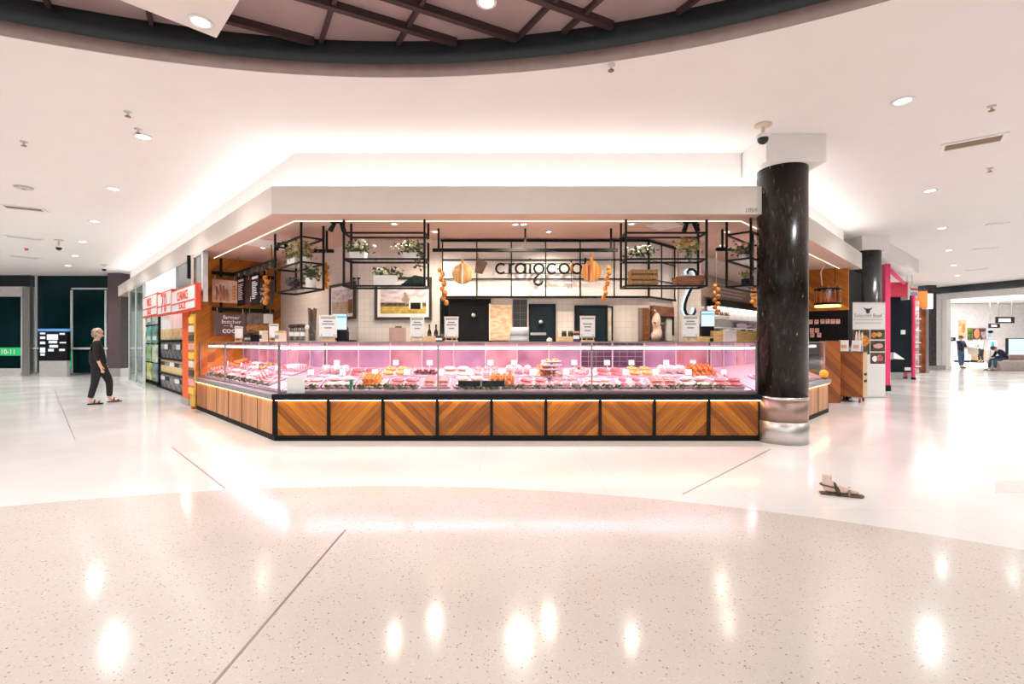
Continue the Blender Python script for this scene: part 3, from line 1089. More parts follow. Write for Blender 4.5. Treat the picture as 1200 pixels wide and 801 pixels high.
def proto(kind):
    """one of each kind, with its parts; it becomes the first one placed"""
    t = thing(kind, None, None, PARK)
    if kind == 'steak':
        ol = blob_outline(.085, .055, 22, .25)
        MB().slab(ol, 0, .024, .16).build('lean', MEAT1, t)
        rim = [(p[0] * 1.06, p[1] * 1.06, .012) for p in ol[3:13]]
        MB().tube(rim, [.004] + [.010] * (len(rim) - 2) + [.004], 7).build('fat_rim', FAT, t)
    elif kind == 'pork_chop':
        ol = blob_outline(.08, .06, 20, .4, 1.0)
        MB().slab(ol, 0, .026, .18).build('lean', MEAT2, t)
        rim = [(p[0] * 1.05, p[1] * 1.05, .013) for p in ol[1:9]]
        MB().tube(rim, [.004] + [.010] * (len(rim) - 2) + [.004], 7).build('fat_rim', FAT, t)
        MB().tube([(-.05, -.03, .014), (-.09, -.05, .014)], [.010, .012], 8).build('bone', M('bone', (.85, .76, .68), .5), t)
    elif kind == 'chicken_fillet':
        MB().ell((0, 0, .02), (.085, .05, .024), 18, 10, .25, 3, flat=.02).build('fillet', MEAT3, t)
        MB().ell((.03, .03, .024), (.05, .014, .012), 12, 8, .2, 5).build('tenderloin', MEAT3, t)
    elif kind == 'sausage':
        pts = [(-.085 + .17 * k / 10, .018 * math.sin(PI * k / 10), .017) for k in range(11)]
        MB().tube(pts, [.004, .013, .017, .0175, .0175, .0175, .0175, .0175, .017, .013, .004], 10).build('casing', MEAT6, t)
        MB().tube([(.085, 0, .017), (.10, -.003, .015)], [.004, .002], 6).tube([(-.085, 0, .017), (-.10, -.003, .015)], [.004, .002], 6).build('twisted_ends', FAT, t)
    elif kind == 'beef_roast':
        MB().tube([(-.10, 0, .045), (-.08, 0, .048), (-.03, 0, .05), (.03, 0, .05), (.08, 0, .048), (.10, 0, .045)], [.02, .042, .05, .05, .043, .022], 16).build('joint', MEAT2, t)
        nb = MB()
        for k in range(5):
            x = -.07 + .035 * k
            nb.tube([(x, .052 * math.cos(a), .049 + .052 * math.sin(a)) for a in [2 * PI * q / 16 for q in range(16)]], .0025, 6, closed=True)
        nb.build('string', CARD, t)
    elif kind == 'meat_patty':
        MB().lathe([(.001, 0), (.05, 0), (.056, .006), (.056, .014), (.05, .02), (.001, .021)], 20).build('patty', MEAT4, t)
        MB().lathe([(.062, 0), (.062, .0015), (.001, .0015)], 20).build('paper_disc', CARD, t)
    elif kind == 'crumbed_schnitzel':
        MB().slab(blob_outline(.09, .06, 22, .3, 2.), 0, .018, .14).build('crumb', CRUMB, t)
        MB().slab(blob_outline(.02, .012, 10, .1), .017, .021, .2).build('herb', HERB, t)
    elif kind == 'kebab_skewer':
        k = MB()
        for i in range(5):
            k.ell((-.07 + .032 * i, 0, .02), (.018, .021, .019), 10, 7, .3, i)
        k.build('meat_cubes', MEAT5, t)
        MB().tube([(-.12, 0, .02), (.12, 0, .02)], .003, 6).build('stick', PINE, t)
    elif kind == 'mince_mound':
        MB().ell((0, 0, .0), (.15, .11, .075), 28, 16, .25, 2, flat=.0).build('mince', MEAT4, t)
        MB().ell((.0, -.02, .074), (.02, .016, .012), 9, 6, .4, 3).build('parsley', HERB, t)
    elif kind == 'meatball':
        MB().ell((0, 0, .026), (.028, .028, .026), 14, 10, .12, 4, flat=.024).build('ball', MEAT5, t)
        MB().ell((.004, -.004, .050), (.012, .012, .003), 8, 5, .3, 1).build('herb', HERB, t)
    elif kind == 'lamb_cutlet':
        MB().slab(blob_outline(.05, .045, 18, .2), 0, .024, .2).build('lean', MEAT1, t)
        MB().tube([(.04, .0, .012), (.09, .03, .012), (.13, .075, .012)], [.010, .007, .006], 8).build('rib_bone', M('bone', (.85, .76, .68), .5), t)
    elif kind == 'liver_slice':
        MB().slab(blob_outline(.13, .035, 22, .25), 0, .022, .15).build('slice', MEAT7, t)
        MB().tube([(-.1, .01, .02), (.0, -.004, .024), (.1, .008, .02)], [.002, .005, .002], 6).build('fat_seam', FAT, t)
    elif kind == 'tray':
        w_, d_, h_ = .205, .155, .022
        MB().box(-w_, w_, -d_, d_, 0, .005).build('base', TRAYW, t)
        r = MB()
        r.box(-w_, w_, -d_, -d_ + .006, .005, h_).box(-w_, w_, d_ - .006, d_, .005, h_)
        r.box(-w_, -w_ + .006, -d_ + .006, d_ - .006, .005, h_).box(w_ - .006, w_, -d_ + .006, d_ - .006, .005, h_)
        r.build('rim', TRAYW, t, .002)
    elif kind == 'platter':
        MB().lathe([(.001, 0), (.12, 0), (.16, .018), (.175, .026), (.17, .030), (.12, .008), (.001, .006)], 36).build('dish', TRAYW, t)
        MB().lathe([(.172, .027), (.176, .029), (.172, .031)], 36, cap=False).build('dark_lip', PLATB, t)
    elif kind == 'price_card':
        MB().box(-.045, .045, -.001, .001, .045, .125).build('card', CARD, t)
        MB().box(-.006, .006, -.002, .002, .0, .06).box(-.02, .02, -.012, .012, 0, .004).build('clip', STEELL, t)
    elif kind == 'herb_sprig':
        h = MB()
        for k in range(26):
            a, r = random.random() * 2 * PI, random.random() ** .5 * .05
            z = .010 + random.random() * .028 * (1 - r / .06)
            c = Vector((r * 1.4 * math.cos(a), r * .7 * math.sin(a), z))
            d = Vector((random.uniform(-1, 1), random.uniform(-1, 1), random.uniform(.1, 1))).normalized() * random.uniform(.014, .026)
            s_ = d.orthogonal().normalized() * .008
            h.add([c - d * .4, c + s_, c + d, c - s_], [(0, 1, 2, 3)])
        h.build('leaves', HERB, t)
        MB().tube([(-.05, 0, .004), (0, .004, .008), (.05, 0, .005)], .004, 6).build('stem', HERBD, t)
    t['_first'] = 1
    return t


def put(kind, loc, rot, label, cat, group, scale=None):
    if kind not in PROTO:
        PROTO[kind] = proto(kind)
    p = PROTO[kind]
    if '_first' in p:
        del p['_first']
        p.location = loc
        p.rotation_euler = rot if isinstance(rot, (tuple, list)) else (0, 0, rot)
        if scale: p.scale = (scale,) * 3 if isinstance(scale, (int, float)) else scale
        tag(p, label, cat, group)
        return p
    q = dup(p, loc, rot, label, group, scale)
    q['category'] = cat
    return q


ORD = ['first', 'second', 'third', 'fourth', 'fifth', 'sixth', 'seventh', 'eighth', 'ninth', 'tenth', 'eleventh', 'twelfth', 'thirteenth', 'fourteenth', 'fifteenth', 'sixteenth']
SAY = {'steak': ('raw red steak', 'steak'), 'pork_chop': ('raw pink pork chop', 'pork chop'), 'chicken_fillet': ('pale chicken fillet', 'chicken fillet'),
       'sausage': ('plump pink sausage', 'sausage'), 'beef_roast': ('string tied pink roast', 'roast'), 'meat_patty': ('round red patty', 'patty'),
       'crumbed_schnitzel': ('golden crumbed schnitzel', 'schnitzel'), 'kebab_skewer': ('orange meat skewer', 'skewer'), 'mince_mound': ('mound of red mince', 'mince'),
       'meatball': ('orange meatball', 'meatball'), 'lamb_cutlet': ('lamb cutlet with rib bone', 'cutlet'), 'liver_slice': ('long dark red cut', 'meat cut')}
GRID = {  # half length, half depth, thickness, columns, rows, second layer (columns, rows), scale, turn
    'steak': (.094, .062, .027, 2, 2, (2, 1), 1., 0), 'pork_chop': (.098, .072, .028, 2, 2, (2, 1), .98, 0), 'chicken_fillet': (.092, .060, .048, 2, 2, (2, 1), 1., 0),
    'sausage': (.098, .020, .036, 2, 6, (2, 4), .95, 0), 'beef_roast': (.056, .11, .1, 3, 1, None, 1.1, PI / 2), 'meat_patty': (.064, .064, .022, 3, 2, (3, 2), 1., 0),
    'crumbed_schnitzel': (.098, .066, .023, 2, 2, (2, 2), .95, 0), 'kebab_skewer': (.17, .032, .055, 1, 4, (1, 3), 1.45, 0), 'mince_mound': (.16, .12, .1, 1, 1, None, 1.1, 0),
    'meatball': (.034, .034, .058, 5, 4, (4, 3), 1.1, 0), 'lamb_cutlet': (.095, .066, .026, 2, 2, (2, 1), .9, 0), 'liver_slice': (.045, .14, .026, 4, 1, (3, 1), 1., PI / 2)}


def lay_of(kind):
    hx, hy, th, nx, ny, top, sc_, turn = GRID[kind]
    out = []
    for lay_, (cx, cy) in enumerate([(nx, ny)] + ([top] if top else [])):
        for a in range(cx):
            for b_ in range(cy):
                px = 0 if nx == 1 else (a - (cx - 1) / 2) * (2 * (.193 - hx) / (nx - 1))
                py = 0 if ny == 1 else (b_ - (cy - 1) / 2) * (2 * (.146 - hy) / (ny - 1))
                out.append((px, py, .007 + lay_ * (th + .003), turn))
    return out, sc_


FRONT_A = ['pork_chop', 'chicken_fillet', 'kebab_skewer', 'steak', 'sausage', 'chicken_fillet', 'meatball', 'steak', 'meat_patty', 'pork_chop', 'lamb_cutlet', 'sausage', 'chicken_fillet', 'steak']
FRONT_B = ['beef_roast', 'steak', 'crumbed_schnitzel', 'liver_slice', 'chicken_fillet', 'meat_patty', 'beef_roast', 'kebab_skewer', 'mince_mound', 'steak', 'crumbed_schnitzel', 'beef_roast', 'meatball', 'mince_mound']
LEFT_A = ['sausage', 'meat_patty', 'mince_mound', 'chicken_fillet', 'steak', 'pork_chop', 'sausage', 'lamb_cutlet']
LEFT_B = ['crumbed_schnitzel', 'kebab_skewer', 'meat_patty', 'chicken_fillet', 'crumbed_schnitzel', 'mince_mound', 'steak', 'beef_roast']


def tray_of(runk, x, t, kind, which, sc=1.):
    rz = RUNS[runk][1]
    z0 = deck_z(t) + .012
    base = W(runk, x, t, z0)
    rot = (DECK_A, 0, rz)
    put('tray', base, rot, 'white tray of %s, %s' % (SAY[kind][1], which % 'tray'), 'tray', 'trays of meat in the %s case' % runk, sc)
    R = Matrix.Rotation(rz, 4, 'Z') @ Matrix.Rotation(DECK_A, 4, 'X')
    lay_, psc = lay_of(kind)
    for (lx_, ly, lz, a) in lay_:
        p = base + (R @ Vector((lx_ * sc, ly * sc, lz + .002)))
        put(kind, p, (DECK_A, 0, rz + a + random.uniform(-.06, .06)), '%s on the %s' % (SAY[kind][0], which % 'tray'), SAY[kind][1],
            '%s pieces on the %s' % (kind.replace('_', ' '), which % 'tray'), psc)


def card_at(runk, x, t, lift, label, g):
    put('price_card', W(runk, x, t, deck_z(t) + lift), (-.12, 0, RUNS[runk][1] + random.uniform(-.12, .12)), label, 'price card', g)


for i in range(14):
    x = .36 + i * .458
    tray_of('front', x, .34, FRONT_A[i], ORD[i] + ' front row %s from left, front case')
    card_at('front', x + random.uniform(-.05, .05), .508, .012, 'white price card behind the %s front row tray of the front case' % ORD[i], 'price cards in the front case')
for i in range(13):
    x = .605 + i * .456
    tray_of('front', x, .68, FRONT_B[i], ORD[i] + ' rear row %s from left, front case')
    if i not in (1, 4):
        card_at('front', x + random.uniform(-.07, .07), .858, .01, 'white price card behind the %s rear row tray of the front case' % ORD[i], 'price cards in the front case')
for i in range(8):
    x = .3 + i * .46
    for row, kind, t_ in (('front', LEFT_A[i], .34), ('rear', LEFT_B[i], .68)):
        tray_of('left', x, t_, kind, ORD[i] + ' ' + row + ' row %s from far end, left case')
    if i % 2 == 0:
        card_at('left', x, .515, .02, 'white price card behind the %s front row tray of the left case' % ORD[i], 'price cards in the left case')
for i in range(5):
    tray_of('right', 1.05 + i * .5, .36, ['steak', 'sausage', 'meat_patty', 'chicken_fillet', 'pork_chop'][i], ORD[i] + ' %s from the corner in the right case')
# stacked oval platters (x about 650) and garnish along the glass
for i in range(34):
    x = .45 + i * .172
    if 1.95 < x < 2.35: continue
    put('herb_sprig', W('front', x + random.uniform(-.04, .04), .20 + random.uniform(-.008, .02), deck_z(.20) + .004), (DECK_A, 0, random.uniform(-.5, .5)),
        'dark green herb sprig along the foot of the front case glass', 'herb', 'herb garnish in the front case', random.uniform(1.5, 2.1))
for i in range(12):
    put('herb_sprig', W('left', .5 + i * .29, .20, deck_z(.20) + .004), (DECK_A, 0, -PI / 4 + random.uniform(-.5, .5)),
        'dark green herb sprig along the foot of the left case glass', 'herb', 'herb garnish in the left case', random.uniform(1.3, 1.8))

# raised oval dish stack near the middle of the front case
t = thing('dish_stand', 'three tier stand of white dishes in the middle of the front case', 'dish stand', W('front', 3.84, .52, deck_z(.52) + .02), 0)
st_h = [.10, .155, .21]
for k, h in enumerate(st_h):
    r = .165 - .012 * k
    MB().lathe([(.001, h), (r * .75, h), (r, h + .018), (r * 1.04, h + .026), (r, h + .029), (r * .74, h + .008), (.001, h + .007)], 36).build('dish', TRAYW, t)
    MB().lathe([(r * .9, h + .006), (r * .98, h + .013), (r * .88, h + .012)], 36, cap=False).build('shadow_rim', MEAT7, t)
MB().cyl((0, 0, 0), (0, 0, .22), .02, n=12).build('post', STEELL, t)
MB().lathe([(.08, 0), (.08, .008), (.001, .012)], 20).build('foot', STEELL, t)
b0 = W('front', 3.84, .52, deck_z(.52) + .02)
for k in range(5):
    a = 2 * PI * k / 5
    put('meatball', (b0.x + .07 * math.cos(a), b0.y + .07 * math.sin(a), b0.z + .219), a, 'orange meatball on the top dish of the three tier stand', 'meatball', 'meatballs on the dish stand')
# angled photo board inside the case near the left corner, black ticket box, white card, green figure-free clip
t = thing('ticket_box', 'long flat black box on the counter rail left of centre', 'ticket box', W('front', 0, 0, 0))
xa, xb = local('front', at(536, 0, 6.57))[0], local('front', at(591, 0, 6.57))[0]
t.location = W('front', (xa + xb) / 2, .185, .735)
wbx = (xb - xa)
MB().box(-wbx / 2, wbx / 2, -.03, .03, 0, .075).build('body', BLACK, t, .004)
MB().box(-.012, .012, -.032, -.03, .004, .072).build('glass_stripe', GREYRAIL, t)
MB().box(-wbx / 2 + .04, -wbx / 2 + .07, -.02, .02, -.045, 0).box(wbx / 2 - .07, wbx / 2 - .04, -.02, .02, -.045, 0).build('foot', STEEL, t)
c0, _, w_, h_ = rect(('F', 6.602), 336, 358, 445, 467)
t = thing('blank_card', 'blank pale square card leaning on the glass above the counter rail, near the left corner', 'card', (c0.x, 6.595, .645))
MB().box(-.125, .125, -.004, 0, 0, .23).build('sheet', M('grey_card', (.74, .74, .70), .6, var=.01), t, .002)
MB().box(-.055, -.015, -.010, -.004, -.0, .02).build('clip', CARD, t)
c0 = at(411.5, 460, 6.6)
t = thing('green_tag', 'small upright green tag stuck on the front glass left of centre', 'tag', (c0.x, 6.604, .67))
MB().box(-.024, .024, -.005, 0, 0, .16).build('body', M('green_plastic', (.0, .30, .14), .4), t, .006)
MB().box(-.010, .010, -.0065, -.005, .03, .07).box(-.010, .010, -.0065, -.005, .09, .13).build('print', M('dark_green', (.0, .10, .05), .5), t)
MB().box(.014, .022, -.008, -.005, .01, .07).build('white_edge', CARD, t)

#@@SHOP
# ------------------------------------------------------------------ behind the counter
YB = 8.24
BULK = M('bulkhead_white', (.84, .80, .76), .5, var=.015)


def P(x, y, plane=('F', YB)): return onp(x, y, plane)


# bulkhead of white panels in a black grid
zt, zbm = P(640, 281, ('F', 8.12)).z, P(640, 349, ('F', 8.12)).z
x0, x1 = P(518, 0, ('F', 8.12)).x, P(761, 0, ('F', 8.12)).x
bk = thing('panel_bulkhead', 'white panelled bulkhead with black grid lines above the cool room doors', 'bulkhead', (x0, 8.12, zbm))
H = zt - zbm
Lb = x1 - x0
MB().box(0, Lb, .02, .118, 0, H).build('panels', BULK, bk)
g = MB()
for z in (0, H - .03): g.box(-.02, Lb, 0, .02, z, z + .035)
g.build('edge_bars', BLACK, bk)
g = MB()
for px in (518.5, 558.7, 599.3, 639.5, 680, 720, 760.5):
    x = P(px, 0, ('F', 8.12)).x - x0
    g.box(x - .009, x + .009, .005, .02, .035, H - .03)
g.build('upright_bars', BLACK, bk)
g = MB()
for py in (304.3, 326.8):
    z = P(600, py, ('F', 8.12)).z - zbm
    g.box(0, Lb, -.005, .0, z - .011, z + .011)
g.build('cross_bars', BLACK, bk)
bk2 = thing('panel_bulkhead', 'angled white panelled bulkhead with black grid lines left of the large hook', 'bulkhead', (x1, 8.12, zbm), PI / 4)
MB().box(0.02, .96, .02, .06, 0, H).build('panels', BULK, bk2)
g = MB()
for z in (0, H - .03): g.box(0, .98, 0, .02, z, z + .035)
for x in (.45, .95): g.box(x - .009, x + .009, .005, .02, .035, H - .03)
g.box(-.02, .02, 0, .02, .035, H - .03)
for py in (304.3, 326.8):
    z = P(600, py, ('F', 8.12)).z - zbm
    g.box(0, .96, -.005, 0, z - .01, z + .01)
g.build('grid_bars', BLACK, bk2)

# shop sign in rings and bars with a hook for a tail
YS = 8.0
o0 = P(637, 314.5, ('F', YS))
sg = thing('shop_sign', 'black ring lettered shop sign with a meat hook tail on the white bulkhead', 'sign', (o0.x, YS, o0.z))
U = YS / F


def sx(px): return (px - 637) * U


def ring_letter(px, a0, a1, r=5.6):
    pts = [(sx(px) + r * U * math.cos(a), 0, r * U * math.sin(a)) for a in [a0 + (a1 - a0) * k / 28 for k in range(29)]]
    return pts


TR = .0175
for ch, px in (('c', 587), ('c', 647)):
    MB().tube(ring_letter(px, .75, 2 * PI - .75), TR, 8).build('letter_c', BLACK, sg)
for px in (661.3, 676):
    MB().tube(ring_letter(px, 0, 2 * PI)[:-1], TR, 8, closed=True).build('letter_o', BLACK, sg)
MB().tube([(sx(597.5), 0, -5.8 * U), (sx(597.5), 0, 5.8 * U)], TR * 1.25, 8).tube([(sx(597.5), 0, 2 * U), (sx(599.5), 0, 5 * U), (sx(603), 0, 5.6 * U)], TR, 8).build('letter_r', BLACK, sg)
MB().tube(ring_letter(610, 0, 2 * PI)[:-1], TR, 8, closed=True).tube([(sx(615.6), 0, -5.8 * U), (sx(615.6), 0, 5.8 * U)], TR, 8).build('letter_a', BLACK, sg)
MB().tube([(sx(621.3), 0, -5.8 * U), (sx(621.3), 0, 5.4 * U)], TR, 8).ell((sx(621.3), 0, 10.6 * U), (.017, .017, .017), 10, 8).build('letter_i', BLACK, sg)
hook = [(sx(631.6) + 1.2 * U, 0, -5.4 * U), (sx(629.5), 0, -8.5 * U), (sx(626.6), 0, -12 * U), (sx(626), 0, -15 * U), (sx(627.5), 0, -18 * U), (sx(631), 0, -19.3 * U), (sx(634.6), 0, -17.6 * U), (sx(636.4), 0, -14.6 * U)]
MB().tube(ring_letter(631.6, 0, 2 * PI)[:-1], TR, 8, closed=True).tube(hook, [TR, TR, TR * 1.1, TR * 1.2, TR * 1.2, TR * 1.2, TR * 1.1, TR * .5], 8).build('letter_g', BLACK, sg)
MB().tube([(sx(685.8), 0, -5.8 * U), (sx(685.8), 0, 12.5 * U)], TR, 8).tube([(sx(692.5), 0, 5.6 * U), (sx(686.2), 0, 0), (sx(693), 0, -5.6 * U)], TR, 8).build('letter_k', BLACK, sg)
br = MB()
for z in (5.7, -5.7): br.box(sx(590), sx(692), -.006, .006, z * U - .006, z * U + .006)
br.build('joining_bars', BLACK, sg)
st = MB()
for px in (597.5, 621.3, 654, 685.8): st.box(sx(px) - .006, sx(px) + .006, .006, .125, -.006, .006)
st.build('stand_off', BLACK, sg)


def on_wall(name, label, cat, plane, x0_, x1_, y0_, y1_, group=None, out=.0):
    c, r, wd, h = rect(plane, x0_, x1_, y0_, y1_)
    t_ = thing(name, label, cat, c, r, group)
    return t_, wd, h


# dark doors and openings in the tiled back wall
def slab_door(nm, label, x0_, x1_, y0_, knob, window=None, mat=DARKTEAL):
    t_, wd, h = on_wall(nm, label, 'door', ('F', YB - .05), x0_, x1_, y0_, 400)
    c = t_.location.z
    t_.location.z = 0
    h = h + c
    MB().box(-wd / 2, wd / 2, 0, .05, 0.0, h).build('panel', mat, t_, .004)
    fr = MB().box(-wd / 2 - .03, -wd / 2, -.01, .05, 0, h + .03).box(wd / 2, wd / 2 + .03, -.01, .05, 0, h + .03).box(-wd / 2, wd / 2, -.01, .05, h, h + .03)
    fr.build('door_frame', BLACK, t_)
    if knob:
        k = P(knob[0], knob[1], ('F', YB - .06))
        MB().lathe([(.001, -.05), (.035, -.045), (.045, -.02), (.03, 0), (.03, .02)], 18, mat=Matrix.Translation((k.x - t_.location.x, -.02, k.z)) @ Matrix.Rotation(PI / 2, 4, 'X') @ Matrix.Scale(-1, 4, (0, 0, 1))).build('knob', STEELL, t_)
    if window:
        a, b = P(window[0], window[2], ('F', YB - .06)), P(window[1], window[3], ('F', YB - .06))
        MB().box(a.x - t_.location.x, b.x - t_.location.x, -.012, 0.0, b.z, a.z).build('kick_plate', STEELL, t_)
    return t_


slab_door('cool_room_door', 'wide black cool room door with round steel knob, left of the timber board', 527, 573, 352, (555, 369.5), mat=BLACKM)
t_, wd, h = on_wall('wall_panel', 'dark tiled wall strip right of the pale timber board', 'wall panel', ('F', YB - .03), 601, 618, 351, 399)
MB().box(-wd / 2, wd / 2, 0, .03, 0, h).build('tiles', TILED, t_)
MB().box(wd / 2, wd / 2 + .03, -.01, .03, 0, h).build('edge_trim', CREAM, t_)
t_, wd, h = on_wall('timber_board', 'tall pale worn timber board standing by the black cool room door', 'board', ('F', YB - .10), 574.5, 600, 357, 399)
MB().box(-wd / 2, wd / 2, 0, .04, 0, h).build('plank', M2('worn_timber', (.55, .34, .20), (.74, .56, .38), 7, .6, stretch=(1, 1, 3)), t_, .004)
MB().box(-wd / 2 - .02, -wd / 2, -.005, .05, 0, h + .02).build('edge', CREAM, t_)
slab_door('cool_room_door', 'black door with steel knob and pale slot, right of the dark tiles', 621.5, 649, 358, (633.5, 377.5), (621.5, 640, 389.5, 392.5))
slab_door('cool_room_door', 'black door ajar beside a pale opening, behind a sign on an easel', 675.5, 710, 359.5, None)
t_, wd, h = on_wall('pale_opening', 'narrow pale opening beside the right black door', 'opening', ('F', YB - .04), 711.5, 716.5, 360, 399)
MB().box(-wd / 2, wd / 2, 0, .03, 0, h).build('pane', M2('frosted_strip', (.62, .52, .36), (.78, .76, .70), 5, .3), t_)
MB().box(wd / 2, wd / 2 + .025, -.02, .03, 0, h + .02).box(-wd / 2, wd / 2 + .025, -.02, .03, h, h + .02).build('frame', BLACK, t_)
t_ = thing('pipe_run', 'black wiring and pipes beside the wide black cool room door', 'pipes', P(521.5, 398, ('F', YB - .05)))
for k in range(3):
    MB().tube([(-.05 + .045 * k, .0, 0), (-.05 + .045 * k, 0, .5 + .05 * k), (-.02 + .03 * k, -.01, .62), (-.05 + .045 * k, 0, .70)], .016, 8).build('pipe', BLACKM, t_)
MB().box(-.09, .09, .02, .05, 0, .72).build('backing', DARKTEAL, t_)
# brown doorway on the angled wall with a carcass hanging inside
pl = ('R', 5.84)
t_, wd, h = on_wall('hanging_room_doorway', 'brown timber framed opening with a pink carcass hanging inside', 'doorway', pl, 763, 787, 359, 399)
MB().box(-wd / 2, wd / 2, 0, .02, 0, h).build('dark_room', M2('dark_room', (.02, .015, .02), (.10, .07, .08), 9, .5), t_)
fr = MB().box(-wd / 2, -wd / 2 + .22, -.05, 0, 0, h).box(-wd / 2 + .22, wd / 2, -.05, 0, h - .17, h)
fr.build('timber_frame', OAKB, t_, .003)
MB().box(wd / 2 - .04, wd / 2, -.05, 0, .1, h - .17).box(-wd / 2 + .22, wd / 2, -.055, -.03, h - .2, h - .17).build('black_trim', BLACK, t_)
MB().box(wd / 2 - .24, wd / 2 - .04, -.03, 0, 0, h - .20).build('white_strip', WHITE, t_)
jm, wd2, h2 = on_wall('door_jamb', 'brown timber jamb left of the hanging carcass', 'door frame', ('F', YB - .05), 748.5, 760.5, 360.5, 399)
MB().box(-wd2 / 2, -wd2 / 2 + .06, 0, .05, 0, h2).build('edge_strip', M('brown_grey', (.25, .19, .16), .5), jm)
MB().box(-wd2 / 2 + .06, wd2 / 2, .01, .05, 0, h2).build('timber', OAKB, jm)
cp = P(766, 385, ('R', 5.70))
cc = thing('hanging_carcass', 'pale pink carcass hanging in the brown timber doorway', 'carcass', (cp.x + .05, cp.y, cp.z), PI / 4)
MB().tube([(0, 0, .26), (.0, 0, .2), (-.015, 0, .12), (.0, 0, .04), (.03, 0, -.04), (-.02, 0, -.12), (-.04, 0, -.19)], [.03, .06, .075, .06, .075, .09, .06], 14).build('body', MEAT3, cc)
MB().tube([(.0, 0, .05), (.06, -.02, .02), (.10, -.02, .03)], [.03, .025, .012], 10).build('leg', MEAT3, cc)
MB().tube([(-.13, -.02, .10), (.2, -.02, .09)], .012, 8).build('rail', STEELL, cc)
MB().tube([(0, 0, .26), (0, .02, .32), (0, .16, .32)], .008, 8).build('hook', STEELL, cc)


# framed pictures
def framed(label, plane, x0_, x1_, y0_, y1_, field):
    t_, wd, h = on_wall('framed_picture', label, 'picture', plane, x0_, x1_, y0_, y1_)
    fw = .045
    fr = MB().box(-wd / 2, wd / 2, -.035, 0, 0, fw).box(-wd / 2, wd / 2, -.035, 0, h - fw, h).box(-wd / 2, -wd / 2 + fw, -.035, 0, fw, h - fw).box(wd / 2 - fw, wd / 2, -.035, 0, fw, h - fw)
    fr.build('frame', M('frame_dark', (.035, .022, .018), .4), t_, .003)
    MB().box(-wd / 2 + fw, wd / 2 - fw, -.012, -.004, fw, h - fw).build('mount', CARD, t_)
    a, b_, c_, d_ = -wd / 2 + fw + .05, wd / 2 - fw - .05, fw + .06, h - fw - .06
    pt = MB().box(a, b_, -.014, -.012, c_, d_).build('print', M2('picture_sky', (.50, .42, .45), (.75, .66, .66), 6, .6, stretch=(1, 1, 3)), t_)
    W_, H_ = b_ - a, d_ - c_

    def q(u0, u1, v0, v1, nm, mt, lay=.0005):
        o = MB().box(a + W_ * u0, a + W_ * u1, -.0145 - lay, -.0139, c_ + H_ * v0, c_ + H_ * v1).build(nm, mt, pt)
        return o
    if field:
        q(0, 1, 0, .26, 'grass', M2('dry_grass', (.40, .27, .05), (.60, .43, .10), 12, .7))
        q(0, 1, .24, .36, 'tree_line', M2('tree_line', (.05, .035, .02), (.14, .10, .05), 20, .8), .0008)
        o = MB().xprism([(a + W_ * .62, c_ + H_ * .15), (a + W_ * .92, c_ + H_ * .15), (a + W_ * .92, c_ + H_ * .42), (a + W_ * .77, c_ + H_ * .60), (a + W_ * .62, c_ + H_ * .42)], -.0160, -.0139).build('barn', M('barn_white', (.74, .66, .60), .6), pt)
        q(.66, .88, .15, .36, 'barn_door', BLACKM, .0020)
        tr = MB()
        for u, v, r in ((.52, .46, .05), (.56, .56, .045), (.60, .45, .04), (.54, .66, .03), (.58, .35, .03)):
            tr.ell((a + W_ * u, -.0150, c_ + H_ * v), (W_ * r, .001, H_ * r * 1.6), 10, 7, .3, u * 9)
        tr.box(a + W_ * .545, a + W_ * .56, -.0155, -.0139, c_ + H_ * .2, c_ + H_ * .4)
        tr.build('tree', M('print_tree', (.34, .26, .18), .7), pt)
    else:
        q(0, 1, 0, .5, 'hill', M2('brown_hill', (.42, .30, .20), (.56, .42, .30), 7, .7))
        q(.8, 1, .0, .55, 'dark_shed', OAKB, .001)
    return t_


framed('framed picture of a white barn in a golden field on the tiled back wall', ('F', YB - .02), 439.5, 506, 324.5, 374.5, True)
framed('framed picture of a brown hill on the angled left tiled wall', ('L', 5.56), 387.5, 417, 332, 374.5, False)

#@@RACKS
FLW = {'white': M('petal_white', (.84, .79, .68), .6), 'cream': M('petal_cream', (.72, .62, .36), .6), 'orange': M('petal_orange', (.55, .25, .10), .6), 'pink': M('petal_pink', (.62, .38, .32), .6)}
LEAFM = M2('leaf_green', (.025, .05, .015), (.12, .15, .05), 14, .55)
LEAFY = M2('leaf_yellow', (.16, .17, .05), (.42, .38, .16), 14, .55)
POTW = M('pot_white', (.82, .79, .77), .4)


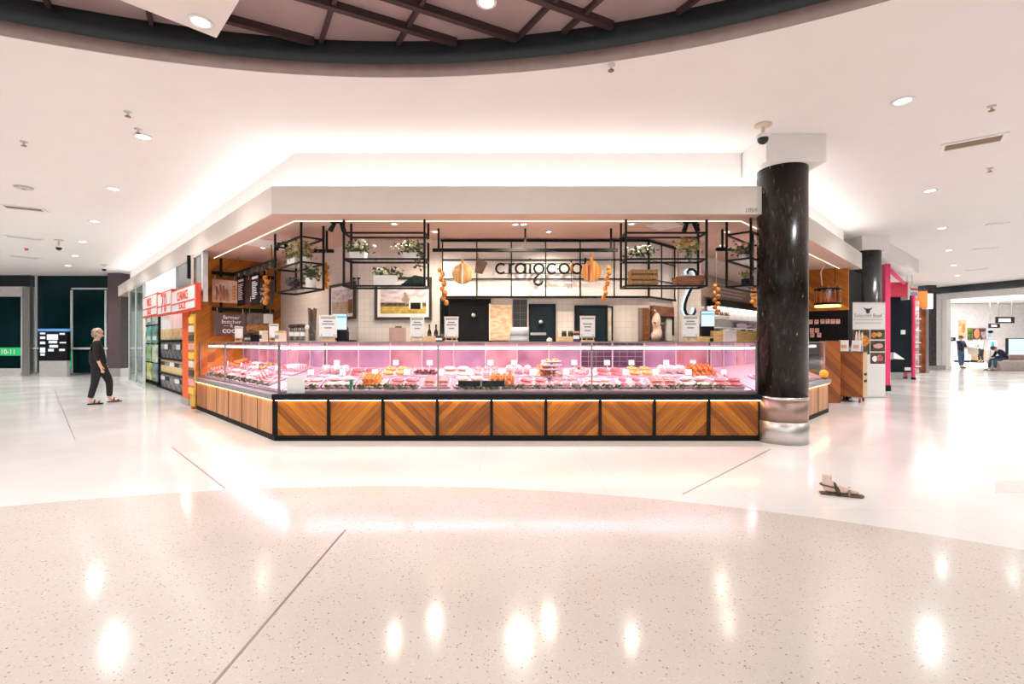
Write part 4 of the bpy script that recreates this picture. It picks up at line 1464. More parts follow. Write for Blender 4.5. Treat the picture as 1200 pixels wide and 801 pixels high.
def plant(label, loc, rot=0, pot='round', pw_=.09, ph_=.12, spread=(.2, .14, .16), nleaf=110, nflow=16, fl_='white', leaf=LEAFM, seed=1, trail=0, cat='potted flowers', name='potted_flowers', lift=0.05, group=None):
    rnd = random.Random(seed)
    t_ = thing(name, label, cat, loc, rot, group)
    if pot == 'round':
        MB().lathe([(pw_ * .78, 0), (pw_ * .85, .004), (pw_, ph_), (pw_ * .9, ph_), (pw_ * .85, ph_ - .02), (.001, ph_ - .025)], 24).build('pot', POTW, t_)
    elif pot == 'box':
        MB().box(-pw_, pw_, -.07, .07, 0, ph_).build('planter', POTW, t_, .006)
    elif pot == 'glass':
        MB().lathe([(pw_ * .8, 0), (pw_, .01), (pw_, ph_), (pw_ * .94, ph_), (pw_ * .94, .012), (.001, .012)], 20).build('vase', GLASS('vase_glass', (.88, .93, .96), 1.45, .08), t_)
    elif pot == 'dark':
        MB().lathe([(pw_ * .78, 0), (pw_, .01), (pw_ * 1.05, ph_), (pw_ * .9, ph_), (.001, ph_ - .02)], 24).build('pot', DARKTEAL, t_)
    lf = MB()
    cz = ph_ + lift
    for k in range(nleaf):
        d = Vector([max(-1.05, min(1.05, q)) for q in (rnd.gauss(0, .48), rnd.gauss(0, .48), rnd.gauss(.1, .42))])
        c = Vector((d.x * spread[0], d.y * spread[1], cz + d.z * spread[2]))
        if trail and rnd.random() < .3:
            c = Vector((trail * rnd.uniform(.3, 1) * spread[0], -.06 + rnd.gauss(0, .03), cz - rnd.random() * spread[2] * 2.2))
        elif c.z < ph_ * .8: c.z = ph_ * .8 + rnd.random() * .05
        u = Vector((rnd.gauss(0, 1), rnd.gauss(0, 1), rnd.gauss(.4, .7))).normalized()
        s_ = u.orthogonal().normalized()
        s_ = (Matrix.Rotation(rnd.random() * 6, 3, u) @ s_) * rnd.uniform(.016, .026)
        ln = rnd.uniform(.045, .075)
        n3 = u.cross(s_).normalized() * .005
        lf.add([c, c + u * ln * .5 + s_ + n3, c + u * ln, c + u * ln * .5 - s_ + n3, c + u * ln * .5 - n3], [(0, 1, 4), (1, 2, 4), (2, 3, 4), (3, 0, 4)])
    lf.build('foliage', leaf, t_)
    st = MB()
    for k in range(7):
        a = rnd.random() * 6.28
        st.tube([(0, 0, max(.01, ph_ * .5)), (.4 * spread[0] * math.cos(a), .4 * spread[1] * math.sin(a), cz + spread[2] * .4)], .003, 5)
    st.build('stems', HERB, t_)
    if nflow:
        for k in range(nflow):
            d = Vector((rnd.gauss(0, .5), rnd.gauss(-.15, .45), abs(rnd.gauss(.3, .4))))
            c = Vector((d.x * spread[0], d.y * spread[1], cz + d.z * spread[2]))
            r = rnd.uniform(.024, .042)
            fm = MB().ell(c, (r, r, r * .75), 10, 7, .45, k)
            fm.build('flower', FLW[fl_] if k % 4 else FLW['cream'], t_)
    return t_


def rack(label, org, rot, L, D=.31, zb_=2.13, zs=2.51, ztop=2.88, zc=3.10):
    t_ = thing('hanging_rack', label, 'hanging rack', (org[0], org[1], zb_), rot, 'black hanging racks')
    b = .014
    for (x, y) in ((0, 0), (L, 0), (0, D), (L, D)):
        MB().box(x - b, x + b, y - b, y + b, 0, zc - zb_).build('post', BLACK, t_)
    for z in (0, zs - zb_, ztop - zb_):
        f = MB().box(0, L, -b, b, z, z + .024).box(0, L, D - b, D + b, z, z + .024).box(-b, b, 0, D, z, z + .024).box(L - b, L + b, 0, D, z, z + .024)
        f.build('shelf_frame', BLACK, t_)
    for z in (0, zs - zb_):
        MB().box(.012, L - .012, .012, D - .012, z + .014, z + .022).build('shelf_glass', GLASS('shelf_glass', (.93, .95, .94), 1.4), t_)
    return t_


YR = 6.78
za, zs_ = 2.13 + .024, 2.51 + .024
xa = at(403, 0, YR).x
rack('black hanging rack of white flower pots over the left half of the front counter', (xa, YR), 0, at(497.5, 0, YR).x - xa)
xb = at(733.5, 0, YR).x
rack('black hanging rack holding a wooden crate over the right half of the front counter', (xb, YR), 0, at(828, 0, YR).x - xb)
pL = at(353, 0, 7.01)
rack('black hanging rack of bushy yellow green plants over the left counter corner', (pL.x - 1.07 / math.sqrt(2), pL.y + 1.07 / math.sqrt(2)), -PI / 4, 1.07, .33)
pR = at(880, 0, 6.70)
rack('black hanging rack partly hidden behind the marble column', (pR.x, pR.y), PI / 4, 1.07, .33)


def at_rack(px, Y, z): return (at(px, 0, Y).x, Y, z)


plant('bushy white flowers in a white pot at the upper left of the front rack', at_rack(420, 6.93, zs_), 0, 'box', .11, .11, (.17, .12, .10), 120, 20, 'white', seed=3)
plant('trailing pale flowers in a white pot beside the bushy white ones', at_rack(482, 6.93, zs_), 0, 'box', .11, .10, (.20, .12, .13), 170, 12, 'cream', seed=4, trail=1)
plant('low leafy plant in a white box above the barn picture', at_rack(452, 6.93, za), 0, 'box', .16, .15, (.22, .10, .08), 120, 5, 'white', seed=5, lift=.03)
t_ = thing('folded_cloth', 'dark green folded cloth on the lower shelf of the left front rack', 'cloth', at_rack(485.5, 6.92, za))
MB().slab([(-.17, -.08), (.13, -.1), (.15, .08), (-.14, .09)], 0, .03, .05).build('lower_fold', DARKTEAL, t_)
MB().xprism([(-.15, .03), (.14, .03), (.14, .13), (.02, .15), (-.05, .12)], -.08, .08).build('upper_fold', M2('cloth_green', (.012, .025, .02), (.03, .05, .035), 9, .8), t_, .01)
t_ = thing('candle_holder', 'pair of small black metal stands on the lower shelf of the left front rack', 'stand', at_rack(417.5, 6.92, za))
for dx_ in (-.035, .035):
    MB().lathe([(.03, 0), (.03, .008), (.008, .014), (.008, .10), (.028, .11), (.028, .125), (.001, .125)], 14, (dx_, 0, 0)).build('stand', BLACK, t_)
plant('white rose bouquet on the upper shelf of the right front rack', at_rack(751, 6.93, zs_), 0, 'glass', .06, .05, (.20, .12, .09), 130, 20, 'white', seed=6, cat='flowers', name='flower_bouquet')
plant('orange and cream bouquet in a glass vase on the right front rack', at_rack(806.5, 6.93, zs_), 0, 'glass', .055, .09, (.20, .12, .14), 150, 22, 'orange', leaf=LEAFY, seed=7, cat='flowers', name='flower_bouquet', lift=.08)
# crate
c0 = at_rack(753, 6.92, za)
t_ = thing('wooden_crate', 'slatted brown wooden crate on the lower shelf of the right front rack', 'crate', c0)
cw, cd, chh = .19, .115, .24
for k in range(3):
    for y in (-cd, cd - .014):
        MB().box(-cw, cw, y, y + .014, .01 + k * .08, .01 + k * .08 + .055).build('slat', CRATEW, t_, .002)
for x in (-cw, cw - .014):
    MB().box(x, x + .014, -cd + .014, cd - .014, .01, .225).build('end_board', CRATEW, t_, .002)
for x in (-cw + .014, cw - .034):
    for y in (-cd + .014, cd - .034):
        MB().box(x, x + .02, y, y + .02, 0, .23).build('corner_post', OAKB, t_)
MB().box(-cw + .014, cw - .014, -cd + .014, cd - .014, .008, .02).build('base_board', CRATEW, t_)
t_ = thing('wooden_trough', 'dark brown wooden trough on the lower shelf of the right front rack', 'trough', at_rack(806.5, 6.92, za))
MB().xprism([(-.17, 0), (.19, 0), (.21, .15), (-.21, .13)], -.10, -.082).build('side_board', OAKB, t_, .003)
MB().xprism([(-.17, 0), (.19, 0), (.21, .15), (-.21, .13)], .082, .10).build('side_board', OAKB, t_, .003)
MB().box(-.17, .19, -.082, .082, 0, .016).build('base_board', OAKB, t_)
for q in (-.19, .182): MB().box(q, q + .018, -.082, .082, .016, .12).build('end_board', OAKB, t_)


def L_rack(u, v, z):   # along, inward in the left corner rack
    o = Vector((pL.x - 1.07 / math.sqrt(2), pL.y + 1.07 / math.sqrt(2)))
    c = math.sqrt(.5)
    return (o.x + u * c + v * c, o.y - u * c + v * c, z)


plant('big yellow green bush in a white box, left corner rack, upper shelf', L_rack(.42, .16, zs_), -PI / 4, 'box', .16, .13, (.30, .13, .20), 230, 26, 'cream', leaf=LEAFY, seed=9, lift=.08)
plant('trailing yellow green plant at the near end of the left corner rack', L_rack(.86, .15, zs_), -PI / 4, 'round', .07, .10, (.20, .12, .2), 170, 8, 'cream', leaf=LEAFY, seed=10, trail=-.3, lift=.06)
plant('dark leafy plant in a tapered white pot, left corner rack, lower shelf', L_rack(.93, .20, za), -PI / 4, 'round', .085, .16, (.18, .12, .14), 150, 4, 'white', seed=11, lift=.03)
t_ = thing('ornamental_cabbage', 'dark purple cabbage on the lower shelf of the left corner rack', 'plant', L_rack(.40, .15, za), -PI / 4)
MB().lathe([(.05, 0), (.06, .05), (.001, .05)], 16).build('pot', BLACK, t_)
cb = MB()
for k in range(9):
    a = k * 2.4
    cb.ell((.055 * math.cos(a), .055 * math.sin(a), .115 + .006 * k), (.07, .07, .055), 10, 7, .5, k)
cb.build('leaves', M2('purple_leaf', (.025, .012, .022), (.07, .05, .05), 10, .6), t_)
t_ = thing('kitchen_scale', 'small black two tier stand on the lower shelf of the left corner rack', 'stand', L_rack(.68, .15, za), -PI / 4)
MB().lathe([(.05, 0), (.05, .012), (.010, .02), (.010, .09), (.001, .09)], 16).build('foot', BLACK, t_)
MB().lathe([(.001, .09), (.085, .092), (.09, .11), (.001, .105)], 20).build('pan', BLACK, t_)


def R_rack(u, v, z):
    c = math.sqrt(.5)
    return (pR.x + u * c - v * c, pR.y + u * c + v * c, z)


plant('dark leaved pink flowers on the upper shelf of the rack behind the marble column', R_rack(.14, .14, zs_), PI / 4, 'round', .07, .07, (.13, .12, .12), 120, 10, 'pink', seed=12)
plant('yellow flower in a dark pot on the rack behind the marble column', R_rack(.14, .12, za), PI / 4, 'dark', .055, .10, (.07, .07, .06), 40, 9, 'orange', leaf=LEAFY, seed=13, lift=.05)

# hanging bar and what hangs from it
YH = 7.40
zh = P(600, 293, ('F', YH)).z


def hang_bar(label, plane, x0_, x1_, y, posts, th=.05):
    c, r, wd, h = rect(plane, x0_, x1_, y, y + 1)
    z = onp((x0_ + x1_) / 2, y + .5, plane).z
    t_ = thing('hanging_bar', label, 'hanging bar', (c.x, c.y, z), r, 'black ceiling bars')
    MB().box(-wd / 2, wd / 2, -th / 2, th / 2, -th / 2, th / 2).build('bar', BLACK, t_, .003)
    for px in posts:
        p = onp(px, y, plane)
        d = Vector((p.x - c.x, p.y - c.y))
        sgn = (d.x * math.cos(r) + d.y * math.sin(r))
        MB().box(sgn - .014, sgn + .014, -.014, .014, th / 2, 3.10 - z).build('hanger', BLACK, t_)
    return t_


hang_bar('long black bar hung from the ceiling with boards and sausages on it', ('F', YH), 507, 724, 292.5, (514, 615.5, 716))
hang_bar('short black ceiling bar behind the left corner plants', ('F', 7.55), 362, 391, 293.5, (383,))
hang_bar('short black ceiling bar behind the right end rack near the column', ('F', 7.45), 839, 871, 291.5, (846.5,))


def hook_on(t_, z1, z0, wire=.003):
    MB().tube([(0, 0, z0), (0, 0, z1)], wire, 6).build('hook_wire', STEEL, t_)


SAUS = M2('smoked_orange', (.42, .12, .012), (.74, .28, .03), 18, .4, bump=.2)


def sausage_string(label, p_top, n, r, dz, lean=0., ztop=None, plain=False, double=True):
    t_ = thing('sausage_string', label, 'sausages', p_top, 0, 'hanging sausage strings')
    for k in range(n):
        x = lean * k + (.02 if k % 2 else -.02) * (1 if double else .4)
        z = -dz * (k + .5)
        MB().ell((x, -.01 if k % 2 else .01, z), (r, r * .9, dz * .62), 12, 8, .25, k).build('sausage', SAUS, t_)
    MB().tube([(0, 0, 0), (lean * n / 2, 0, -dz * n / 2), (lean * n, 0, -dz * n)], .006, 6).build('string', CREAM, t_)
    if ztop: hook_on(t_, ztop - p_top[2], 0)
    return t_


def hp(px, py): return P(px, py, ('F', YH - .018))


sausage_string('orange sausage string at the left end of the long black bar', hp(517, 313), 8, .036, .073, .009, zh + .02)
sausage_string('slanting orange sausage string at the right end of the long black bar', hp(714, 311), 7, .034, .078, -.013, zh + .02, double=False)
p = onp(382, 307, ('F', 7.5)); sausage_string('orange sausage string right of the left corner rack', p, 8, .042, .052, 0, P(382, 293, ('F', 7.5)).z)
p = onp(312, 323, ('L', 4.3)); sausage_string('orange sausage string in front of the hanging menu boards on the left', p, 7, .046, .075, 0, 3.10)
p = onp(839.5, 333, ('F', 7.9)); sausage_string('orange sausage string between the hook and the marble column', p, 8, .040, .058, 0, 3.10)
p = onp(884.5, 343, ('F', 8.3)); sausage_string('orange sausage string half hidden behind the marble column', p, 4, .05, .06, 0, 3.10)
BOARDW = M2('board_wood', (.52, .24, .07), (.78, .48, .18), 6, .45, stretch=(6, 1, .6), third=(.40, .15, .04))
BOARDR = M2('board_wood_red', (.40, .13, .03), (.66, .30, .07), 5, .45, stretch=(7, 1, .6), third=(.78, .42, .10))
p = hp(542, 320.5)
t_ = thing('round_board', 'round striped chopping board left of the shop sign', 'chopping board', p)
MB().lathe([(.001, -.012), (.155, -.012), (.16, 0), (.155, .012), (.001, .012)], 40, mat=Matrix.Rotation(PI / 2, 4, 'X')).build('board', BOARDW, t_)
MB().box(-.014, .014, -.018, -.012, -.15, .15).build('pale_inlay', CREAM, t_)
MB().box(-.02, .02, -.010, .010, .15, .22).build('handle', BOARDW, t_, .004)
hook_on(t_, zh - p.z, .2)
p = hp(693, 318.5)
t_ = thing('round_board', 'drop shaped chopping board with a handle, overlapping the end of the shop sign', 'chopping board', p)
ol = []
for k in range(48):
    a = 2 * PI * k / 48
    r = .155
    x, z = r * math.cos(a), r * math.sin(a)
    if z > .05: x *= 1 - .55 * ((z - .05) / .105) ** 1.2; z = z * 1.25
    ol.append((x, z))
MB().xprism(ol, -.012, .012).build('board', BOARDR, t_, .003)
MB().box(-.018, .018, -.011, .011, .17, .24).ell((0, 0, .25), (.026, .012, .024), 14, 8).build('handle', BOARDR, t_, .003)
MB().box(-.055, -.025, -.014, -.011, -.13, .10).build('dark_inlay', M('inlay_red', (.26, .05, .03), .4), t_)
hook_on(t_, zh - p.z, .24)
p = hp(563, 312)
t_ = thing('cleaver', 'dark brown meat cleaver hanging from the long black bar', 'cleaver', p, (0, .18, 0))
MB().xprism([(-.07, -.11), (.05, -.11), (.10, .08), (-.05, .12), (-.08, .10)], -.005, .005).build('blade', M('rusty_blade', (.10, .055, .035), .45, .5, var=.3), t_)
MB().tube([(-.06, 0, .10), (-.075, 0, .17), (-.07, 0, .19)], [.012, .014, .010], 8).build('handle', OAKB, t_)
hook_on(t_, zh - p.z + .0, .17)
p = hp(669.5, 320)
t_ = thing('sharpening_steel', 'thin sharpening steel with wooden handle hanging across the shop sign', 'sharpening steel', p)
MB().tube([(0, 0, -.24), (0, 0, .02)], [.003, .007], 8).build('rod', BLACK, t_)
MB().tube([(0, 0, .02), (0, 0, .08), (0, 0, .16)], [.012, .020, .014], 10).build('handle', BOARDR, t_)
MB().tube([(.0, 0, .16), (0, 0, .20)], [.014, .010], 10).build('pommel', BLACK, t_)
hook_on(t_, zh - p.z, .2)
# the big hook on the right wall
p = P(809, 345, ('F', 8.6))
hk = thing('wall_hook', 'large black meat hook with pale blue glow on the white wall right of the bulkhead', 'wall sign', p)
u_ = 8.6 / F
pts = [(-2.5, 24), (-3.5, 27), (-1, 29.5), (3, 29.5), (6.5, 27), (8, 22), (6.8, 16), (3, 10), (-1, 3), (-4, -4), (-6, -11), (-6.5, -17), (-5, -22), (-1.5, -25), (3, -24.5), (5.8, -20), (6, -15)]
MB().tube([(a * u_, 0, b * u_) for a, b in pts], [.012, .018] + [.026] * 13 + [.02, .006], 10).build('hook', BLACK, hk)
MB().tube([((a - 2.2) * u_, .035, b * u_) for a, b in pts], [.014] * len(pts), 8).build('glow_strip', EM('ice_glow', (.55, .82, 1), 1.3), hk)
wp, _r, wdp, hp_ = rect(('F', 8.72), 794, 820, 258, 400)
struct(MB().box(-wdp / 2, wdp / 2, .0, .06, 0, 3.1).build('wall_pier', TILEW, None, 0, (wp.x, 8.66, 0), 0))

# ------------------------------------------------------------------ signs on the wood wall at the left
PW = ('R', 15.95)


def rail_on(label, plane, x0_, x1_, y, th=.07, top=3.08):
    c, r, wd, h = rect(plane, x0_, x1_, y, y + 1)
    z = onp((x0_ + x1_) / 2, y, plane).z
    t_ = thing('sign_rail', label, 'sign rail', (c.x, c.y, z), r)
    MB().box(-wd / 2, wd / 2, -.02, .02, -th / 2, th / 2).build('bar', BLACK, t_, .003)
    for s in (-.35, .35):
        MB().box(wd * s - .02, wd * s + .02, .02, .06, -th, top - z).build('upright', BLACK, t_)
    return t_


rail_on('upper black rail on the gold wood wall carrying the picture board', PW, 248, 321, 322.5)
rail_on('lower black rail on the gold wood wall carrying the grey word board', PW, 248, 321, 363, top=2.40)
MAUVE = M('mauve_board', (.13, .085, .085), .55, var=.06)


def board(name, label, plane, x0_, x1_, y0_, y1_, mat, cat='sign', th=.015):
    t_, wd, h = on_wall(name, label, cat, plane, x0_, x1_, y0_, y1_)
    MB().box(-wd / 2, wd / 2, -th, 0, 0, h).build('board', mat, t_, .002)
    MB().box(-wd * .4, -wd * .4 + .01, -th / 2, th / 2, h, h + .10).box(wd * .4 - .01, wd * .4, -th / 2, th / 2, h, h + .10).build('hanging_strap', STEEL, t_)
    return t_, wd, h


PW2 = ('R', 15.89)
t_, wd, h = board('picture_board', 'pale picture board of pink feet and orange carrots on the upper rail', PW2, 248.5, 278, 328, 354.5, M2('picture_pink', (.70, .42, .28), (.80, .62, .48), 6, .6))
f = MB()
for k, (u, v0, v1) in enumerate(((-.32, .1, .7), (-.18, .05, .8), (-.05, .1, .75), (.08, .05, .6))):
    f.tube([(wd * u, -.017, h * v0), (wd * (u + .03), -.018, h * (v0 + v1) / 2), (wd * (u - .02), -.017, h * v1)], [.02, .03, .012], 8)
f.build('pink_feet', M('foot_pink', (.52, .23, .13), .6), t_)
f = MB()
for k in range(5): f.ell((wd * .36, -.016, h * (.18 + .14 * k)), (wd * .06, .004, h * .05), 10, 6)
f.build('carrot_pieces', M('carrot', (.75, .25, .02), .5), t_)
t_, wd, h = board('word_board', 'dark mauve board with white words behind the hanging black menus, upper rail', PW2, 288, 320, 329, 357.5, MAUVE)
for z, s_, tx in ((.62, .10, 'farm'), (.44, .10, 'to fork'), (.12, .16, 'MEAT')):
    text_mesh('lettering', tx, s_, WHINK, t_, (.0, -.018, h * z), bold=.002)
t_, wd, h = board('word_board', 'dark mauve board reading farmer butcher and cook, lower rail', PW2, 250, 288.5, 367, 393, MAUVE)
for z, s_, tx in ((.74, .115, 'farmer'), (.54, .115, 'butcher'), (.38, .09, '\u2014 & \u2014'), (.12, .17, 'cook')):
    text_mesh('lettering', tx, s_, WHINK, t_, (.02, -.018, h * z), bold=.003 if tx == 'cook' else .001)
t_, wd, h = board('picture_board', 'food picture board of roast meat on the lower rail', PW2, 289, 320, 367, 390, M2('picture_grey', (.12, .10, .10), (.22, .19, .18), 8, .6))
f = MB()
for k in range(6): f.ell((wd * (-.42 + .15 * k), -.017, h * (.24 + .05 * (k % 2))), (wd * .10, .006, h * .17), 12, 7, .3, k)
f.build('roast_meat', M2('roast_brown', (.35, .11, .03), (.62, .28, .09), 20, .4), t_)
MB().box(wd * .12, wd * .48, -.019, -.015, h * .5, h * .98).build('recipe_sheet', CARD, t_)
# black menu boards hung over the left counter, facing the mall
PM = ('L', 4.25)
for i, (xa_, xb_, ya_, yb_) in enumerate(((279, 287.5, 323, 358), (295, 304.5, 319, 357.5))):
    t_, wd, h = board('menu_board', ('narrow black menu board with white lines, hung nearer the orange post', 'narrow black menu board with white lines, hung nearer the corner plants')[i], PM, xa_, xb_, ya_, yb_, BLACKM)
    f = MB()
    f.box(-wd * .36, wd * .36, -.0175, -.0152, h * .80, h * .88)
    rr = random.Random(i)
    for k in range(10):
        wq = rr.uniform(.2, .36)
        f.box(-wd * .36, -wd * .36 + wd * wq * 2, -.0175, -.0152, h * (.70 - k * .055), h * (.70 - k * .055) + h * .025)
    f.build('white_lines', WHINK, t_)
cg = thing('hanging_bar', 'black bar with dark clips carrying the menu boards over the left counter', 'hanging bar', onp(297, 313, PM), -PI / 4)
wdm = (onp(279, 0, PM) - onp(318, 0, PM)).length
MB().box(-wdm * .55, wdm * .55, -.02, .02, -.02, .02).build('bar', BLACK, cg)
for k in range(7):
    MB().box(-wdm * .5 + wdm * k / 6.5, -wdm * .5 + wdm * k / 6.5 + .11, -.03, .03, -.13, -.02).build('clip', M('dark_clip', (.06, .055, .05), .5), cg, .006)
for s in (-.45, .45):
    MB().box(wdm * s - .01, wdm * s + .01, -.01, .01, .02, 3.10 - cg.location.z).build('hanger', M('gold_rod', (.45, .25, .10), .35, .7), cg)

#@@TOP
# ------------------------------------------------------------------ on top of the cases
ZT = 1.356


def top_at(px, Y=7.0, z=ZT): return (at(px, 0, Y).x, Y, z)


def easel_sign(label, loc, rot, wd=.22, h=.33, lines=((.72, .5), (.60, .7), (.42, .4)), lift=.06):
    t_ = thing('easel_sign', label, 'counter sign', loc, rot, 'price signs on small easels')
    MB().box(-wd / 2, wd / 2, -.004, .004, lift, lift + h).build('sheet', CARD, t_)
    MB().box(-wd / 2 - .005, wd / 2 + .005, -.010, .010, lift + h - .01, lift + h + .012).build('top_clip', CREAM, t_, .002)
    MB().box(-wd / 2 + .01, wd / 2 - .01, -.012, .012, lift - .012, lift + .012).build('grey_foot_strip', GREYRAIL, t_, .002)
    lg = MB()
    lg.tube([(-wd * .4, -.02, 0), (-wd * .36, 0, lift + .05)], .008, 8).tube([(wd * .4, -.02, 0), (wd * .36, 0, lift + .05)], .008, 8).tube([(0, .09, 0), (0, .01, lift + .12)], .008, 8)
    lg.box(-wd * .45, wd * .45, -.03, .03, .0, .022)
    lg.build('easel', PINE, t_)
    f = MB()
    for v, q in lines: f.box(-wd * q / 2, wd * q / 2, -.0055, -.004, lift + h * v, lift + h * v + .018)
    f.box(-wd * .42, wd * .42, -.0055, -.004, lift + h * .88, lift + h * .88 + .02)
    f.build('print_lines', GREYINK, t_)
    return t_


easel_sign('white sign on a wooden easel beside the left register screen', top_at(384.5, 6.95), .05, .25, .31)
easel_sign('white sign on a wooden easel under the picture of the barn', top_at(489, 6.95), 0, .20, .29)
easel_sign('white sign on a wooden easel in front of the wide black cool room door', top_at(529, 6.95), 0, .20, .29)
easel_sign('white sign on a wooden easel in front of the right black door', top_at(688.5, 6.95), 0, .215, .30, ((.62, .6), (.48, .45), (.30, .4)))
easel_sign('white sign on a wooden easel below the large black hook', top_at(809, 6.95), 0, .235, .31)


def topL(px, c=3.95):
    p = onp(px, 0, ('L', c))
    return (p.x, p.y, ZT)


t_ = easel_sign('narrow leaning white card on a wooden easel, left of the food picture', topL(280), -PI / 4 + 1.0, .14, .22, ())
t_ = easel_sign('narrow leaning white card on a wooden easel, right of the food picture', topL(321), -PI / 4 + 1.0, .14, .22, ())


def box_goods(name, label, cat, loc, rot, d, mat, lid=None, band=None):
    t_ = thing(name, label, cat, loc, rot)
    MB().box(-d[0] / 2, d[0] / 2, -d[1] / 2, d[1] / 2, 0, d[2] * .82).build('body', mat, t_, .004)
    MB().box(-d[0] / 2 - .003, d[0] / 2 + .003, -d[1] / 2 - .003, d[1] / 2 + .003, d[2] * .82, d[2]).build('lid', lid or mat, t_, .004)
    if band: MB().box(-d[0] / 2 - .002, d[0] / 2 + .002, -d[1] / 2 - .002, -d[1] / 2, d[2] * .25, d[2] * .6).build('label_band', band, t_)
    return t_


box_goods('black_box', 'flat black box on the left case below the food picture', 'box', topL(297), -PI / 4, (.34, .2, .12), BLACK, BLACKM, GREYINK)
box_goods('spice_box', 'cream box with black print on the left case beside the leaning card', 'box', topL(309), -PI / 4, (.12, .1, .19), CREAM, CREAM, INK)
box_goods('spice_box', 'cream box with black print nearest the corner on the left case', 'box', topL(329), -PI / 4, (.16, .12, .17), CREAM, PINE, GREYINK)
# ladles in glass jars, dark sticks in a tall jar
JAR = GLASS('jar_glass', (.90, .92, .92), 1.45, .06)
for i, px in enumerate((342, 348.5, 355)):
    t_ = thing('utensil_jar', ('white labelled glass jar of dark ladles nearest the wood wall', 'middle white labelled glass jar of dark ladles', 'white labelled glass jar of dark ladles beside the dark sticks')[i], 'jar', top_at(px, 7.0 + .0 * i))
    MB().lathe([(.034, 0), (.038, .01), (.038, .17), (.034, .17), (.034, .01), (.001, .01)], 20).build('jar', JAR, t_)
    MB().lathe([(.0385, .08), (.0385, .14)], 20, cap=False).build('paper_label', CARD, t_)
    f = MB()
    for k in range(3):
        a = 2.1 * k + i
        f.tube([(.012 * math.cos(a), .012 * math.sin(a), .02), (.022 * math.cos(a), .022 * math.sin(a), .20)], .005, 6)
        f.ell((.026 * math.cos(a), .026 * math.sin(a), .225), (.026, .022, .03), 10, 7, .3, k)
    f.build('ladles', M('dark_ladle', (.05, .022, .015), .4), t_)
t_ = thing('stick_jar', 'tall glass jar holding a bundle of long dark cured sticks', 'jar', top_at(366, 7.0))
MB().lathe([(.055, 0), (.058, .01), (.058, .30), (.053, .30), (.053, .01), (.001, .01)], 24).build('jar', JAR, t_)
for k, (a, b_) in enumerate(((-.03, -.05), (-.012, -.028), (.012, -.01), (.026, .032), (.034, .055), (0, .02), (-.03, -.035))):
    MB().tube([(a * .8, .01 * (k % 3 - 1), .012), (b_, .012 * (k % 3 - 1), .49 - .01 * (k % 3))], [.013, .012], 8).build('stick', M('dark_stick', (.09, .045, .03), .55, var=.3), t_)
t_ = thing('paper_bag', 'small white paper item tied at the stick jar', 'paper', top_at(360, 6.9))
MB().ell((0, 0, .21), (.028, .02, .03), 10, 8, .4, 2).build('paper', CARD, t_)
MB().tube([(.0, .02, .0), (0, .02, .2)], .004, 6).build('stalk', PINE, t_)
# registers
def register(label, loc, rot, w_=.25, h_=.25, lift=.12):
    t_ = thing('register_screen', label, 'register screen', loc, rot)
    MB().box(-w_ / 2, w_ / 2, 0, .03, lift, lift + h_).build('bezel', BLACK, t_, .006)
    s = MB().box(-w_ / 2 + .008, w_ / 2 - .008, -.003, 0, lift + .008, lift + h_ - .008).build('screen', EM('screen_white', (.80, .93, 1), .75), t_)
    MB().box(-w_ / 2 + .015, w_ / 2 - .015, -.005, -.003, lift + h_ * .74, lift + h_ * .84).build('screen_bar', EM('screen_blue', (.10, .55, .85), .8), s)
    MB().box(-.08, .10, .02, .16, 0, lift + .05).build('stand', BLACK, t_, .01)
    return t_


register('left register screen with white page and blue bar in front of the brown hill picture', top_at(398, 7.15), .15, .22, .25, .17)
t_ = register('right register screen glowing pale blue in front of the white lit shelf', top_at(829.5, 7.15), -.1, .21, .24, .22)
MB().box(-.12, .06, -.08, .02, .0, .05).build('keyboard', BLACK, t_, .005)
t_ = thing('card_reader', 'black card terminal on a flat base beside the left register', 'card reader', top_at(404, 7.0))
MB().box(-.06, .16, -.06, .06, 0, .022).build('base', BLACK, t_, .005)
MB().box(-.06, .05, -.05, .05, .022, .15).build('terminal', BLACKM, t_, .01)
# pink cutting box
t_ = thing('acrylic_box', 'clear pinkish acrylic box on the case under the barn picture', 'box', top_at(466, 7.05))
ab = MB().box(-.11, .11, -.07, -.066, .0, .20).box(-.11, .11, .066, .07, 0, .20).box(-.11, -.106, -.066, .066, 0, .2).box(.106, .11, -.066, .066, 0, .2)
ab.build('walls', GLASS('acrylic_pink', (.93, .85, .85), 1.45, .05), t_)
MB().box(-.11, .11, -.07, .07, .2, .206).build('lid', GLASS('acrylic_pink', (.88, .74, .74)), t_)
MB().box(-.04, .06, -.01, .01, .206, .224).build('black_handle', BLACK, t_, .004)
# wooden bottle caddy with three bottles
t_ = thing('bottle_crate', 'pale wooden crate behind the signs holding three dark bottles', 'crate', top_at(508, 7.0))
MB().box(-.14, .12, -.05, .05, 0, .010).box(-.14, .12, -.05, -.042, .01, .08).box(-.14, .12, .042, .05, .01, .08).build('box', PINE, t_, .002)
MB().box(-.15, -.14, -.05, .05, 0, .16).build('end_board', PINE, t_, .002)
MB().box(.12, .13, -.05, .05, 0, .10).build('end_board', PINE, t_, .002)
for i, px in enumerate((503.3, 511, 518)):
    b_ = thing('bottle', ('dark glass bottle in the pale crate, nearest the barn picture sign', 'middle dark glass bottle of three in the pale crate', 'dark glass bottle in the pale crate beside the cool room door sign')[i], 'bottle', top_at(px, 7.0, ZT + .011))
    MB().lathe([(.027, 0), (.029, .005), (.029, .12), (.022, .15), (.011, .17), (.011, .235), (.001, .236)], 18).build('glass', M('bottle_glass', (.025, .012, .008), .1), b_)
    MB().lathe([(.0295, .03), (.0295, .10)], 18, cap=False).build('label', M('bottle_label', (.10, .07, .05), .6), b_)
    MB().lathe([(.0125, .20), (.0125, .24), (.001, .241)], 14).build('cap', BLACK, b_)
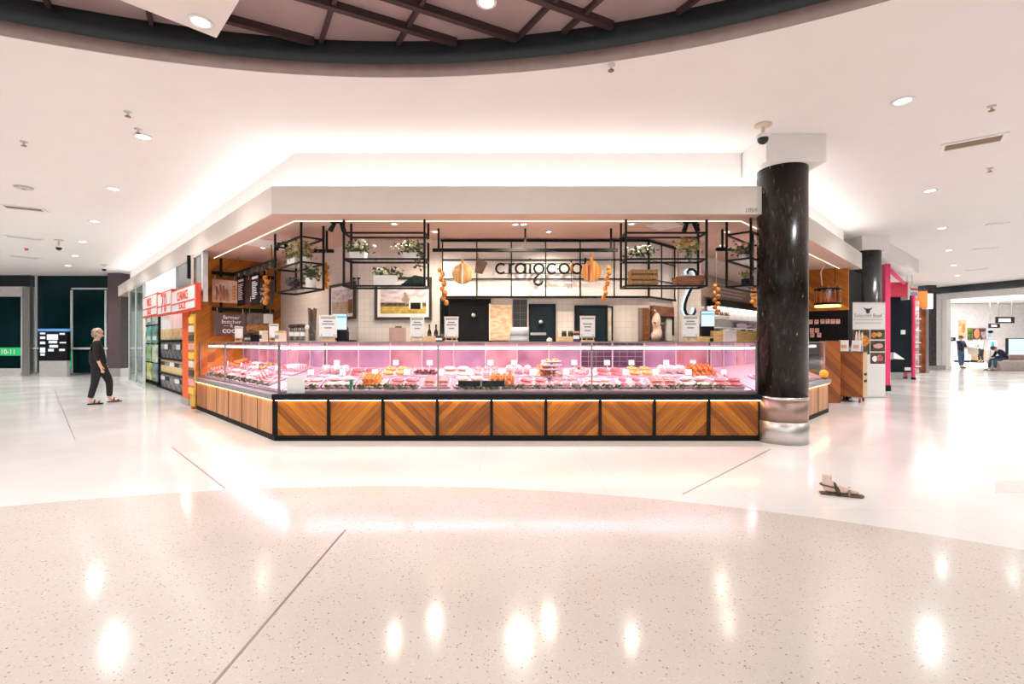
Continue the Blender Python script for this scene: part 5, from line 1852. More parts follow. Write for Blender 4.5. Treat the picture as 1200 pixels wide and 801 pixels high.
box_goods('spice_pack', 'small blue black packet by the bottle crate', 'packet', top_at(514.5, 6.9), 0, (.09, .05, .085), M('navy_pack', (.03, .045, .08), .5), None, CARD)
# paper roll dispenser
t_ = thing('paper_rolls', 'steel dispenser with two white paper rolls on the case', 'paper dispenser', top_at(608.5, 7.0))
for z, r in ((.145, .06), (.048, .045)):
    MB().tube([(-.125, 0, z), (.125, 0, z)], r, 24).build('paper_roll', M('paper_white', (.86, .84, .84), .7, var=.01), t_)
for x in (-.14, .13):
    MB().box(x, x + .01, -.06, .06, 0, .215).build('side_plate', STEEL, t_, .002)
MB().box(-.14, .14, -.065, -.055, .09, .10).build('cutter_bar', GREYRAIL, t_)
MB().box(-.15, .15, -.07, .07, 0, .003).build('tray_plate', STEEL, t_)
# spice crate with jars
t_ = thing('spice_crate', 'pale wooden crate with two dark jars left of the easel before the right black door', 'crate', top_at(664, 7.0))
MB().box(-.13, .13, -.06, .06, 0, .01).box(-.13, .13, -.06, -.052, .01, .075).box(-.13, .13, .052, .06, .01, .075).build('box', PINE, t_, .002)
MB().box(-.145, -.13, -.06, .06, 0, .17).build('end_board', PINE, t_, .002)
MB().box(.13, .14, -.06, .06, 0, .09).build('end_board', PINE, t_, .002)
for i, px in enumerate((661, 668.5)):
    b_ = thing('spice_jar', ('squat dark jar in the left half of the spice crate', 'squat dark jar in the right half of the spice crate')[i], 'jar', top_at(px, 7.0, ZT + .012))
    MB().lathe([(.032, 0), (.036, .01), (.036, .11), (.03, .12), (.001, .12)], 18).build('glass', M('jar_dark', (.05, .035, .02), .2), b_)
    MB().lathe([(.034, .121), (.034, .145), (.001, .146)], 18).build('lid', M('olive_lid', (.22, .20, .09), .5), b_)
box_goods('spice_pack', 'orange topped navy packet between spice crate and easel', 'packet', top_at(675, 6.95), 0, (.085, .05, .15), M('navy_pack'), M('orange_top', (.75, .38, .22), .5), CARD)
t_ = thing('oven_glove', 'small crumpled pale cloth on the case in front of the black door ajar', 'cloth', top_at(643.5, 7.0))
MB().slab([(-.04, -.02), (.03, -.03), (.05, .02), (-.03, .03)], 0, .03, .4).build('cloth', CREAM, t_)
MB().tube([(-.03, 0, .02), (.0, 0, .05), (.04, 0, .03)], .012, 8).build('fold', CARD, t_)
# right hand: yellow crates, bag, tools, lit shelf, brown sign
for i, (xa_, xb_, z_) in enumerate(((815, 851, 0), (851, 888, 0), (833, 884, .082))):
    wd = at(xb_, 0, 7.15).x - at(xa_, 0, 7.15).x
    t_ = thing('yellow_crate', ('low yellow wooden crate under the right register screen', 'low yellow wooden crate nearest the marble column', 'yellow wooden tray stacked on the two low crates')[i], 'crate', top_at((xa_ + xb_) / 2, 7.15, ZT + z_))
    cm = M2('yellow_wood', (.62, .40, .12), (.76, .55, .22), 8, .55, stretch=(1, 1, 6))
    MB().box(-wd / 2, wd / 2, -.08, .08, 0, .008).box(-wd / 2, wd / 2, -.08, -.072, .008, .075).box(-wd / 2, wd / 2, .072, .08, .008, .075).build('box', cm, t_, .002)
    for q in (-wd / 2, wd / 2 - .008): MB().box(q, q + .008, -.072, .072, .008, .078).build('end_board', cm, t_)
for i, px in enumerate((841, 850, 871, 879)):
    t_ = thing('spice_jar', 'dark topped jar standing in the upper yellow tray, %s from the hook' % ORD[i], 'jar', top_at(px, 7.15, ZT + .092))
    MB().lathe([(.03, 0), (.032, .06), (.001, .06)], 14).build('glass', M('jar_dark'), t_)
    MB().lathe([(.033, .061), (.033, .085), (.001, .085)], 14).build('lid', BLACK, t_)
t_ = thing('paper_bag', 'crumpled white paper bag before the yellow crates', 'bag', top_at(855, 7.0))
MB().xprism([(-.09, 0), (.09, 0), (.085, .12), (.10, .17), (.03, .155), (-.02, .18), (-.09, .165), (-.08, .12)], -.04, .04).build('bag', M('bag_white', (.82, .76, .74), .7), t_, .01)
MB().tube([(-.09, -.045, .12), (0, -.05, .125), (.09, -.045, .12)], .006, 6).build('fold', CARD, t_)
PS = ('R', 5.70)
t_, wd, h = on_wall('lit_shelf', 'white lit wall shelf with bottles and purple rolls left of the marble column', 'shelf', PS, 834, 900, 362.5, 386)
MB().box(-wd / 2, wd / 2, .09, .11, 0, h).build('back_board', M('shelf_white', (.85, .83, .80), .5), t_)
MB().box(-wd / 2, wd / 2, -.16, .09, 0, .02).box(-wd / 2, wd / 2, -.16, .09, h * .42, h * .42 + .02).build('shelf_board', WHITE, t_)
MB().box(-wd / 2, wd / 2, -.16, .09, h, h + .13).build('black_head', BLACK, t_, .003)
MB().box(-wd / 2 + .02, wd / 2 - .02, -.02, .02, h - .02, h).build('tube_light', EM('shelf_light', (1, .97, .93), 5), t_)
sh0, shr, shw, shh = t_.location.copy(), PI / 4, wd, h


def on_shelf(u, z): return (sh0.x + u * math.cos(shr) + .02, sh0.y + u * math.sin(shr) - .02, sh0.z + z)


for i in range(9):
    b_ = thing('sauce_bottle', 'small sauce bottle on the white lit wall shelf', 'bottle', on_shelf(-shw / 2 + .12 + i * .085, shh * .42 + .02), 0, 'sauce bottles on the lit shelf')
    MB().lathe([(.026, 0), (.028, .01), (.028, .08), (.012, .11), (.012, .14), (.001, .14)], 12).build('glass', M(('sauce_red', 'sauce_brown', 'sauce_pale')[i % 3], ((.45, .10, .05), (.20, .10, .05), (.65, .5, .35))[i % 3], .25), b_)
    MB().lathe([(.0285, .02), (.0285, .065)], 12, cap=False).build('label', CARD, b_)
for i in range(2):
    b_ = thing('wrapped_roll', ('long pale purple wrapped roll on the lower lit shelf', 'darker purple wrapped roll at the right end of the lower lit shelf')[i], 'roll', on_shelf((-.18, .42)[i], .021), PI / 4)
    MB().tube([(-.26 + .06 * i, 0, .06), (-.22 + .06 * i, 0, .06), (.22 - .06 * i, 0, .06), (.26 - .06 * i, 0, .06)], [.03, .06, .06, .03], 14).build('roll', M(('roll_lilac', 'roll_purple')[i], ((.62, .50, .62), (.30, .22, .32))[i], .35), b_)
    MB().tube([(-.29 + .06 * i, 0, .06), (-.26 + .06 * i, 0, .06)], [.012, .03], 10).tube([(.29 - .06 * i, 0, .06), (.26 - .06 * i, 0, .06)], [.012, .03], 10).build('twist', CARD, b_)
t_, wd, h = board('menu_board', 'long grey brown menu board above the white lit shelf', ('R', 5.55), 821.5, 902, 330, 353, M('menu_brown', (.17, .12, .105), .5))
f = MB()
for k in range(4): f.box(-wd * .36, wd * (.02 + .05 * (k % 2)), -.0175, -.0152, h * (.16 + .17 * k), h * (.16 + .17 * k) + .018)
f.build('pale_lines', M('faded_ink', (.45, .38, .35), .6), t_)
MB().box(wd * .16, wd * .28, -.0185, -.0152, h * .06, h * .9).build('pale_panel', CREAM, t_)
# staff area lamps, the last one added to brighten the dim right wall
for i, (px, py, z) in enumerate(((510, 271, 3.1), (643, 271, 3.1), (604, 262.5, 3.1), (613.5, 262.5, 3.1), (308, 290, 3.1), (852, 271, 3.1), (462, 262, 3.1), (740, 262, 3.1), (846, 287, 3.1))):
    p = ceil_at(px, py, 3.098)
    if p.y > 8.1 and 400 < px < 760: p = Vector(((px - 600) / F * 7.95, 7.95, 3.098))
    downlight(p, 'small warm downlight in the shop ceiling, %s of the butcher spots' % ORD[i], .05, POW_SHOP, (1, .86, .70), name='shop_downlight', group='downlights in the shop ceiling', spot=2.5)


def track_spot(px, py, label):
    p = ceil_at(px, py, 3.098)
    t_ = thing('track_spot', label, 'spot lamp', p)
    MB().box(-.10, .10, -.03, .03, -.03, 0).build('mount', BLACK, t_)
    for s in (-1, 1):
        MB().cyl((s * .05, 0, -.03), (s * .10, -.03, -.15), .028, .036, 14).build('lamp_head', BLACK, t_)


track_spot(396, 259, 'twin black spot lamp on the shop ceiling beside the left corner rack')
track_spot(809, 259, 'twin black spot lamp on the shop ceiling above the orange bouquet')
track_spot(331, 283, 'twin black spot lamp on the shop ceiling behind the bushy yellow green plants')

#@@NEIGHBOURS
# ------------------------------------------------------------------ right hand end of the shop
pd = onp(970, 347, ('L', 18.2))
t_ = thing('pendant_lamp', 'round wire basket pendant with gold bands before the gold wood wall', 'pendant lamp', (pd.x, pd.y, pd.z))
u_ = pd.y / F
R1 = 13 * u_
for z in (8 * u_, -9 * u_):
    MB().tube([(R1 * math.cos(a), R1 * math.sin(a), z) for a in [2 * PI * k / 40 for k in range(40)]], .022, 8, closed=True).build('dark_hoop', BLACK, t_)
MB().lathe([(R1 * .985, -12 * u_), (R1 * .985, 9.5 * u_)], 40, cap=False).build('gold_band', GLASS('gold_mesh', (.95, .70, .38), 1.45, .12), t_)
rb = MB()
for k in range(12):
    a = 2 * PI * k / 12
    rb.tube([(R1 * math.cos(a), R1 * math.sin(a), -12 * u_), (R1 * math.cos(a), R1 * math.sin(a), 12 * u_)], .008, 6)
rb.build('ribs', M('gold_rod'), t_)
MB().lathe([(R1, -12.5 * u_), (R1, -10.5 * u_)], 40, cap=False).build('glowing_edge', EM('pendant_glow', (1, .6, .2), 3), t_)
MB().tube([(-.13, 0, 12 * u_), (-.16, 0, .55), (-.06, .0, .75), (-.10, 0, 1.1), (-.10, 0, 3.09 - pd.z)], .012, 8).build('cord', CREAM, t_)
MB().tube([(.17, 0, 12 * u_), (.17, 0, 3.09 - pd.z)], .006, 6).build('wire', BLACK, t_)
# price tags on the black wall
PT = ('L', 18.90)
tags = [(950, 377), (957, 377), (964, 376.5), (970, 376.5), (976, 376.5), (982, 376.5), (951.5, 387), (957.5, 387), (952, 392.5), (960, 392.5)]
for i, (x, y) in enumerate(tags):
    c, r, wd, h = rect(PT, x - 2.4, x + 2.4, y - 2.6, y + 2.6)
    row = 'top row' if i < 6 else ('middle pair' if i < 8 else 'low pair')
    t_ = thing('price_tag', 'small pink tag on the black wall, %s of the %s' % (ORD[i if i < 6 else (i - 6) % 2], row), 'tag', c, r, 'tags on the black wall')
    MB().box(-wd / 2, wd / 2, -.012, 0, 0, h).build('card', M('tag_pink', (.78, .50, .46), .6), t_)
    MB().box(-wd * .3, wd * .3, -.014, -.012, h * .55, h * .75).build('print', RED, t_)
# back panel counter with falling boards, then the wheeled stand in front
c, r, wd, h = rect(('F', 10.6), 962, 985, 400, 462)
t_ = thing('wood_screen', 'tall dark orange board screen behind the wheeled wooden stand', 'screen', (c.x, 10.6, 0))
hz = c.z + h
WDK = WOOD('dark_orange_boards', -PI / 4, .13, [(.16, .045, .012), (.38, .115, .025), (.46, .16, .035), (.26, .075, .018)])
MB().box(-wd / 2, wd / 2, 0, .05, .0, hz).build('boards', WDK, t_, .003)
MB().box(-wd / 2, wd / 2, -.005, .055, hz, hz + .02).build('cap', OAKB, t_)
pst = floor_at(996, 471)
ztp = at(0, 413, pst.y).z
t_ = thing('wooden_stand', 'wheeled wooden stand with leaflets in front of the white banner', 'stand', (pst.x, pst.y, 0), -PI / 4)
sw, sd = .235, .55
MB().box(-sw, sw, 0, .04, .12, ztp).build('front_board', WDK, t_, .004)
MB().box(sw - .04, sw, .04, sd, .12, ztp).build('side_board', PINE, t_, .003)
MB().box(-sw, -sw + .04, .04, sd, .12, ztp).build('side_board', OAKB, t_, .003)
for z in (.14, .48): MB().box(-sw + .04, sw - .04, .04, sd, z, z + .03).build('shelf', OAKB, t_)
MB().box(-sw - .01, sw + .01, -.01, sd + .01, ztp, ztp + .025).build('top_board', OAKB, t_, .003)
for z in (.60, .45): MB().box(sw, sw + .02, .18, .38, z, z + .05).build('latch', BLACK, t_)
for (x, y) in ((-sw + .06, .06), (sw - .06, .06), (-sw + .06, sd - .08), (sw - .06, sd - .08)):
    cst = MB().tube([(x - .018, y, .05), (x + .018, y, .05)], .05, 18).build('castor_wheel', M('castor_red', (.40, .05, .05), .4), t_)
    MB().box(x - .028, x + .028, y - .02, y + .03, .075, .122).build('castor_fork', STEEL, t_)
sp_ = t_.location
for i, (dx_, an, tl) in enumerate(((-.13, -.6, -.25), (.09, -.9, -.3))):
    lf = thing('leaflet', ('white leaflet holder standing on the left of the wooden stand', 'white leaflet leaning on the right of the wooden stand')[i], 'leaflet', (sp_.x + (dx_ + .10) * .707, sp_.y + (-dx_ + .10) * .707, ztp + .027), (tl, 0, an))
    MB().box(-.09, .09, -.006, .006, 0, .26).build('sheet', CARD, lf)
    MB().box(-.055, .05, -.008, -.006, .07, .15).build('print', M('leaflet_print', (.75, .42, .25), .6), lf)
    MB().box(-.06, .06, -.01, .10, -.001, .004).build('foot', STEELL, lf)
t_ = thing('blue_box', 'small pale blue box on the wooden stand behind the leaflets', 'box', (sp_.x + .28, sp_.y + .22, ztp + .026), -PI / 4)
MB().box(-.16, .13, -.06, .06, 0, .11).build('body', M('pale_blue', (.35, .48, .68), .5), t_, .004)
MB().box(-.13, .10, -.062, -.06, .03, .07).build('label', CARD, t_)
# banner
fy = floor_at(1018, 466).y + .05
c, r, wd, h = rect(('F', fy), 996, 1037.5, 354.5, 466)
t_ = thing('pull_up_banner', 'white pull up banner with a bull head mark and food photos', 'banner', (c.x, fy, 0))
h = at(0, 354.5, fy).z
MB().box(-wd / 2, wd / 2, 0, .006, .03, h).build('sheet', M('banner_white', (.84, .82, .80), .5, var=.01), t_)
MB().box(-wd / 2, wd / 2, -.06, .07, 0, .03).build('foot_case', STEEL, t_, .004)
MB().box(-wd / 2, wd / 2, -.005, .011, h, h + .015).build('top_bar', STEEL, t_)
u_ = fy / F
zc = lambda py: at(0, py, fy).z
xc = lambda px: at(px, 0, fy).x - c.x
bl = MB()
bl.xprism([(xc(1017) - .055, zc(363)), (xc(1017) - .11, zc(361)), (xc(1017) - .10, zc(360.2)), (xc(1017) - .05, zc(361.4)), (xc(1017) + .05, zc(361.4)), (xc(1017) + .10, zc(360.2)), (xc(1017) + .11, zc(361)), (xc(1017) + .055, zc(363)), (xc(1017) + .035, zc(366.8)), (xc(1017) - .035, zc(366.8))], -.004, -.001)
bl.build('bull_head_mark', INK, t_)
text_mesh('lettering', 'Selected Beef', .125, GREYINK, t_, (xc(1017), -.003, zc(371.5)), extrude=.001)
f = MB()
for py, q in ((375, .42), (379, .38)): f.box(xc(1017) - wd * q, xc(1017) + wd * q, -.003, -.001, zc(py), zc(py) + .03)
f.build('small_print', M('faint_ink', (.62, .60, .58), .6), t_)


def photo(px0, px1, py0, py1, bgm, items, nm):
    o = MB().box(xc(px0), xc(px1), -.003, -.0005, zc(py1), zc(py0)).build(nm, bgm, t_)
    for kk, (u, v, ru, rv, mt) in enumerate(items):
        W_, H_ = xc(px1) - xc(px0), zc(py0) - zc(py1)
        MB().ell((xc(px0) + W_ * u, -.004, zc(py1) + H_ * v), (W_ * ru, .002, H_ * rv), 14, 9, .25, kk).build('pictured_food', mt, o)
    return o


DKP = M2('photo_dark', (.04, .025, .018), (.14, .085, .05), 6, .5)
photo(997, 1019, 386, 415, DKP, [(.3, .62, .07, .3, CREAM), (.45, .66, .07, .3, MEAT3), (.6, .6, .06, .3, CREAM), (.72, .55, .24, .22, MEAT5), (.3, .2, .4, .12, M('photo_blue', (.25, .38, .55), .5))], 'photo')
photo(1020, 1037, 386, 397.5, DKP, [(.25, .45, .2, .25, MEAT5), (.6, .5, .2, .25, CRUMB)], 'photo')
photo(1020, 1037, 399, 411.5, DKP, [(.55, .5, .35, .22, MEAT2)], 'photo')
photo(1020, 1037, 413, 426, DKP, [(.3, .45, .18, .25, CARD), (.62, .5, .25, .28, MEAT1)], 'photo')
# small yellow bowl and red unit at the end of the right case
p = at(965.5, 447, 8.9)
t_ = thing('yellow_fruit', 'round yellow ornament on the rail of the right counter', 'ornament', (p.x, p.y, .66))
MB().lathe([(.05, 0), (.05, .02), (.03, .03), (.001, .03)], 16).build('foot', OAKB, t_)
MB().ell((0, 0, .10), (.075, .075, .075), 18, 12).build('ball', M('yellow_skin', (.80, .48, .02), .4), t_)

#@@FAR
# ------------------------------------------------------------------ the neighbour on the left
# header glass and posts on the line of the shop front
PLN = ('L', 3.24)
GREYGL = M('grey_glass', (.30, .34, .34), .08, var=.05)


def fwall(name, x0_, x1_, y0_, y1_, plane, mat, th=.06, bevel=0):
    c, r, wd, h = rect(plane, x0_, x1_, y0_, y1_)
    return MB().box(-wd / 2, wd / 2, 0, th, 0, h).build(name, mat, None, bevel, c, r)


# shop body behind the goods
c0, c1 = onp(150, 0, PLN), onp(212, 0, PLN)
o = MB().box(0, (c1 - c0).length, 1.5, 1.6, 0, 3.08).build('wall_neighbour', M('neighbour_dark', (.08, .075, .075), .6), None, 0, (c0.x, c0.y, 0), -PI / 4)
struct(o)
o = MB().box(0, (c1 - c0).length, 0.1, 1.6, 3.06, 3.10).build('ceiling_neighbour', WHITE, None, 0, (c0.x, c0.y, 0), -PI / 4)
struct(o)
zlab = 2.62
p0, p1 = onp(170, 0, PLN), onp(229.5, 0, PLN)
t_ = thing('header_window', 'grey header glass with a glowing painted reflection above the red and white sale sign', 'window', (p0.x, p0.y, 2.42), -PI / 4)
Lh = (p1 - p0).length
Lw = (onp(201, 0, PLN) - p0).length
MB().box(.05, Lw, .03, .05, 0, .62).build('white_reflection', EM('reflection_glow', (.93, .97, 1), 1.15), t_)  # glowing sheet puts in the white reflection on the header glass
MB().box(Lw + .05, Lh - .3, .03, .05, 0, .64).build('grey_pane', GREYGL, t_)
MB().box(0, .05, 0, .08, 0, .66).box(Lw, Lw + .05, 0, .08, 0, .66).box(Lh - .3, Lh - .15, 0, .08, -.3, .66).build('mullion', M('mullion_pale', (.62, .66, .66), .4), t_)
MB().box(0, Lh - .15, 0, .08, .62, .66).build('top_rail', M('mullion_pale'), t_)
light('neighbour_lamp', 'AREA', (-8.6, 12.9, 3.0), 60, (1, .97, .94), 1.2)

# red and white sale sign in three boxes
RW = M('sign_white', (.82, .78, .77), .5, var=.015)


def sale_box(name, label, x0_, x1_, y0_, y1_, plane, words):
    c, r, wd, h = rect(plane, x0_, x1_, y0_, y1_)
    t2_ = thing(name, label, 'sign', c, r)
    MB().box(-wd / 2, wd / 2, 0, .08, 0, h).build('box', M('sale_red', (.72, .07, .025), .5), t2_, .004)
    MB().box(-wd / 2 + .05, wd / 2 - .05, -.012, 0, h * .08, h * .93).build('face', RW, t2_)
    MB().box(-wd / 2 + .05, wd / 2 - .05, -.018, -.012, h * .36, h * .41).build('red_band', M('sale_red'), t2_)
    for (txt, z, sz, sxx) in words:
        text_mesh('lettering', txt, sz, M('sale_red'), t2_, (0, -.014, z * h), extrude=.003, sx=sxx, bold=.004)
    return t2_


PSG = ('L', 3.02)
sale_box('sale_sign', 'red and white sale sign box nearest the gold wood wall', 201.5, 229.5, 336, 365, PSG, (('CLEARANCE', .49, .25, .70), ('SALE', .13, .15, 1.9)))
sale_box('sale_sign', 'small red and white sale sign box farthest along the neighbouring shop', 167.5, 184.5, 345.5, 371, PSG, (('PRICE', .50, .27, .95), ('SALE', .12, .19, 1.5)))
sale_box('sale_sign', 'middle red sale sign box with a big white number between the other two', 185, 201, 341, 369, PSG, (('70', .13, .62, 1.1),))
# orange post
c, r, wd, h = rect(('L', 3.30), 213.5, 221.5, 364, 471)
t_ = thing('orange_post', 'tall orange post beside the left meat counter', 'post', (c.x, c.y, 0), -PI / 4)
hz = c.z + h
MB().box(-wd / 2, wd / 2, 0, .16, .14, hz).build('shaft', ORANGE, t_, .004)
MB().box(-wd / 2 - .01, wd / 2 + .01, -.01, .17, 0, .14).build('foot', STEEL, t_)
c, r, wd, h = rect(('L', 3.06), 221.8, 227, 368, 462)
t_ = thing('product_strip', 'narrow yellow hanging strip of packets next to the orange post', 'display strip', (c.x, c.y, 0), -PI / 4)
MB().box(-wd / 2, wd / 2, .01, .03, 0.12, c.z + h).build('backing', M('strip_yellow', (.66, .38, .05), .5), t_)
rr = random.Random(5)
for k in range(9):
    z = .35 + k * .17
    MB().box(-wd / 2 + .015, wd / 2 - .015, -.02, .01, z, z + .12).build('packet', M(('pk_yellow', 'pk_pink', 'pk_black', 'pk_white')[k % 4], ((.85, .55, .08), (.75, .35, .40), (.05, .04, .04), (.75, .7, .66))[k % 4], .5), t_, .008)
# shelves of boxes
PB = ('L', 3.75)
c, r, wd, h = rect(PB, 185.5, 213.5, 364, 458)
t_ = thing('display_shelf', 'dark shelf unit stacked with boxes behind the orange post', 'shelf', (c.x, c.y, 0), -PI / 4)
hz = c.z + h
lev = [0.06, .62, 1.16, 1.50]
zs_px = [onp(199, y, PB).z for y in (456, 437.5, 419.5, 397.5)]
for z in zs_px: MB().box(-wd / 2, wd / 2, 0, .45, z - .05, z - .012).build('shelf_board', BLACKM, t_)
MB().box(-wd / 2, wd / 2, .45, .48, 0, hz).build('back_panel', BLACKM, t_)
MB().box(-wd / 2 - .04, -wd / 2, 0, .48, 0, hz).build('side_panel', BLACKM, t_)
MB().box(wd / 2, wd / 2 + .04, 0, .48, 0, hz).build('side_panel', BLACKM, t_)
BXM = {'white_carton': M('carton_white', (.86, .84, .82), .5, var=.02), 'dark_carton': M2('carton_dark', (.03, .03, .035), (.30, .30, .32), 7, .45, .45, .6),
       'yellow_carton': M('carton_yellow', (.80, .60, .30), .5), 'grey_carton': M2('carton_grey', (.05, .05, .06), (.38, .36, .36), 6, .45, .4, .6)}
cosr, sinr = math.cos(-PI / 4), math.sin(-PI / 4)
cx_, cy_ = c.x, c.y
for row, (kind, nb_) in enumerate((('grey_carton', 5), ('yellow_carton', 5), ('dark_carton', 6), ('white_carton', 5))):
    z0 = zs_px[row] - .010
    hh = ((zs_px + [hz])[row + 1] - z0 - .07) if row < 3 else hz - z0 - .02
    bw = wd / nb_
    for k in range(nb_):
        u = -wd / 2 + bw * (k + .5)
        b_ = thing(kind, '%s box standing in the %s shelf row behind the orange post, %s from the woman' % (kind.split('_')[0], ('bottom', 'second', 'third', 'top')[row], ORD[k]), 'box',
                   (cx_ + u * cosr - .06 * sinr, cy_ + u * sinr + .06 * cosr, z0), -PI / 4, 'boxed goods in the neighbouring shop')
        MB().box(-bw / 2 + .012, bw / 2 - .012, 0, .30, 0, hh).build('carton', BXM[kind], b_, .004)
        if row == 3: MB().box(-bw / 2 + .014, bw / 2 - .014, -.004, 0, .02, hh * .40).build('gold_panel', M2('gold_print', (.62, .42, .16), (.80, .66, .42), 9, .5), b_)
        else: MB().box(-bw / 2 + .03, bw / 2 - .03, -.004, 0, hh * .55, hh * .85).build('label', (CARD, INK, GREYINK)[(k + row) % 3], b_)
c, r, wd, h = rect(('L', 3.75), 168, 184, 368, 454)
t_ = thing('book_shelf', 'dark open shelf unit of small goods at the edge of the window display', 'shelf', (c.x, c.y, 0), -PI / 4)
hz = c.z + h
MB().box(-wd / 2, -wd / 2 + .05, 0, .45, 0, hz).box(wd / 2 - .05, wd / 2, 0, .45, 0, hz).build('upright', DARKTEAL, t_)
for k in range(6): MB().box(-wd / 2 + .05, wd / 2 - .05, 0, .45, .08 + k * .36, .11 + k * .36).build('shelf_board', BLACKM, t_)
MB().box(-wd / 2 + .05, wd / 2 - .05, .43, .45, .11, hz).build('back_panel', M('shelf_brown', (.05, .04, .035), .6), t_)
cb_ = c.copy()
rr = random.Random(8)
for k in range(6):
    for q in range(4):
        u = -wd / 2 + .13 + q * (wd - .22) / 3.4
        hh = rr.uniform(.12, .24)
        b_ = thing('small_box', 'small packet on the %s level of the dark open shelf' % ORD[k], 'packet',
                   (cb_.x + u * cosr - .08 * sinr, cb_.y + u * sinr + .08 * cosr, .112 + k * .36), -PI / 4, 'packets on level %s of the open shelf' % ORD[k])
        MB().box(-.10, .10, 0, .2, 0, hh).build('packet', M('pkt%d' % ((k + q) % 5), ((.55, .48, .40), (.30, .22, .14), (.62, .62, .60), (.20, .22, .18), (.55, .30, .18))[(k + q) % 5], .5), b_, .004)
        MB().box(-.08, .08, -.003, 0, hh * .3, hh * .75).build('label', (CARD, CREAM, GREYINK)[(k * 2 + q) % 3], b_)
# window display
c, r, wd, h = rect(('L', 3.24), 150.5, 167.5, 335, 452)
t_ = thing('display_window', 'tall glass display window with green and yellow goods behind, beside the purple column', 'window', (c.x, c.y, 0), -PI / 4)
hz = 3.05
MB().box(-wd / 2 + .06, wd / 2 - .06, .02, .03, .08, hz).build('glass', GLT, t_)
MB().box(-wd / 2, wd / 2, 0, .06, 0, .08).box(-wd / 2, wd / 2, 0, .06, hz, hz + .06).build('rail', M('mullion_pale'), t_)
for x in (-wd / 2, -.03, wd / 2 - .06): MB().box(x, x + .06, 0, .06, .08, hz).build('mullion', M('mullion_pale'), t_)
rr = random.Random(3)
pal = [(.10, .22, .16), (.55, .48, .10), (.16, .20, .24), (.38, .30, .42), (.20, .34, .12), (.45, .45, .40), (.60, .52, .32), (.12, .30, .30)]
wcol = [(cx_, cy_)]
for k in range(5):
    for q in range(3):
        u = -wd / 2 + wd * (q + .5) / 3
        b_ = thing('window_poster', 'coloured panel hung in the tall display window, %s row, %s across' % (ORD[k], ORD[q]), 'poster',
                   (c.x + u * cosr - .35 * sinr, c.y + u * sinr + .35 * cosr, .15 + k * .58), -PI / 4)
        cc_ = pal[(k * 3 + q) % 8]
        MB().box(-wd / 7, wd / 7, 0, .03, 0, .54).build('panel', M2('poster%d' % ((k * 3 + q) % 8), cc_, tuple(min(1, v * 1.9 + .05) for v in cc_), 5, .5, .4, .6), b_)
        MB().box(-wd / 10, wd / 10, -.006, 0, .1, .22).build('print', (CREAM, CARD, M('pale_green', (.5, .62, .40), .5))[(k + q) % 3], b_)

# ------------------------------------------------------------------ far left: glass front, sliding door, directory
YG = 19.5
TEALG = M('teal_dark_glass', (.004, .022, .025), .05, var=.4, scale=.6, spec=.16)
FRW = M('frame_white', (.74, .71, .69), .4)


def far_rect(x0_, x1_, y0_, y1_, Y=YG):
    a, b = at(x0_, y1_, Y), at(x1_, y0_, Y)
    return a.x, b.x, a.z, b.z


xL, xR, _, _ = far_rect(42, 150, 400, 400)
gw = thing('glass_front', 'dark teal glass front with a white hand rail behind the woman', 'glass wall', ((xL + xR) / 2, YG, 0))
wd = xR - xL
MB().box(-wd / 2, wd / 2, .02, .05, .0, 4.04).build('glazing', TEALG, gw)
for px in (42.5, 84, 124):
    x = at(px, 0, YG).x - gw.location.x
    MB().box(x - .04, x + .04, -.02, .02, .0, 4.04 if px < 50 else 3.45).build('mullion', M('mullion_pale'), gw)
z = at(0, 408, YG).z
MB().box(-wd / 2, wd / 2, -.10, -.05, z - .04, z + .04).build('hand_rail', FRW, gw)
z = at(0, 338, YG).z
MB().box(-wd / 2 + (at(84, 0, YG).x - xL), wd / 2, -.02, .02, z - .03, z + .03).build('transom', M('mullion_pale'), gw)
MB().box(-wd / 2, wd / 2, -.06, .02, 0, .10).build('kerb', STEELL, gw)
zz0, zz1 = at(0, 336, YG).z, 4.05
struct(MB().box(-30, at(38, 0, YG).x, YG - .1, YG + .1, zz0, zz1).build('wall_far_left', M('far_dark', (.012, .022, .03), .4)))
dr = thing('door_sliding', 'white framed glass sliding door with a green sign band reading doors 10-11', 'door', (at(0, 0, YG).x, YG, 0))
xd0, xd1 = at(-70, 0, YG).x - dr.location.x, at(33, 0, YG).x - dr.location.x
zt_, zg = zz0, at(0, 347.5, YG).z
MB().box(xd0, xd1, -.12, .05, zg, zt_).build('header', FRW, dr)
MB().box(xd1 - .24, xd1, -.06, .05, .0, zg).build('stile', FRW, dr)
MB().box(xd0, xd1 - .24, -.06, .05, 0, .28).build('bottom_rail', FRW, dr)
MB().box(xd0, xd1 - .24, -.01, .02, .28, zg).build('pane', TEALG, dr)
zb0, zb1 = at(0, 416.5, YG).z, at(0, 407, YG).z
gs = MB().box(xd0, xd1 - .26, -.03, -.011, zb0, zb1).build('green_band', GREENS, dr)
text_mesh('lettering', 'DOORS 10-11', .27, WHINK, gs, (at(-4, 0, YG).x - dr.location.x, -.034, zb0 + .07), extrude=.002, bold=.006)
sp = thing('steel_post', 'brushed steel post between the sliding door and the directory board', 'post', (at(37.5, 0, YG).x, YG - .15, 0))
MB().box(-.15, .15, -.1, .1, .12, zz0 - .05).build('shaft', STEEL, sp, .006)
MB().box(-.17, .17, -.12, .12, 0, .12).build('foot', STEEL, sp)
Yk = floor_at(60, 440.5).y - .3
a0, a1, _, _ = far_rect(45, 78.5, 400, 400, Yk)
kb = thing('directory_board', 'black mall directory board on a grey base beside the steel post', 'directory board', ((a0 + a1) / 2, Yk, 0))
wd = a1 - a0
zk = lambda y: at(0, y, Yk).z
MB().box(-wd / 2, wd / 2, 0, .16, zk(422.5), zk(388)).build('panel', BLACKM, kb, .006)
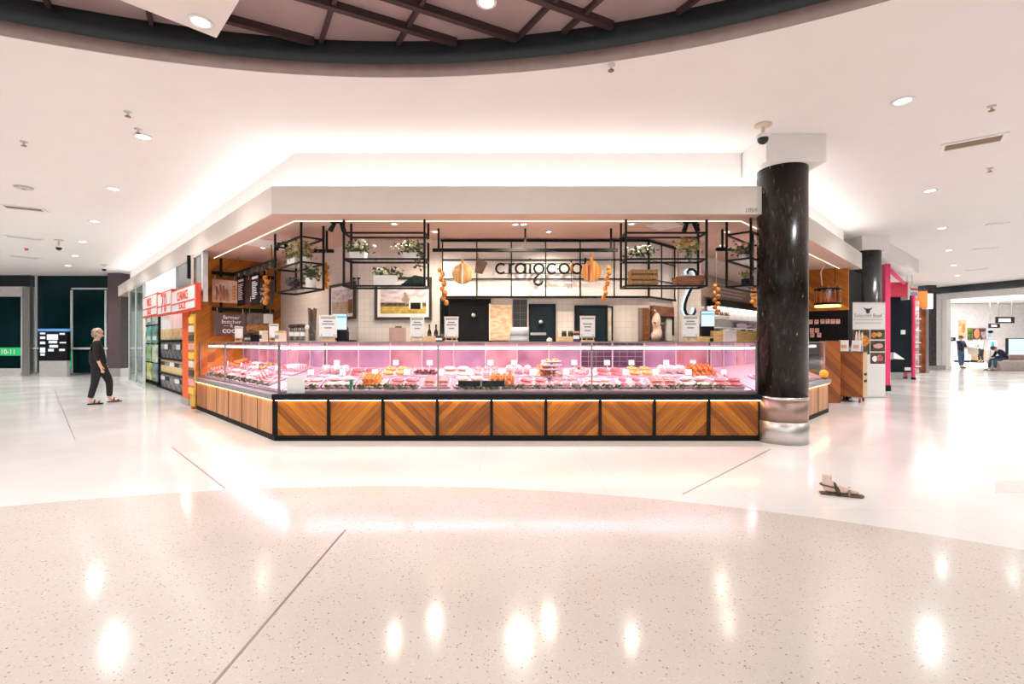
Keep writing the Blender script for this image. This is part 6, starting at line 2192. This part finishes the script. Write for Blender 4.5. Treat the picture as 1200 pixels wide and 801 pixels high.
MB().box(-wd / 2 - .01, wd / 2 + .01, -.01, .17, zk(388), zk(385)).build('blue_header', M('blue_header', (.06, .20, .48), .4, emit=(.2, .45, .9), es=.3), kb)
MB().box(-wd / 2 + .02, wd / 2 - .02, .01, .15, 0, zk(422.5)).build('base', M('grey_base', (.48, .47, .47), .4), kb)
lay = ((47, 53, 389.5, 391.5), (47, 53, 394, 397), (47, 53, 400, 403), (47, 53, 407, 413), (47.5, 52.5, 414, 416.5), (55, 68, 391.5, 398), (57, 67, 399, 402), (58, 68, 404, 407), (56.5, 63, 408.5, 411.5), (70, 76, 390, 392), (70, 77.5, 400.5, 402), (69.5, 76, 408.5, 411))
for (x0_, x1_, y0_, y1_) in lay:
    u0, u1 = at(x0_, 0, Yk).x - kb.location.x, at(x1_, 0, Yk).x - kb.location.x
    MB().box(u0, u1, -.006, 0, zk(y1_), zk(y0_)).build('lit_panel', EM('panel_lit', (.9, .95, 1), .75), kb)
t_ = thing('exit_sign', 'small green sign low on the glass between directory and woman', 'sign', (at(82, 0, YG).x, YG - .03, at(0, 431, YG).z))
wd, hh = (at(85, 0, YG).x - at(79.5, 0, YG).x), at(0, 411, YG).z - at(0, 431, YG).z
MB().box(-wd / 2, wd / 2, -.01, .02, 0, hh).build('panel', GREENS, t_)
MB().box(-wd * .2, wd * .2, -.014, -.01, hh * .55, hh * .8).box(-wd * .3, wd * .3, -.014, -.01, hh * .15, hh * .3).build('pictogram', WHINK, t_)

# ------------------------------------------------------------------ right: pink shop and what follows
bx = [(9.3, 12.2), (13.4, 15.8), (12.0, 17.2), (7.9, 13.6)]
struct(MB().prism(bx, 3.585, 4.05).build('wall_bulkhead', WHITE))
Yp = floor_at(1041, 458).y
pk = thing('pink_shop_frame', 'bright pink framed shop entrance post and canopy behind the white banner', 'shop front', (at(1041, 0, Yp).x, Yp, 0))
hzp = at(0, 309, Yp).z
MB().box(-.08, .06, 0, .22, .16, hzp).build('front_post', PINKP, pk, .004)
MB().box(-.09, .07, -.01, .23, 0, .16).build('post_foot', DARKTEAL, pk)
ex = onp(1069, 0, ('R', 3.25)) - Vector((at(1041, 0, Yp).x, Yp, 0))
MB().tube([(0, .11, hzp - .06), (ex.x * .8, ex.y * .8, hzp - .06)], .07, 4).build('top_rail', PINKP, pk)
Ye = 17.4
x0_, x1_, z0_, z1_ = far_rect(1042, 1063.5, 330.5, 347, Ye - .3)
t_ = thing('pink_sign_box', 'bright pink sign box over the dark teal panel', 'sign', ((x0_ + x1_) / 2, Ye - .3, z0_))
MB().box(-(x1_ - x0_) / 2, (x1_ - x0_) / 2, 0, .6, 0, z1_ - z0_).build('box', M('pink_box', (.82, .07, .13), .45), t_, .006)
MB().box((x1_ - x0_) / 2, (x1_ - x0_) / 2 + .05, -.03, .63, -.12, z1_ - z0_ + .03).build('white_end', WHITE, t_)
x0_, x1_, z0_, z1_ = far_rect(1044, 1068.5, 346, 443, Ye)
t_ = thing('teal_panel', 'dark teal wall panel with white switch plates in the pink shop', 'wall panel', ((x0_ + x1_) / 2, Ye, 0))
MB().box(-(x1_ - x0_) / 2, (x1_ - x0_) / 2, 0, .12, .25, z1_).build('panel', DARKTEAL, t_)
MB().box(-(x1_ - x0_) / 2, (x1_ - x0_) / 2, .01, .11, 0, .25).build('skirting', STEELL, t_)
u_ = Ye / F
for px, py, wq, hq in ((1058, 389, 5, 5), (1063.5, 432, 7, 3.5)):
    p = at(px, py, Ye)
    MB().box(p.x - t_.location.x - wq * u_ / 2, p.x - t_.location.x + wq * u_ / 2, -.02, 0, p.z - hq * u_ / 2, p.z + hq * u_ / 2).build('switch_plate', CARD, t_)
t_ = thing('wall_chute', 'white wedge shaped tray fixed to the pink frame beside the teal panel', 'tray', at(1045, 420, Yp + .3))
MB().xprism([(-.02, .0), (.30, -.02), (.02, .17), (-.02, .17)], -.1, .1).build('wedge', CARD, t_, .01)
MB().box(-.08, -.02, -.08, .08, -.02, .15).build('bracket', STEEL, t_)
x0_, x1_, z0_, z1_ = far_rect(1070, 1072.6, 346, 444, Ye - .2)
t_ = thing('pink_post', 'thin pink post at the far edge of the dark teal panel', 'post', ((x0_ + x1_) / 2, Ye - .2, 0))
MB().box(-(x1_ - x0_) / 2, (x1_ - x0_) / 2, 0, .07, .08, z1_).build('shaft', PINKP, t_)
MB().box(-(x1_ - x0_) / 2 - .01, (x1_ - x0_) / 2 + .01, -.01, .08, 0, .08).build('foot', BLACK, t_)
x0_, x1_, z0_, z1_ = far_rect(1065, 1077, 335, 349, 18.6)
t_ = thing('white_shop_sign', 'white sign with a pink stripe between pink post and orange box', 'sign', ((x0_ + x1_) / 2, 18.6, z0_), .35)
MB().box(-.22, .22, 0, .3, 0, z1_ - z0_).build('box', WHITE, t_)
MB().box(-.2, .2, -.01, 0, .3, .38).build('pink_stripe', PINKP, t_)
for q in (-.15, .15): MB().box(q - .01, q + .01, .14, .16, z1_ - z0_, 4.05 - z0_).build('hanger', STEEL, t_)
MB().box(-.2, .2, -.012, 0, .1, .22).build('blue_stripe', M('sign_blue', (.3, .38, .6), .5), t_)
x0_, x1_, z0_, z1_ = far_rect(1079, 1087, 341, 360, 20.5)
t_ = thing('orange_sign_box', 'orange and white projecting sign box before the black column', 'sign', ((x0_ + x1_) / 2, 20.5, z0_))
MB().box(-(x1_ - x0_) / 2, (x1_ - x0_) / 2, 0, .4, 0, z1_ - z0_).build('orange_box', M('orange_lit', (.85, .16, .02), .5), t_)
MB().box((x1_ - x0_) / 2, (x1_ - x0_) / 2 + .25, .02, .38, -.06, z1_ - z0_ - .1).build('white_face', WHITE, t_)
x0_, x1_, z0_, z1_ = far_rect(1073.5, 1079.5, 352, 430, 20.2)
t_ = thing('lit_shelving', 'narrow pale shop shelving between the pink post and the brown panel', 'shelf', ((x0_ + x1_) / 2, 20.2, 0))
MB().box(-(x1_ - x0_) / 2, (x1_ - x0_) / 2, .1, .2, 0, z1_).build('back', M2('pale_goods', (.45, .25, .22), (.80, .78, .78), 5, .5), t_)
for k in range(5): MB().box(-(x1_ - x0_) / 2, (x1_ - x0_) / 2, 0, .1, .3 + k * .5, .34 + k * .5).build('shelf_board', WHITE, t_)
x0_, x1_, z0_, z1_ = far_rect(1079.5, 1088, 352, 430, 20.8)
t_ = thing('brown_panel', 'brown orange panelled pier under the orange sign box', 'pier', ((x0_ + x1_) / 2, 20.8, 0))
MB().box(-(x1_ - x0_) / 2, (x1_ - x0_) / 2 - .12, 0, .2, 0, z1_).build('panel', M2('brown_orange', (.14, .035, .015), (.30, .08, .02), 3, .35), t_)
MB().box((x1_ - x0_) / 2 - .12, (x1_ - x0_) / 2, -.02, .2, 0, z1_).build('steel_edge', STEEL, t_)
x0_, x1_, z0_, z1_ = far_rect(1086, 1097.5, 343, 431, 22.8)
t_ = thing('black_stone_pier', 'dark stone pier with pale foot beside the white shop portal', 'pier', ((x0_ + x1_) / 2, 22.8, 0))
MB().box(-(x1_ - x0_) / 2, (x1_ - x0_) / 2, 0, .5, .22, 4.05).build('shaft', M2('grey_stone', (.025, .022, .022), (.07, .062, .06), 8, .4), t_)
MB().box(-(x1_ - x0_) / 2 - .03, (x1_ - x0_) / 2 + .03, -.03, .53, 0, .22).build('foot', STEELL, t_)
# white shop portal
A_, B_ = Vector((20.9, 24.1)), Vector((22.6, 19.2))
dd = (B_ - A_)
ang = math.atan2(dd.y, dd.x)
Lp = dd.length
po = thing('shop_portal', 'wide white portal of the far shop under a dark header band', 'shop front', (A_.x, A_.y, 0), ang)
MB().box(0, .55, 0, .4, .2, 3.72).build('jamb', FRW, po, .01)
MB().box(.55, .75, .08, .4, .2, 3.60).build('inner_jamb', WHITE, po)
MB().box(.55, Lp, .0, .4, 3.42, 3.72).build('lintel', FRW, po, .01)
MB().box(-.02, .77, -.02, .42, 0, .2).build('foot', STEELL, po)
MB().box(0, Lp, -.05, .5, 3.74, 4.045).build('dark_header', M('header_dark', (.03, .037, .042), .25), po)
MB().box(Lp, Lp + .3, -.1, .5, 3.70, 4.045).build('white_end', FRW, po)
MB().box(Lp + .3, Lp + 2.5, -.05, .5, 3.74, 4.045).build('black_header', BLACKM, po)
Yw = 33.5
struct(MB().box(22, 44, Yw, Yw + .2, 0, 4.0).build('wall_far_shop', M('far_shop_wall', (.78, .76, .75), .6)))
struct(MB().box(21.8, 22.0, 24.6, Yw, 0, 4.0).build('wall_far_shop_side', M('far_shop_wall')))
light('far_shop_lamp', 'AREA', (28, 27, 3.9), 900, (1, .98, .96), 7, 9)
light('far_hall_lamp', 'AREA', (17, 22, 4.0), 150, (1, .98, .96), 4, 6)


def fx(px, py, Y, px2, py2):
    a, b = at(px, py2, Y), at(px2, py, Y)
    return (a.x + b.x) / 2, a.z, b.x - a.x, b.z - a.z


def wall_poster(label, px, py, px2, py2, mat, inner=None, Y=33.4, name='poster', cat='poster'):
    x, z, wd_, h_ = fx(px, py, Y, px2, py2)
    t9 = thing(name, label, cat, (x, Y, z))
    MB().box(-wd_ / 2, wd_ / 2, 0, .08, 0, h_).build('board', mat, t9)
    for k, (u, v, ru, rv, mt) in enumerate(inner or []):
        MB().ell((wd_ * u, -.012, h_ * v), (wd_ * ru, .012, h_ * rv), 14, 8, .2, k).build('picture', mt, t9)
    return t9


wall_poster('red food poster on the far shop wall beside the portal', 1107.5, 384, 1116, 394, M('poster_pale', (.75, .62, .55), .5), [(0, .45, .35, .3, M('poster_red', (.75, .10, .06), .5))])
wall_poster('black menu strip under the red food poster', 1107.5, 395, 1120, 399, BLACKM, [(.0, .5, .3, .2, GREYINK)])
wall_poster('tall orange wood panel on the far shop wall', 1124.5, 375, 1132, 396, M2('far_orange', (.62, .34, .16), (.80, .55, .36), 3, .5), [(.1, .55, .25, .25, M('deep_orange', (.62, .25, .06), .5))])
wall_poster('green plant panel between orange panel and flower poster', 1135, 384, 1140, 398, M2('far_green', (.05, .10, .02), (.28, .34, .05), 3, .6), [(0, .3, .3, .2, LEAFM)])
wall_poster('dark poster with a large orange red oval in the far shop', 1140.5, 384.5, 1149, 397, M('poster_brown', (.14, .05, .03), .5), [(0, .5, .40, .46, M('oval_orange', (.85, .30, .16), .5)), (0, .48, .16, .28, M('oval_dark', (.25, .02, .02), .5))])
wall_poster('checked dark menu board right of the oval poster', 1150, 384, 1155.5, 397, M2('menu_check', (.08, .04, .05), (.70, .55, .55), 2.4, .5), [(.0, .2, .3, .15, M('pk_pink'))])
wall_poster('pale blue and black slanted poster in the far shop', 1156, 385, 1164, 397, M('poster_white', (.78, .80, .84), .5), [(.1, .7, .42, .14, DARKTEAL), (-.1, .35, .3, .22, M('poster_sky', (.45, .62, .78), .5))])
wall_poster('turquoise poster behind the seated man', 1160, 398, 1168, 409, M('poster_lilac', (.62, .66, .72), .5), [(-.1, .5, .25, .3, M('poster_teal', (.02, .45, .48), .5))], Y=32)
for q in (-.15, .15):
    _p = [o for o in SC.objects if o.name.startswith('poster') and o.parent is None][-1]
    MB().box(q - .015, q + .015, .02, .06, -_p.location.z, 0).build('leg', STEEL, _p)
for i, (x0q, x1q, mt, lb) in enumerate(((1113, 1122, CARD, 'white fronted counter unit nearest the portal'), (1133, 1145, CARD, 'white fronted counter unit between the two standing shoppers'), (1152, 1162, PINE, 'pale wood counter unit behind the seated man'))):
    x, z, wd_, h_ = fx(x0q, 411, 31.6, x1q, 424.5)
    t9 = thing('counter_unit', lb + ' in the far shop', 'counter', (x, 32.0, 0))
    MB().box(-wd_ / 2, wd_ / 2, 0, .6, .12, z + h_).build('front', mt, t9, .01)
    MB().box(-wd_ / 2 + .05, wd_ / 2 - .05, .05, .55, 0, .12).build('plinth', BLACKM, t9)
    MB().box(-wd_ / 2 - .05, wd_ / 2 + .05, -.08, .65, z + h_, z + h_ + .06).build('worktop', FRW, t9)
for i, (x0q, y0q, x1q, y1q, Y) in enumerate(((1168.5, 371, 1189, 378.5, 25.), (1160, 379, 1172, 384, 29.))):
    x, z, wd_, h_ = fx(x0q, y0q, Y, x1q, y1q)
    t9 = thing('hanging_sign', ('larger black framed white sign hung above the seated man', 'smaller black framed white sign hung behind the larger one')[i], 'sign', (x, Y, z))
    MB().box(-wd_ / 2, wd_ / 2, 0, .10, 0, .07).box(-wd_ / 2, wd_ / 2, 0, .10, h_ - .07, h_).box(-wd_ / 2, -wd_ / 2 + .08, 0, .1, .07, h_ - .07).box(wd_ / 2 - .16, wd_ / 2, 0, .1, .07, h_ - .07).build('frame', BLACK, t9)
    MB().box(-wd_ / 2 + .08, wd_ / 2 - .16, .03, .07, .07, h_ - .07).build('face', CARD, t9)
    for s in (-.4, .4): MB().box(wd_ * s - .01, wd_ * s + .01, .04, .06, h_, 4.04 - z).build('hanger', STEELL, t9)
x, z, wd_, h_ = fx(1181, 396, 24., 1212, 421)
t9 = thing('blue_screen', 'large pale blue lit screen behind the bench', 'screen', (x, 24., 0))
MB().box(-wd_ / 2, wd_ / 2, 0, .12, z, z + h_).build('bezel', BLACK, t9)
MB().box(-wd_ / 2 + .04, wd_ / 2 - .04, -.01, 0, z + .04, z + h_ - .04).build('screen', EM('screen_pale', (.62, .88, 1), 1.0), t9)
MB().box(-wd_ / 2 + .2, wd_ / 2 - .2, .02, .10, 0, z).build('stand', DARKTEAL, t9)
Yb_ = floor_at(1180, 434.5).y
x0q = at(1171, 0, Yb_).x
bn = thing('bench', 'pale pink grey bench the seated man rests on', 'bench', (x0q, Yb_, 0))
MB().xprism([(.12, 0), (2.2, 0), (2.2, .47), (-.08, .47)], -.05, .55).build('seat_block', M('bench_pale', (.62, .54, .50), .45), bn, .015)
MB().xprism([(.78, .47), (2.2, .47), (2.2, .76), (.84, .76)], .30, .55).build('back_block', M('bench_rose', (.50, .38, .34), .5), bn, .015)
MB().box(.16, 2.2, -.03, .5, -.0, .03).build('plinth', M('bench_dark', (.2, .17, .16), .5), bn)

#@@PEOPLE
def skin_mesh(name, verts, edges, radii, mat, parent, root=0, sub=2):
    me = bpy.data.meshes.new(name)
    me.from_pydata([tuple(v) for v in verts], edges, [])
    o = bpy.data.objects.new(name, me)
    COL.objects.link(o)
    md = o.modifiers.new('skin', 'SKIN')
    md.use_smooth_shade = True
    sv = me.skin_vertices[0].data
    for i, r in enumerate(radii):
        sv[i].radius = r if isinstance(r, tuple) else (r, r)
        sv[i].use_root = (i == root)
    o.modifiers.new('sub', 'SUBSURF').levels = sub
    dg = bpy.context.evaluated_depsgraph_get()
    dg.update()
    m2 = bpy.data.meshes.new_from_object(o.evaluated_get(dg))
    bpy.data.objects.remove(o)
    m2.materials.clear()
    m2.materials.append(mat)
    for p in m2.polygons: p.use_smooth = True
    o2 = bpy.data.objects.new(name, m2)
    COL.objects.link(o2)
    if parent: o2.parent = parent
    return o2


SKIN = M('skin', (.74, .47, .36), .5, var=.05)


def person(label, loc, rot, J, top, trousers, shoe, hair, sleeve='elbow', hair_shape=((.0, 0, .03), (.105, .088, .10)), H=1., sub=2, topname='jumper', fingers=True, wide=1.):
    """J: joints in metres in the frame of the figure (x forward, y to its left, z up)"""
    V = {k: Vector(v) * H for k, v in J.items()}
    t_ = thing('person', label, 'person', loc, rot)
    vs, es, rs, ix = [], [], [], {}

    def add(k, p, r, to=None):
        ix[k] = len(vs)
        vs.append(p); rs.append(tuple(q * H for q in r) if isinstance(r, tuple) else r * H)
        if to is not None: es.append((ix[to], ix[k]))
    hd = (V['head'] - V['neck']).normalized()
    fw = V.get('face', Vector((1, 0, 0)))
    add('pelvis', V['pelvis'], .075 * wide)
    add('belly', V['belly'], .078 * wide, 'pelvis')
    add('chest', V['chest'], .088 * wide, 'belly')
    add('neckb', V['neck'] - hd * .03 * H, .06, 'chest')
    add('neck', V['neck'] + hd * .03 * H, .050, 'neckb')
    add('jaw', V['head'] - hd * .045 * H + fw * .018 * H, (.058, .060), 'neck')
    add('headm', V['head'] + hd * .02 * H, (.078, .088), 'jaw')
    add('headt', V['head'] + hd * .085 * H - fw * .01 * H, (.062, .066), 'headm')
    for s in ('L', 'R'):
        sg = 1 if s == 'L' else -1
        add('sh' + s, V['sh' + s], .046, 'chest')
        add('el' + s, V['el' + s], .042, 'sh' + s)
        add('wr' + s, V['wr' + s], .026, 'el' + s)
        d = (V['wr' + s] - V['el' + s]).normalized()
        add('pa' + s, V['wr' + s] + d * .07 * H, (.034, .016), 'wr' + s)
        if fingers:
            side = fw - d * fw.dot(d)
            side = side.normalized() if side.length > .1 else Vector((0, 0, 1))
            cur = d.cross(side) * (.25 if s == 'L' else -.25)
            for q, (off, ln) in enumerate(((.024, .07), (.008, .08), (-.008, .075), (-.023, .058))):
                b0 = V['wr' + s] + d * .085 * H + side * off * H
                add('f%d%s' % (q, s), b0 + d * ln * .5 * H, .0088, 'pa' + s)
                add('g%d%s' % (q, s), b0 + d * ln * H + cur * ln * H, .0072, 'f%d%s' % (q, s))
            b0 = V['wr' + s] + d * .03 * H
            add('t0' + s, b0 + side * .035 * H + d * .02 * H, .010, 'wr' + s)
            add('t1' + s, b0 + side * .045 * H + d * .055 * H, .008, 't0' + s)
        add('hip' + s, V['hip' + s] + (V['kn' + s] - V['hip' + s]) * .2, .064 * wide, 'pelvis')
        add('kn' + s, V['kn' + s], .058, 'hip' + s)
        add('an' + s, V['an' + s], .036, 'kn' + s)
        ft = V.get('toe' + s)
        add('ball' + s, ft, (.036, .022), 'an' + s)
    skin_mesh('body', vs, es, rs, SKIN, t_, 0, sub)
    # clothes
    def cloth(nm, keys, links, rad, mat):
        k2 = {k: i for i, k in enumerate(keys)}
        skin_mesh(nm, [vs[ix[k]] if k in ix else V[k] for k in keys], [(k2[a], k2[b]) for a, b in links], [tuple(q * H for q in r) if isinstance(r, tuple) else r * H for r in rad], mat, t_, 0, sub)
    for s in ('L', 'R'):
        e, w_ = V['el' + s], V['wr' + s]
        V['cuff' + s] = e + (w_ - e) * (.55 if sleeve == 'elbow' else .92)
    V['hem'] = V['pelvis'] + (V['pelvis'] - V['belly']) * .55
    V['coll'] = V['neck'] - hd * .035 * H
    cloth(topname, ['chest', 'belly', 'pelvis', 'hem', 'coll', 'shL', 'elL', 'cuffL', 'shR', 'elR', 'cuffR'],
          [('chest', 'belly'), ('belly', 'pelvis'), ('pelvis', 'hem'), ('chest', 'coll'), ('chest', 'shL'), ('shL', 'elL'), ('elL', 'cuffL'), ('chest', 'shR'), ('shR', 'elR'), ('elR', 'cuffR')],
          [.142 * wide, .142 * wide, .145 * wide, .130 * wide, .068, .070, .060, .050, .066, .060, .050], top)
    for s in ('L', 'R'): V['cf' + s] = V['kn' + s] + (V['an' + s] - V['kn' + s]) * .9
    V['waist'] = V['pelvis'] + (V['belly'] - V['pelvis']) * .5
    V['seat'] = V['pelvis'] + (V['hipL'] + V['hipR'] - V['pelvis'] * 2) * .3
    for s in ('L', 'R'): V['thigh' + s] = V['hip' + s] + (V['kn' + s] - V['hip' + s]) * .25
    cloth('trousers', ['seat', 'waist', 'thighL', 'knL', 'cfL', 'thighR', 'knR', 'cfR'],
          [('seat', 'waist'), ('seat', 'thighL'), ('thighL', 'knL'), ('knL', 'cfL'), ('seat', 'thighR'), ('thighR', 'knR'), ('knR', 'cfR')],
          [.118 * wide, .120 * wide, .098 * wide, .074, .056, .098 * wide, .074, .056], trousers)
    up = hd
    lf = up.cross(fw).normalized()
    fwo = lf.cross(up).normalized()
    R = Matrix((fwo, lf, up)).transposed().to_4x4()
    hm = Matrix.Translation(V['head'] + up * .03 * H) @ R @ Matrix.Scale(H, 4)
    hb = MB()
    hb.ell((-.022, 0, .028), (.098, .092, .088), 18, 12, .18, 3, mat=hm)
    hb.ell((-.05, 0, -.03), (.062, .080, .075), 14, 10, .25, 6, mat=hm)
    hb.build('hair', hair, t_)
    fc = MB()
    fc.ell((.088, 0, -.035), (.018, .013, .022), 10, 8, mat=hm)
    for s in (-1, 1): fc.ell((.0, s * .086, -.03), (.018, .010, .028), 10, 8, mat=hm)
    fc.build('nose_and_ears', SKIN, t_)
    ey = MB()
    for s in (-1, 1): ey.ell((.078, s * .032, -.010), (.008, .012, .007), 8, 6, mat=hm)
    ey.build('eyes', INK, t_)
    mo = MB().ell((.078, 0, -.072), (.008, .022, .006), 10, 6, mat=hm)
    mo.build('mouth', M('lip', (.55, .22, .18), .5), t_)
    for s in ('L', 'R'):
        a, b_ = V['an' + s], V['toe' + s]
        d = (b_ - a)
        ang_ = math.atan2(d.y, d.x)
        c_ = (a + b_) / 2
        shm = Matrix.Translation(Vector((c_.x, c_.y, min(a.z, b_.z)))) @ Matrix.Rotation(ang_, 4, 'Z') @ Matrix.Scale(H, 4)
        sb = MB()
        z_ = -.022
        sb.slab([(-.125, -.025), (-.13, .02), (-.08, .036), (.04, .044), (.10, .04), (.14, .01), (.13, -.03), (.08, -.044), (.0, -.038), (-.09, -.036)], z_, z_ + .024, .05, mat=shm)
        sb.tube([(.06, -.043, z_ + .02), (.065, -.03, .028), (.07, 0, .036), (.065, .03, .028), (.06, .043, z_ + .02)], .014, 8, mat=shm)
        sb.tube([(-.02, -.036, z_ + .02), (-.01, -.03, .05), (.0, 0, .07), (-.01, .03, .05), (-.02, .036, z_ + .02)], .012, 8, mat=shm)
        sb.build('shoe', shoe, t_)
    return t_


BLK = M('black_cloth', (.012, .012, .013), .85, var=.25, scale=20)
p = floor_at(115, 473)
Jw = dict(pelvis=(.0, 0, .90), belly=(-.02, 0, 1.06), chest=(-.03, 0, 1.24), neck=(-.02, 0, 1.40), head=(.0, 0, 1.51),
          shL=(-.03, .155, 1.33), elL=(.05, .19, 1.06), wrL=(.12, .18, .85), shR=(-.04, -.155, 1.33), elR=(-.05, -.20, 1.06), wrR=(.02, -.20, .83),
          hipL=(.02, .085, .86), knL=(.20, .09, .49), anL=(.20, .09, .085), toeL=(.37, .08, .035), hipR=(-.02, -.085, .86), knR=(-.06, -.09, .48), anR=(-.15, -.09, .085), toeR=(.03, -.10, .03))
person('woman with short blond grey hair in black top and trousers walking past the sale sign', (p.x, p.y, 0), .80, Jw, BLK, BLK, M('black_leather', (.012, .011, .011), .4),
       M2('blond_grey_hair', (.28, .17, .09), (.62, .50, .38), 24, .6), wide=1.12, topname='top')


def stand_J(sp=.0, arm=0.):
    return dict(pelvis=(.0, 0, .92), belly=(0, 0, 1.08), chest=(0, 0, 1.27), neck=(.0, 0, 1.43), head=(.02, 0, 1.55),
                shL=(0, .17, 1.37), elL=(.02 + arm * .05, .22, 1.10), wrL=(.08 + arm * .2, .18 - arm * .08, .88 + arm * .16), shR=(0, -.17, 1.37), elR=(.02 + arm * .05, -.22, 1.10), wrR=(.08 + arm * .2, -.18 + arm * .08, .88 + arm * .16),
                hipL=(0, .09, .88), knL=(.02, .10, .49), anL=(-.02, .11, .085), toeL=(.13, .12, .03), hipR=(0, -.09, .88), knR=(.03, -.10, .49), anR=(0.0 + sp, -.11, .085), toeR=(.15 + sp, -.12, .03))


NAVY = M('navy_cloth', (.012, .022, .05), .8, var=.2)
JEAN = M2('blue_denim', (.03, .07, .14), (.07, .13, .22), 20, .8)
DKH = M('dark_hair', (.03, .018, .012), .6, var=.3)
p = floor_at(1126, 431.2)
t_ = person('shopper in navy jacket and blue jeans carrying a pale coat in the far shop', (p.x, p.y, 0), -PI / 2 + .2, stand_J(.05, 1.), NAVY, JEAN, INK, M('brown_hair', (.16, .08, .04), .6), 'full', sub=1, topname='jacket')
ct = thing('draped_coat', 'pale cream coat draped over the arms of the shopper in navy', 'coat', (p.x + .20, p.y - .36, .93), .2)
MB().slab([(-.34, -.10), (.30, -.13), (.36, .0), (.30, .10), (-.30, .12)], .05, .15, .12).build('upper_fold', M('coat_cream', (.66, .58, .48), .8, var=.06), ct)
MB().xprism([(-.32, .1), (.33, .1), (.36, -.18), (.12, -.26), (-.26, -.20)], -.08, -.02).build('hanging_side', M('coat_cream'), ct, .02)
p = floor_at(1149.5, 424.6)
person('shopper with back turned in grey green jumper and black trousers at the far counter', (p.x, p.y, 0), PI / 2, stand_J(0, .6), M('grey_green_cloth', (.36, .40, .37), .85), BLK, INK, DKH, 'full', sub=1)
p = floor_at(1111, 424.2)
person('shopper in a long pale pink coat beside the white portal of the far shop', (p.x, p.y, 0), PI / 2 + .3, stand_J(.03, .3), M('pink_coat', (.72, .52, .42), .85), M('dark_tights', (.05, .02, .02), .8), INK, M('brown_hair'), 'full', sub=1, wide=1.15, topname='coat')
ph = at(1179, 434, Yb_ + .18)
Js = dict(pelvis=(.0, 0, .60), belly=(.06, 0, .73), chest=(.18, 0, .88), neck=(.33, 0, .98), head=(.43, 0, 1.03), face=(.75, 0, -.66),
          shL=(.22, .17, .93), elL=(.30, .22, .68), wrL=(.50, .09, .62), shR=(.22, -.17, .93), elR=(.30, -.22, .68), wrR=(.50, -.09, .62),
          hipL=(.06, .10, .58), knL=(.48, .13, .52), anL=(.46, .13, .085), toeL=(.64, .14, .03), hipR=(.06, -.10, .58), knR=(.50, -.12, .52), anR=(.55, -.13, .085), toeR=(.73, -.14, .03))
t_ = person('man in navy jumper and jeans bent forward on the pale bench reading', (at(1181, 0, Yb_).x, Yb_ + .12, 0), PI - .25, Js, NAVY, JEAN, M('brown_leather', (.10, .05, .03), .5), M('red_brown_hair', (.10, .03, .02), .6), 'full', sub=1)
ph_ = thing('phone', 'small white phone in the hands of the seated man', 'phone', (at(1181, 0, Yb_).x - .58, Yb_ + .27, .68), (0, .5, 0))
MB().box(-.04, .04, -.05, .05, 0, .012).build('case', CARD, ph_, .004)
MB().box(-.035, .035, -.045, .045, .012, .014).build('screen', EM('screen_white', (.80, .93, 1), .75), ph_)

# the one sandalled foot of a passer by that stayed still
p = floor_at(985, 580)
ft = thing('person', 'sandalled foot and ankle of a passer by on the white floor right of the column', 'person', (p.x, p.y, 0), -.35)
SKINP = M('pale_skin', (.76, .58, .49), .55, var=.04)
skin_mesh('foot', [(-.100, 0, .185), (-.103, 0, .15), (-.103, 0, .115), (-.098, 0, .085), (-.114, 0, .046), (-.02, 0, .064), (.05, 0, .050), (.095, 0, .040), (.145, -.028, .032), (.145, -.008, .030), (.138, .010, .028), (.128, .026, .027), (.115, .040, .026)],
          [(0, 1), (1, 2), (2, 3), (3, 4), (3, 5), (4, 5), (5, 6), (6, 7), (7, 8), (7, 9), (7, 10), (7, 11), (7, 12)],
          [.043, .040, .037, .040, .040, (.042, .040), (.044, .032), (.046, .024), .013, .0105, .010, .0095, .009], SKINP, ft, 3)
SAND = M('brown_sandal', (.13, .075, .045), .5, var=.15)
MB().slab([(-.155, -.03), (-.16, .02), (-.10, .036), (.03, .046), (.10, .052), (.165, .03), (.175, -.01), (.15, -.045), (.08, -.05), (.0, -.04), (-.10, -.036)], 0, .02, .04).build('sandal_sole', SAND, ft)
MB().tube([(.05, -.05, .012), (.055, -.04, .05), (.06, 0, .068), (.055, .042, .05), (.05, .05, .012)], [.010, .014, .016, .014, .010], 8).build('toe_strap', M('tan_strap', (.30, .19, .12), .5), ft)
MB().tube([(-.02, -.042, .012), (-.035, -.045, .06), (-.05, -.02, .098), (-.05, .02, .098), (-.035, .045, .06), (-.02, .042, .012)], [.016] * 6, 8).build('instep_strap', M('dark_strap', (.06, .04, .025), .5), ft)
MB().tube([(-.06, -.046, .075), (-.145, -.03, .085), (-.155, 0, .085), (-.145, .03, .085), (-.06, .046, .075)], .008, 8).build('heel_strap', SAND, ft)
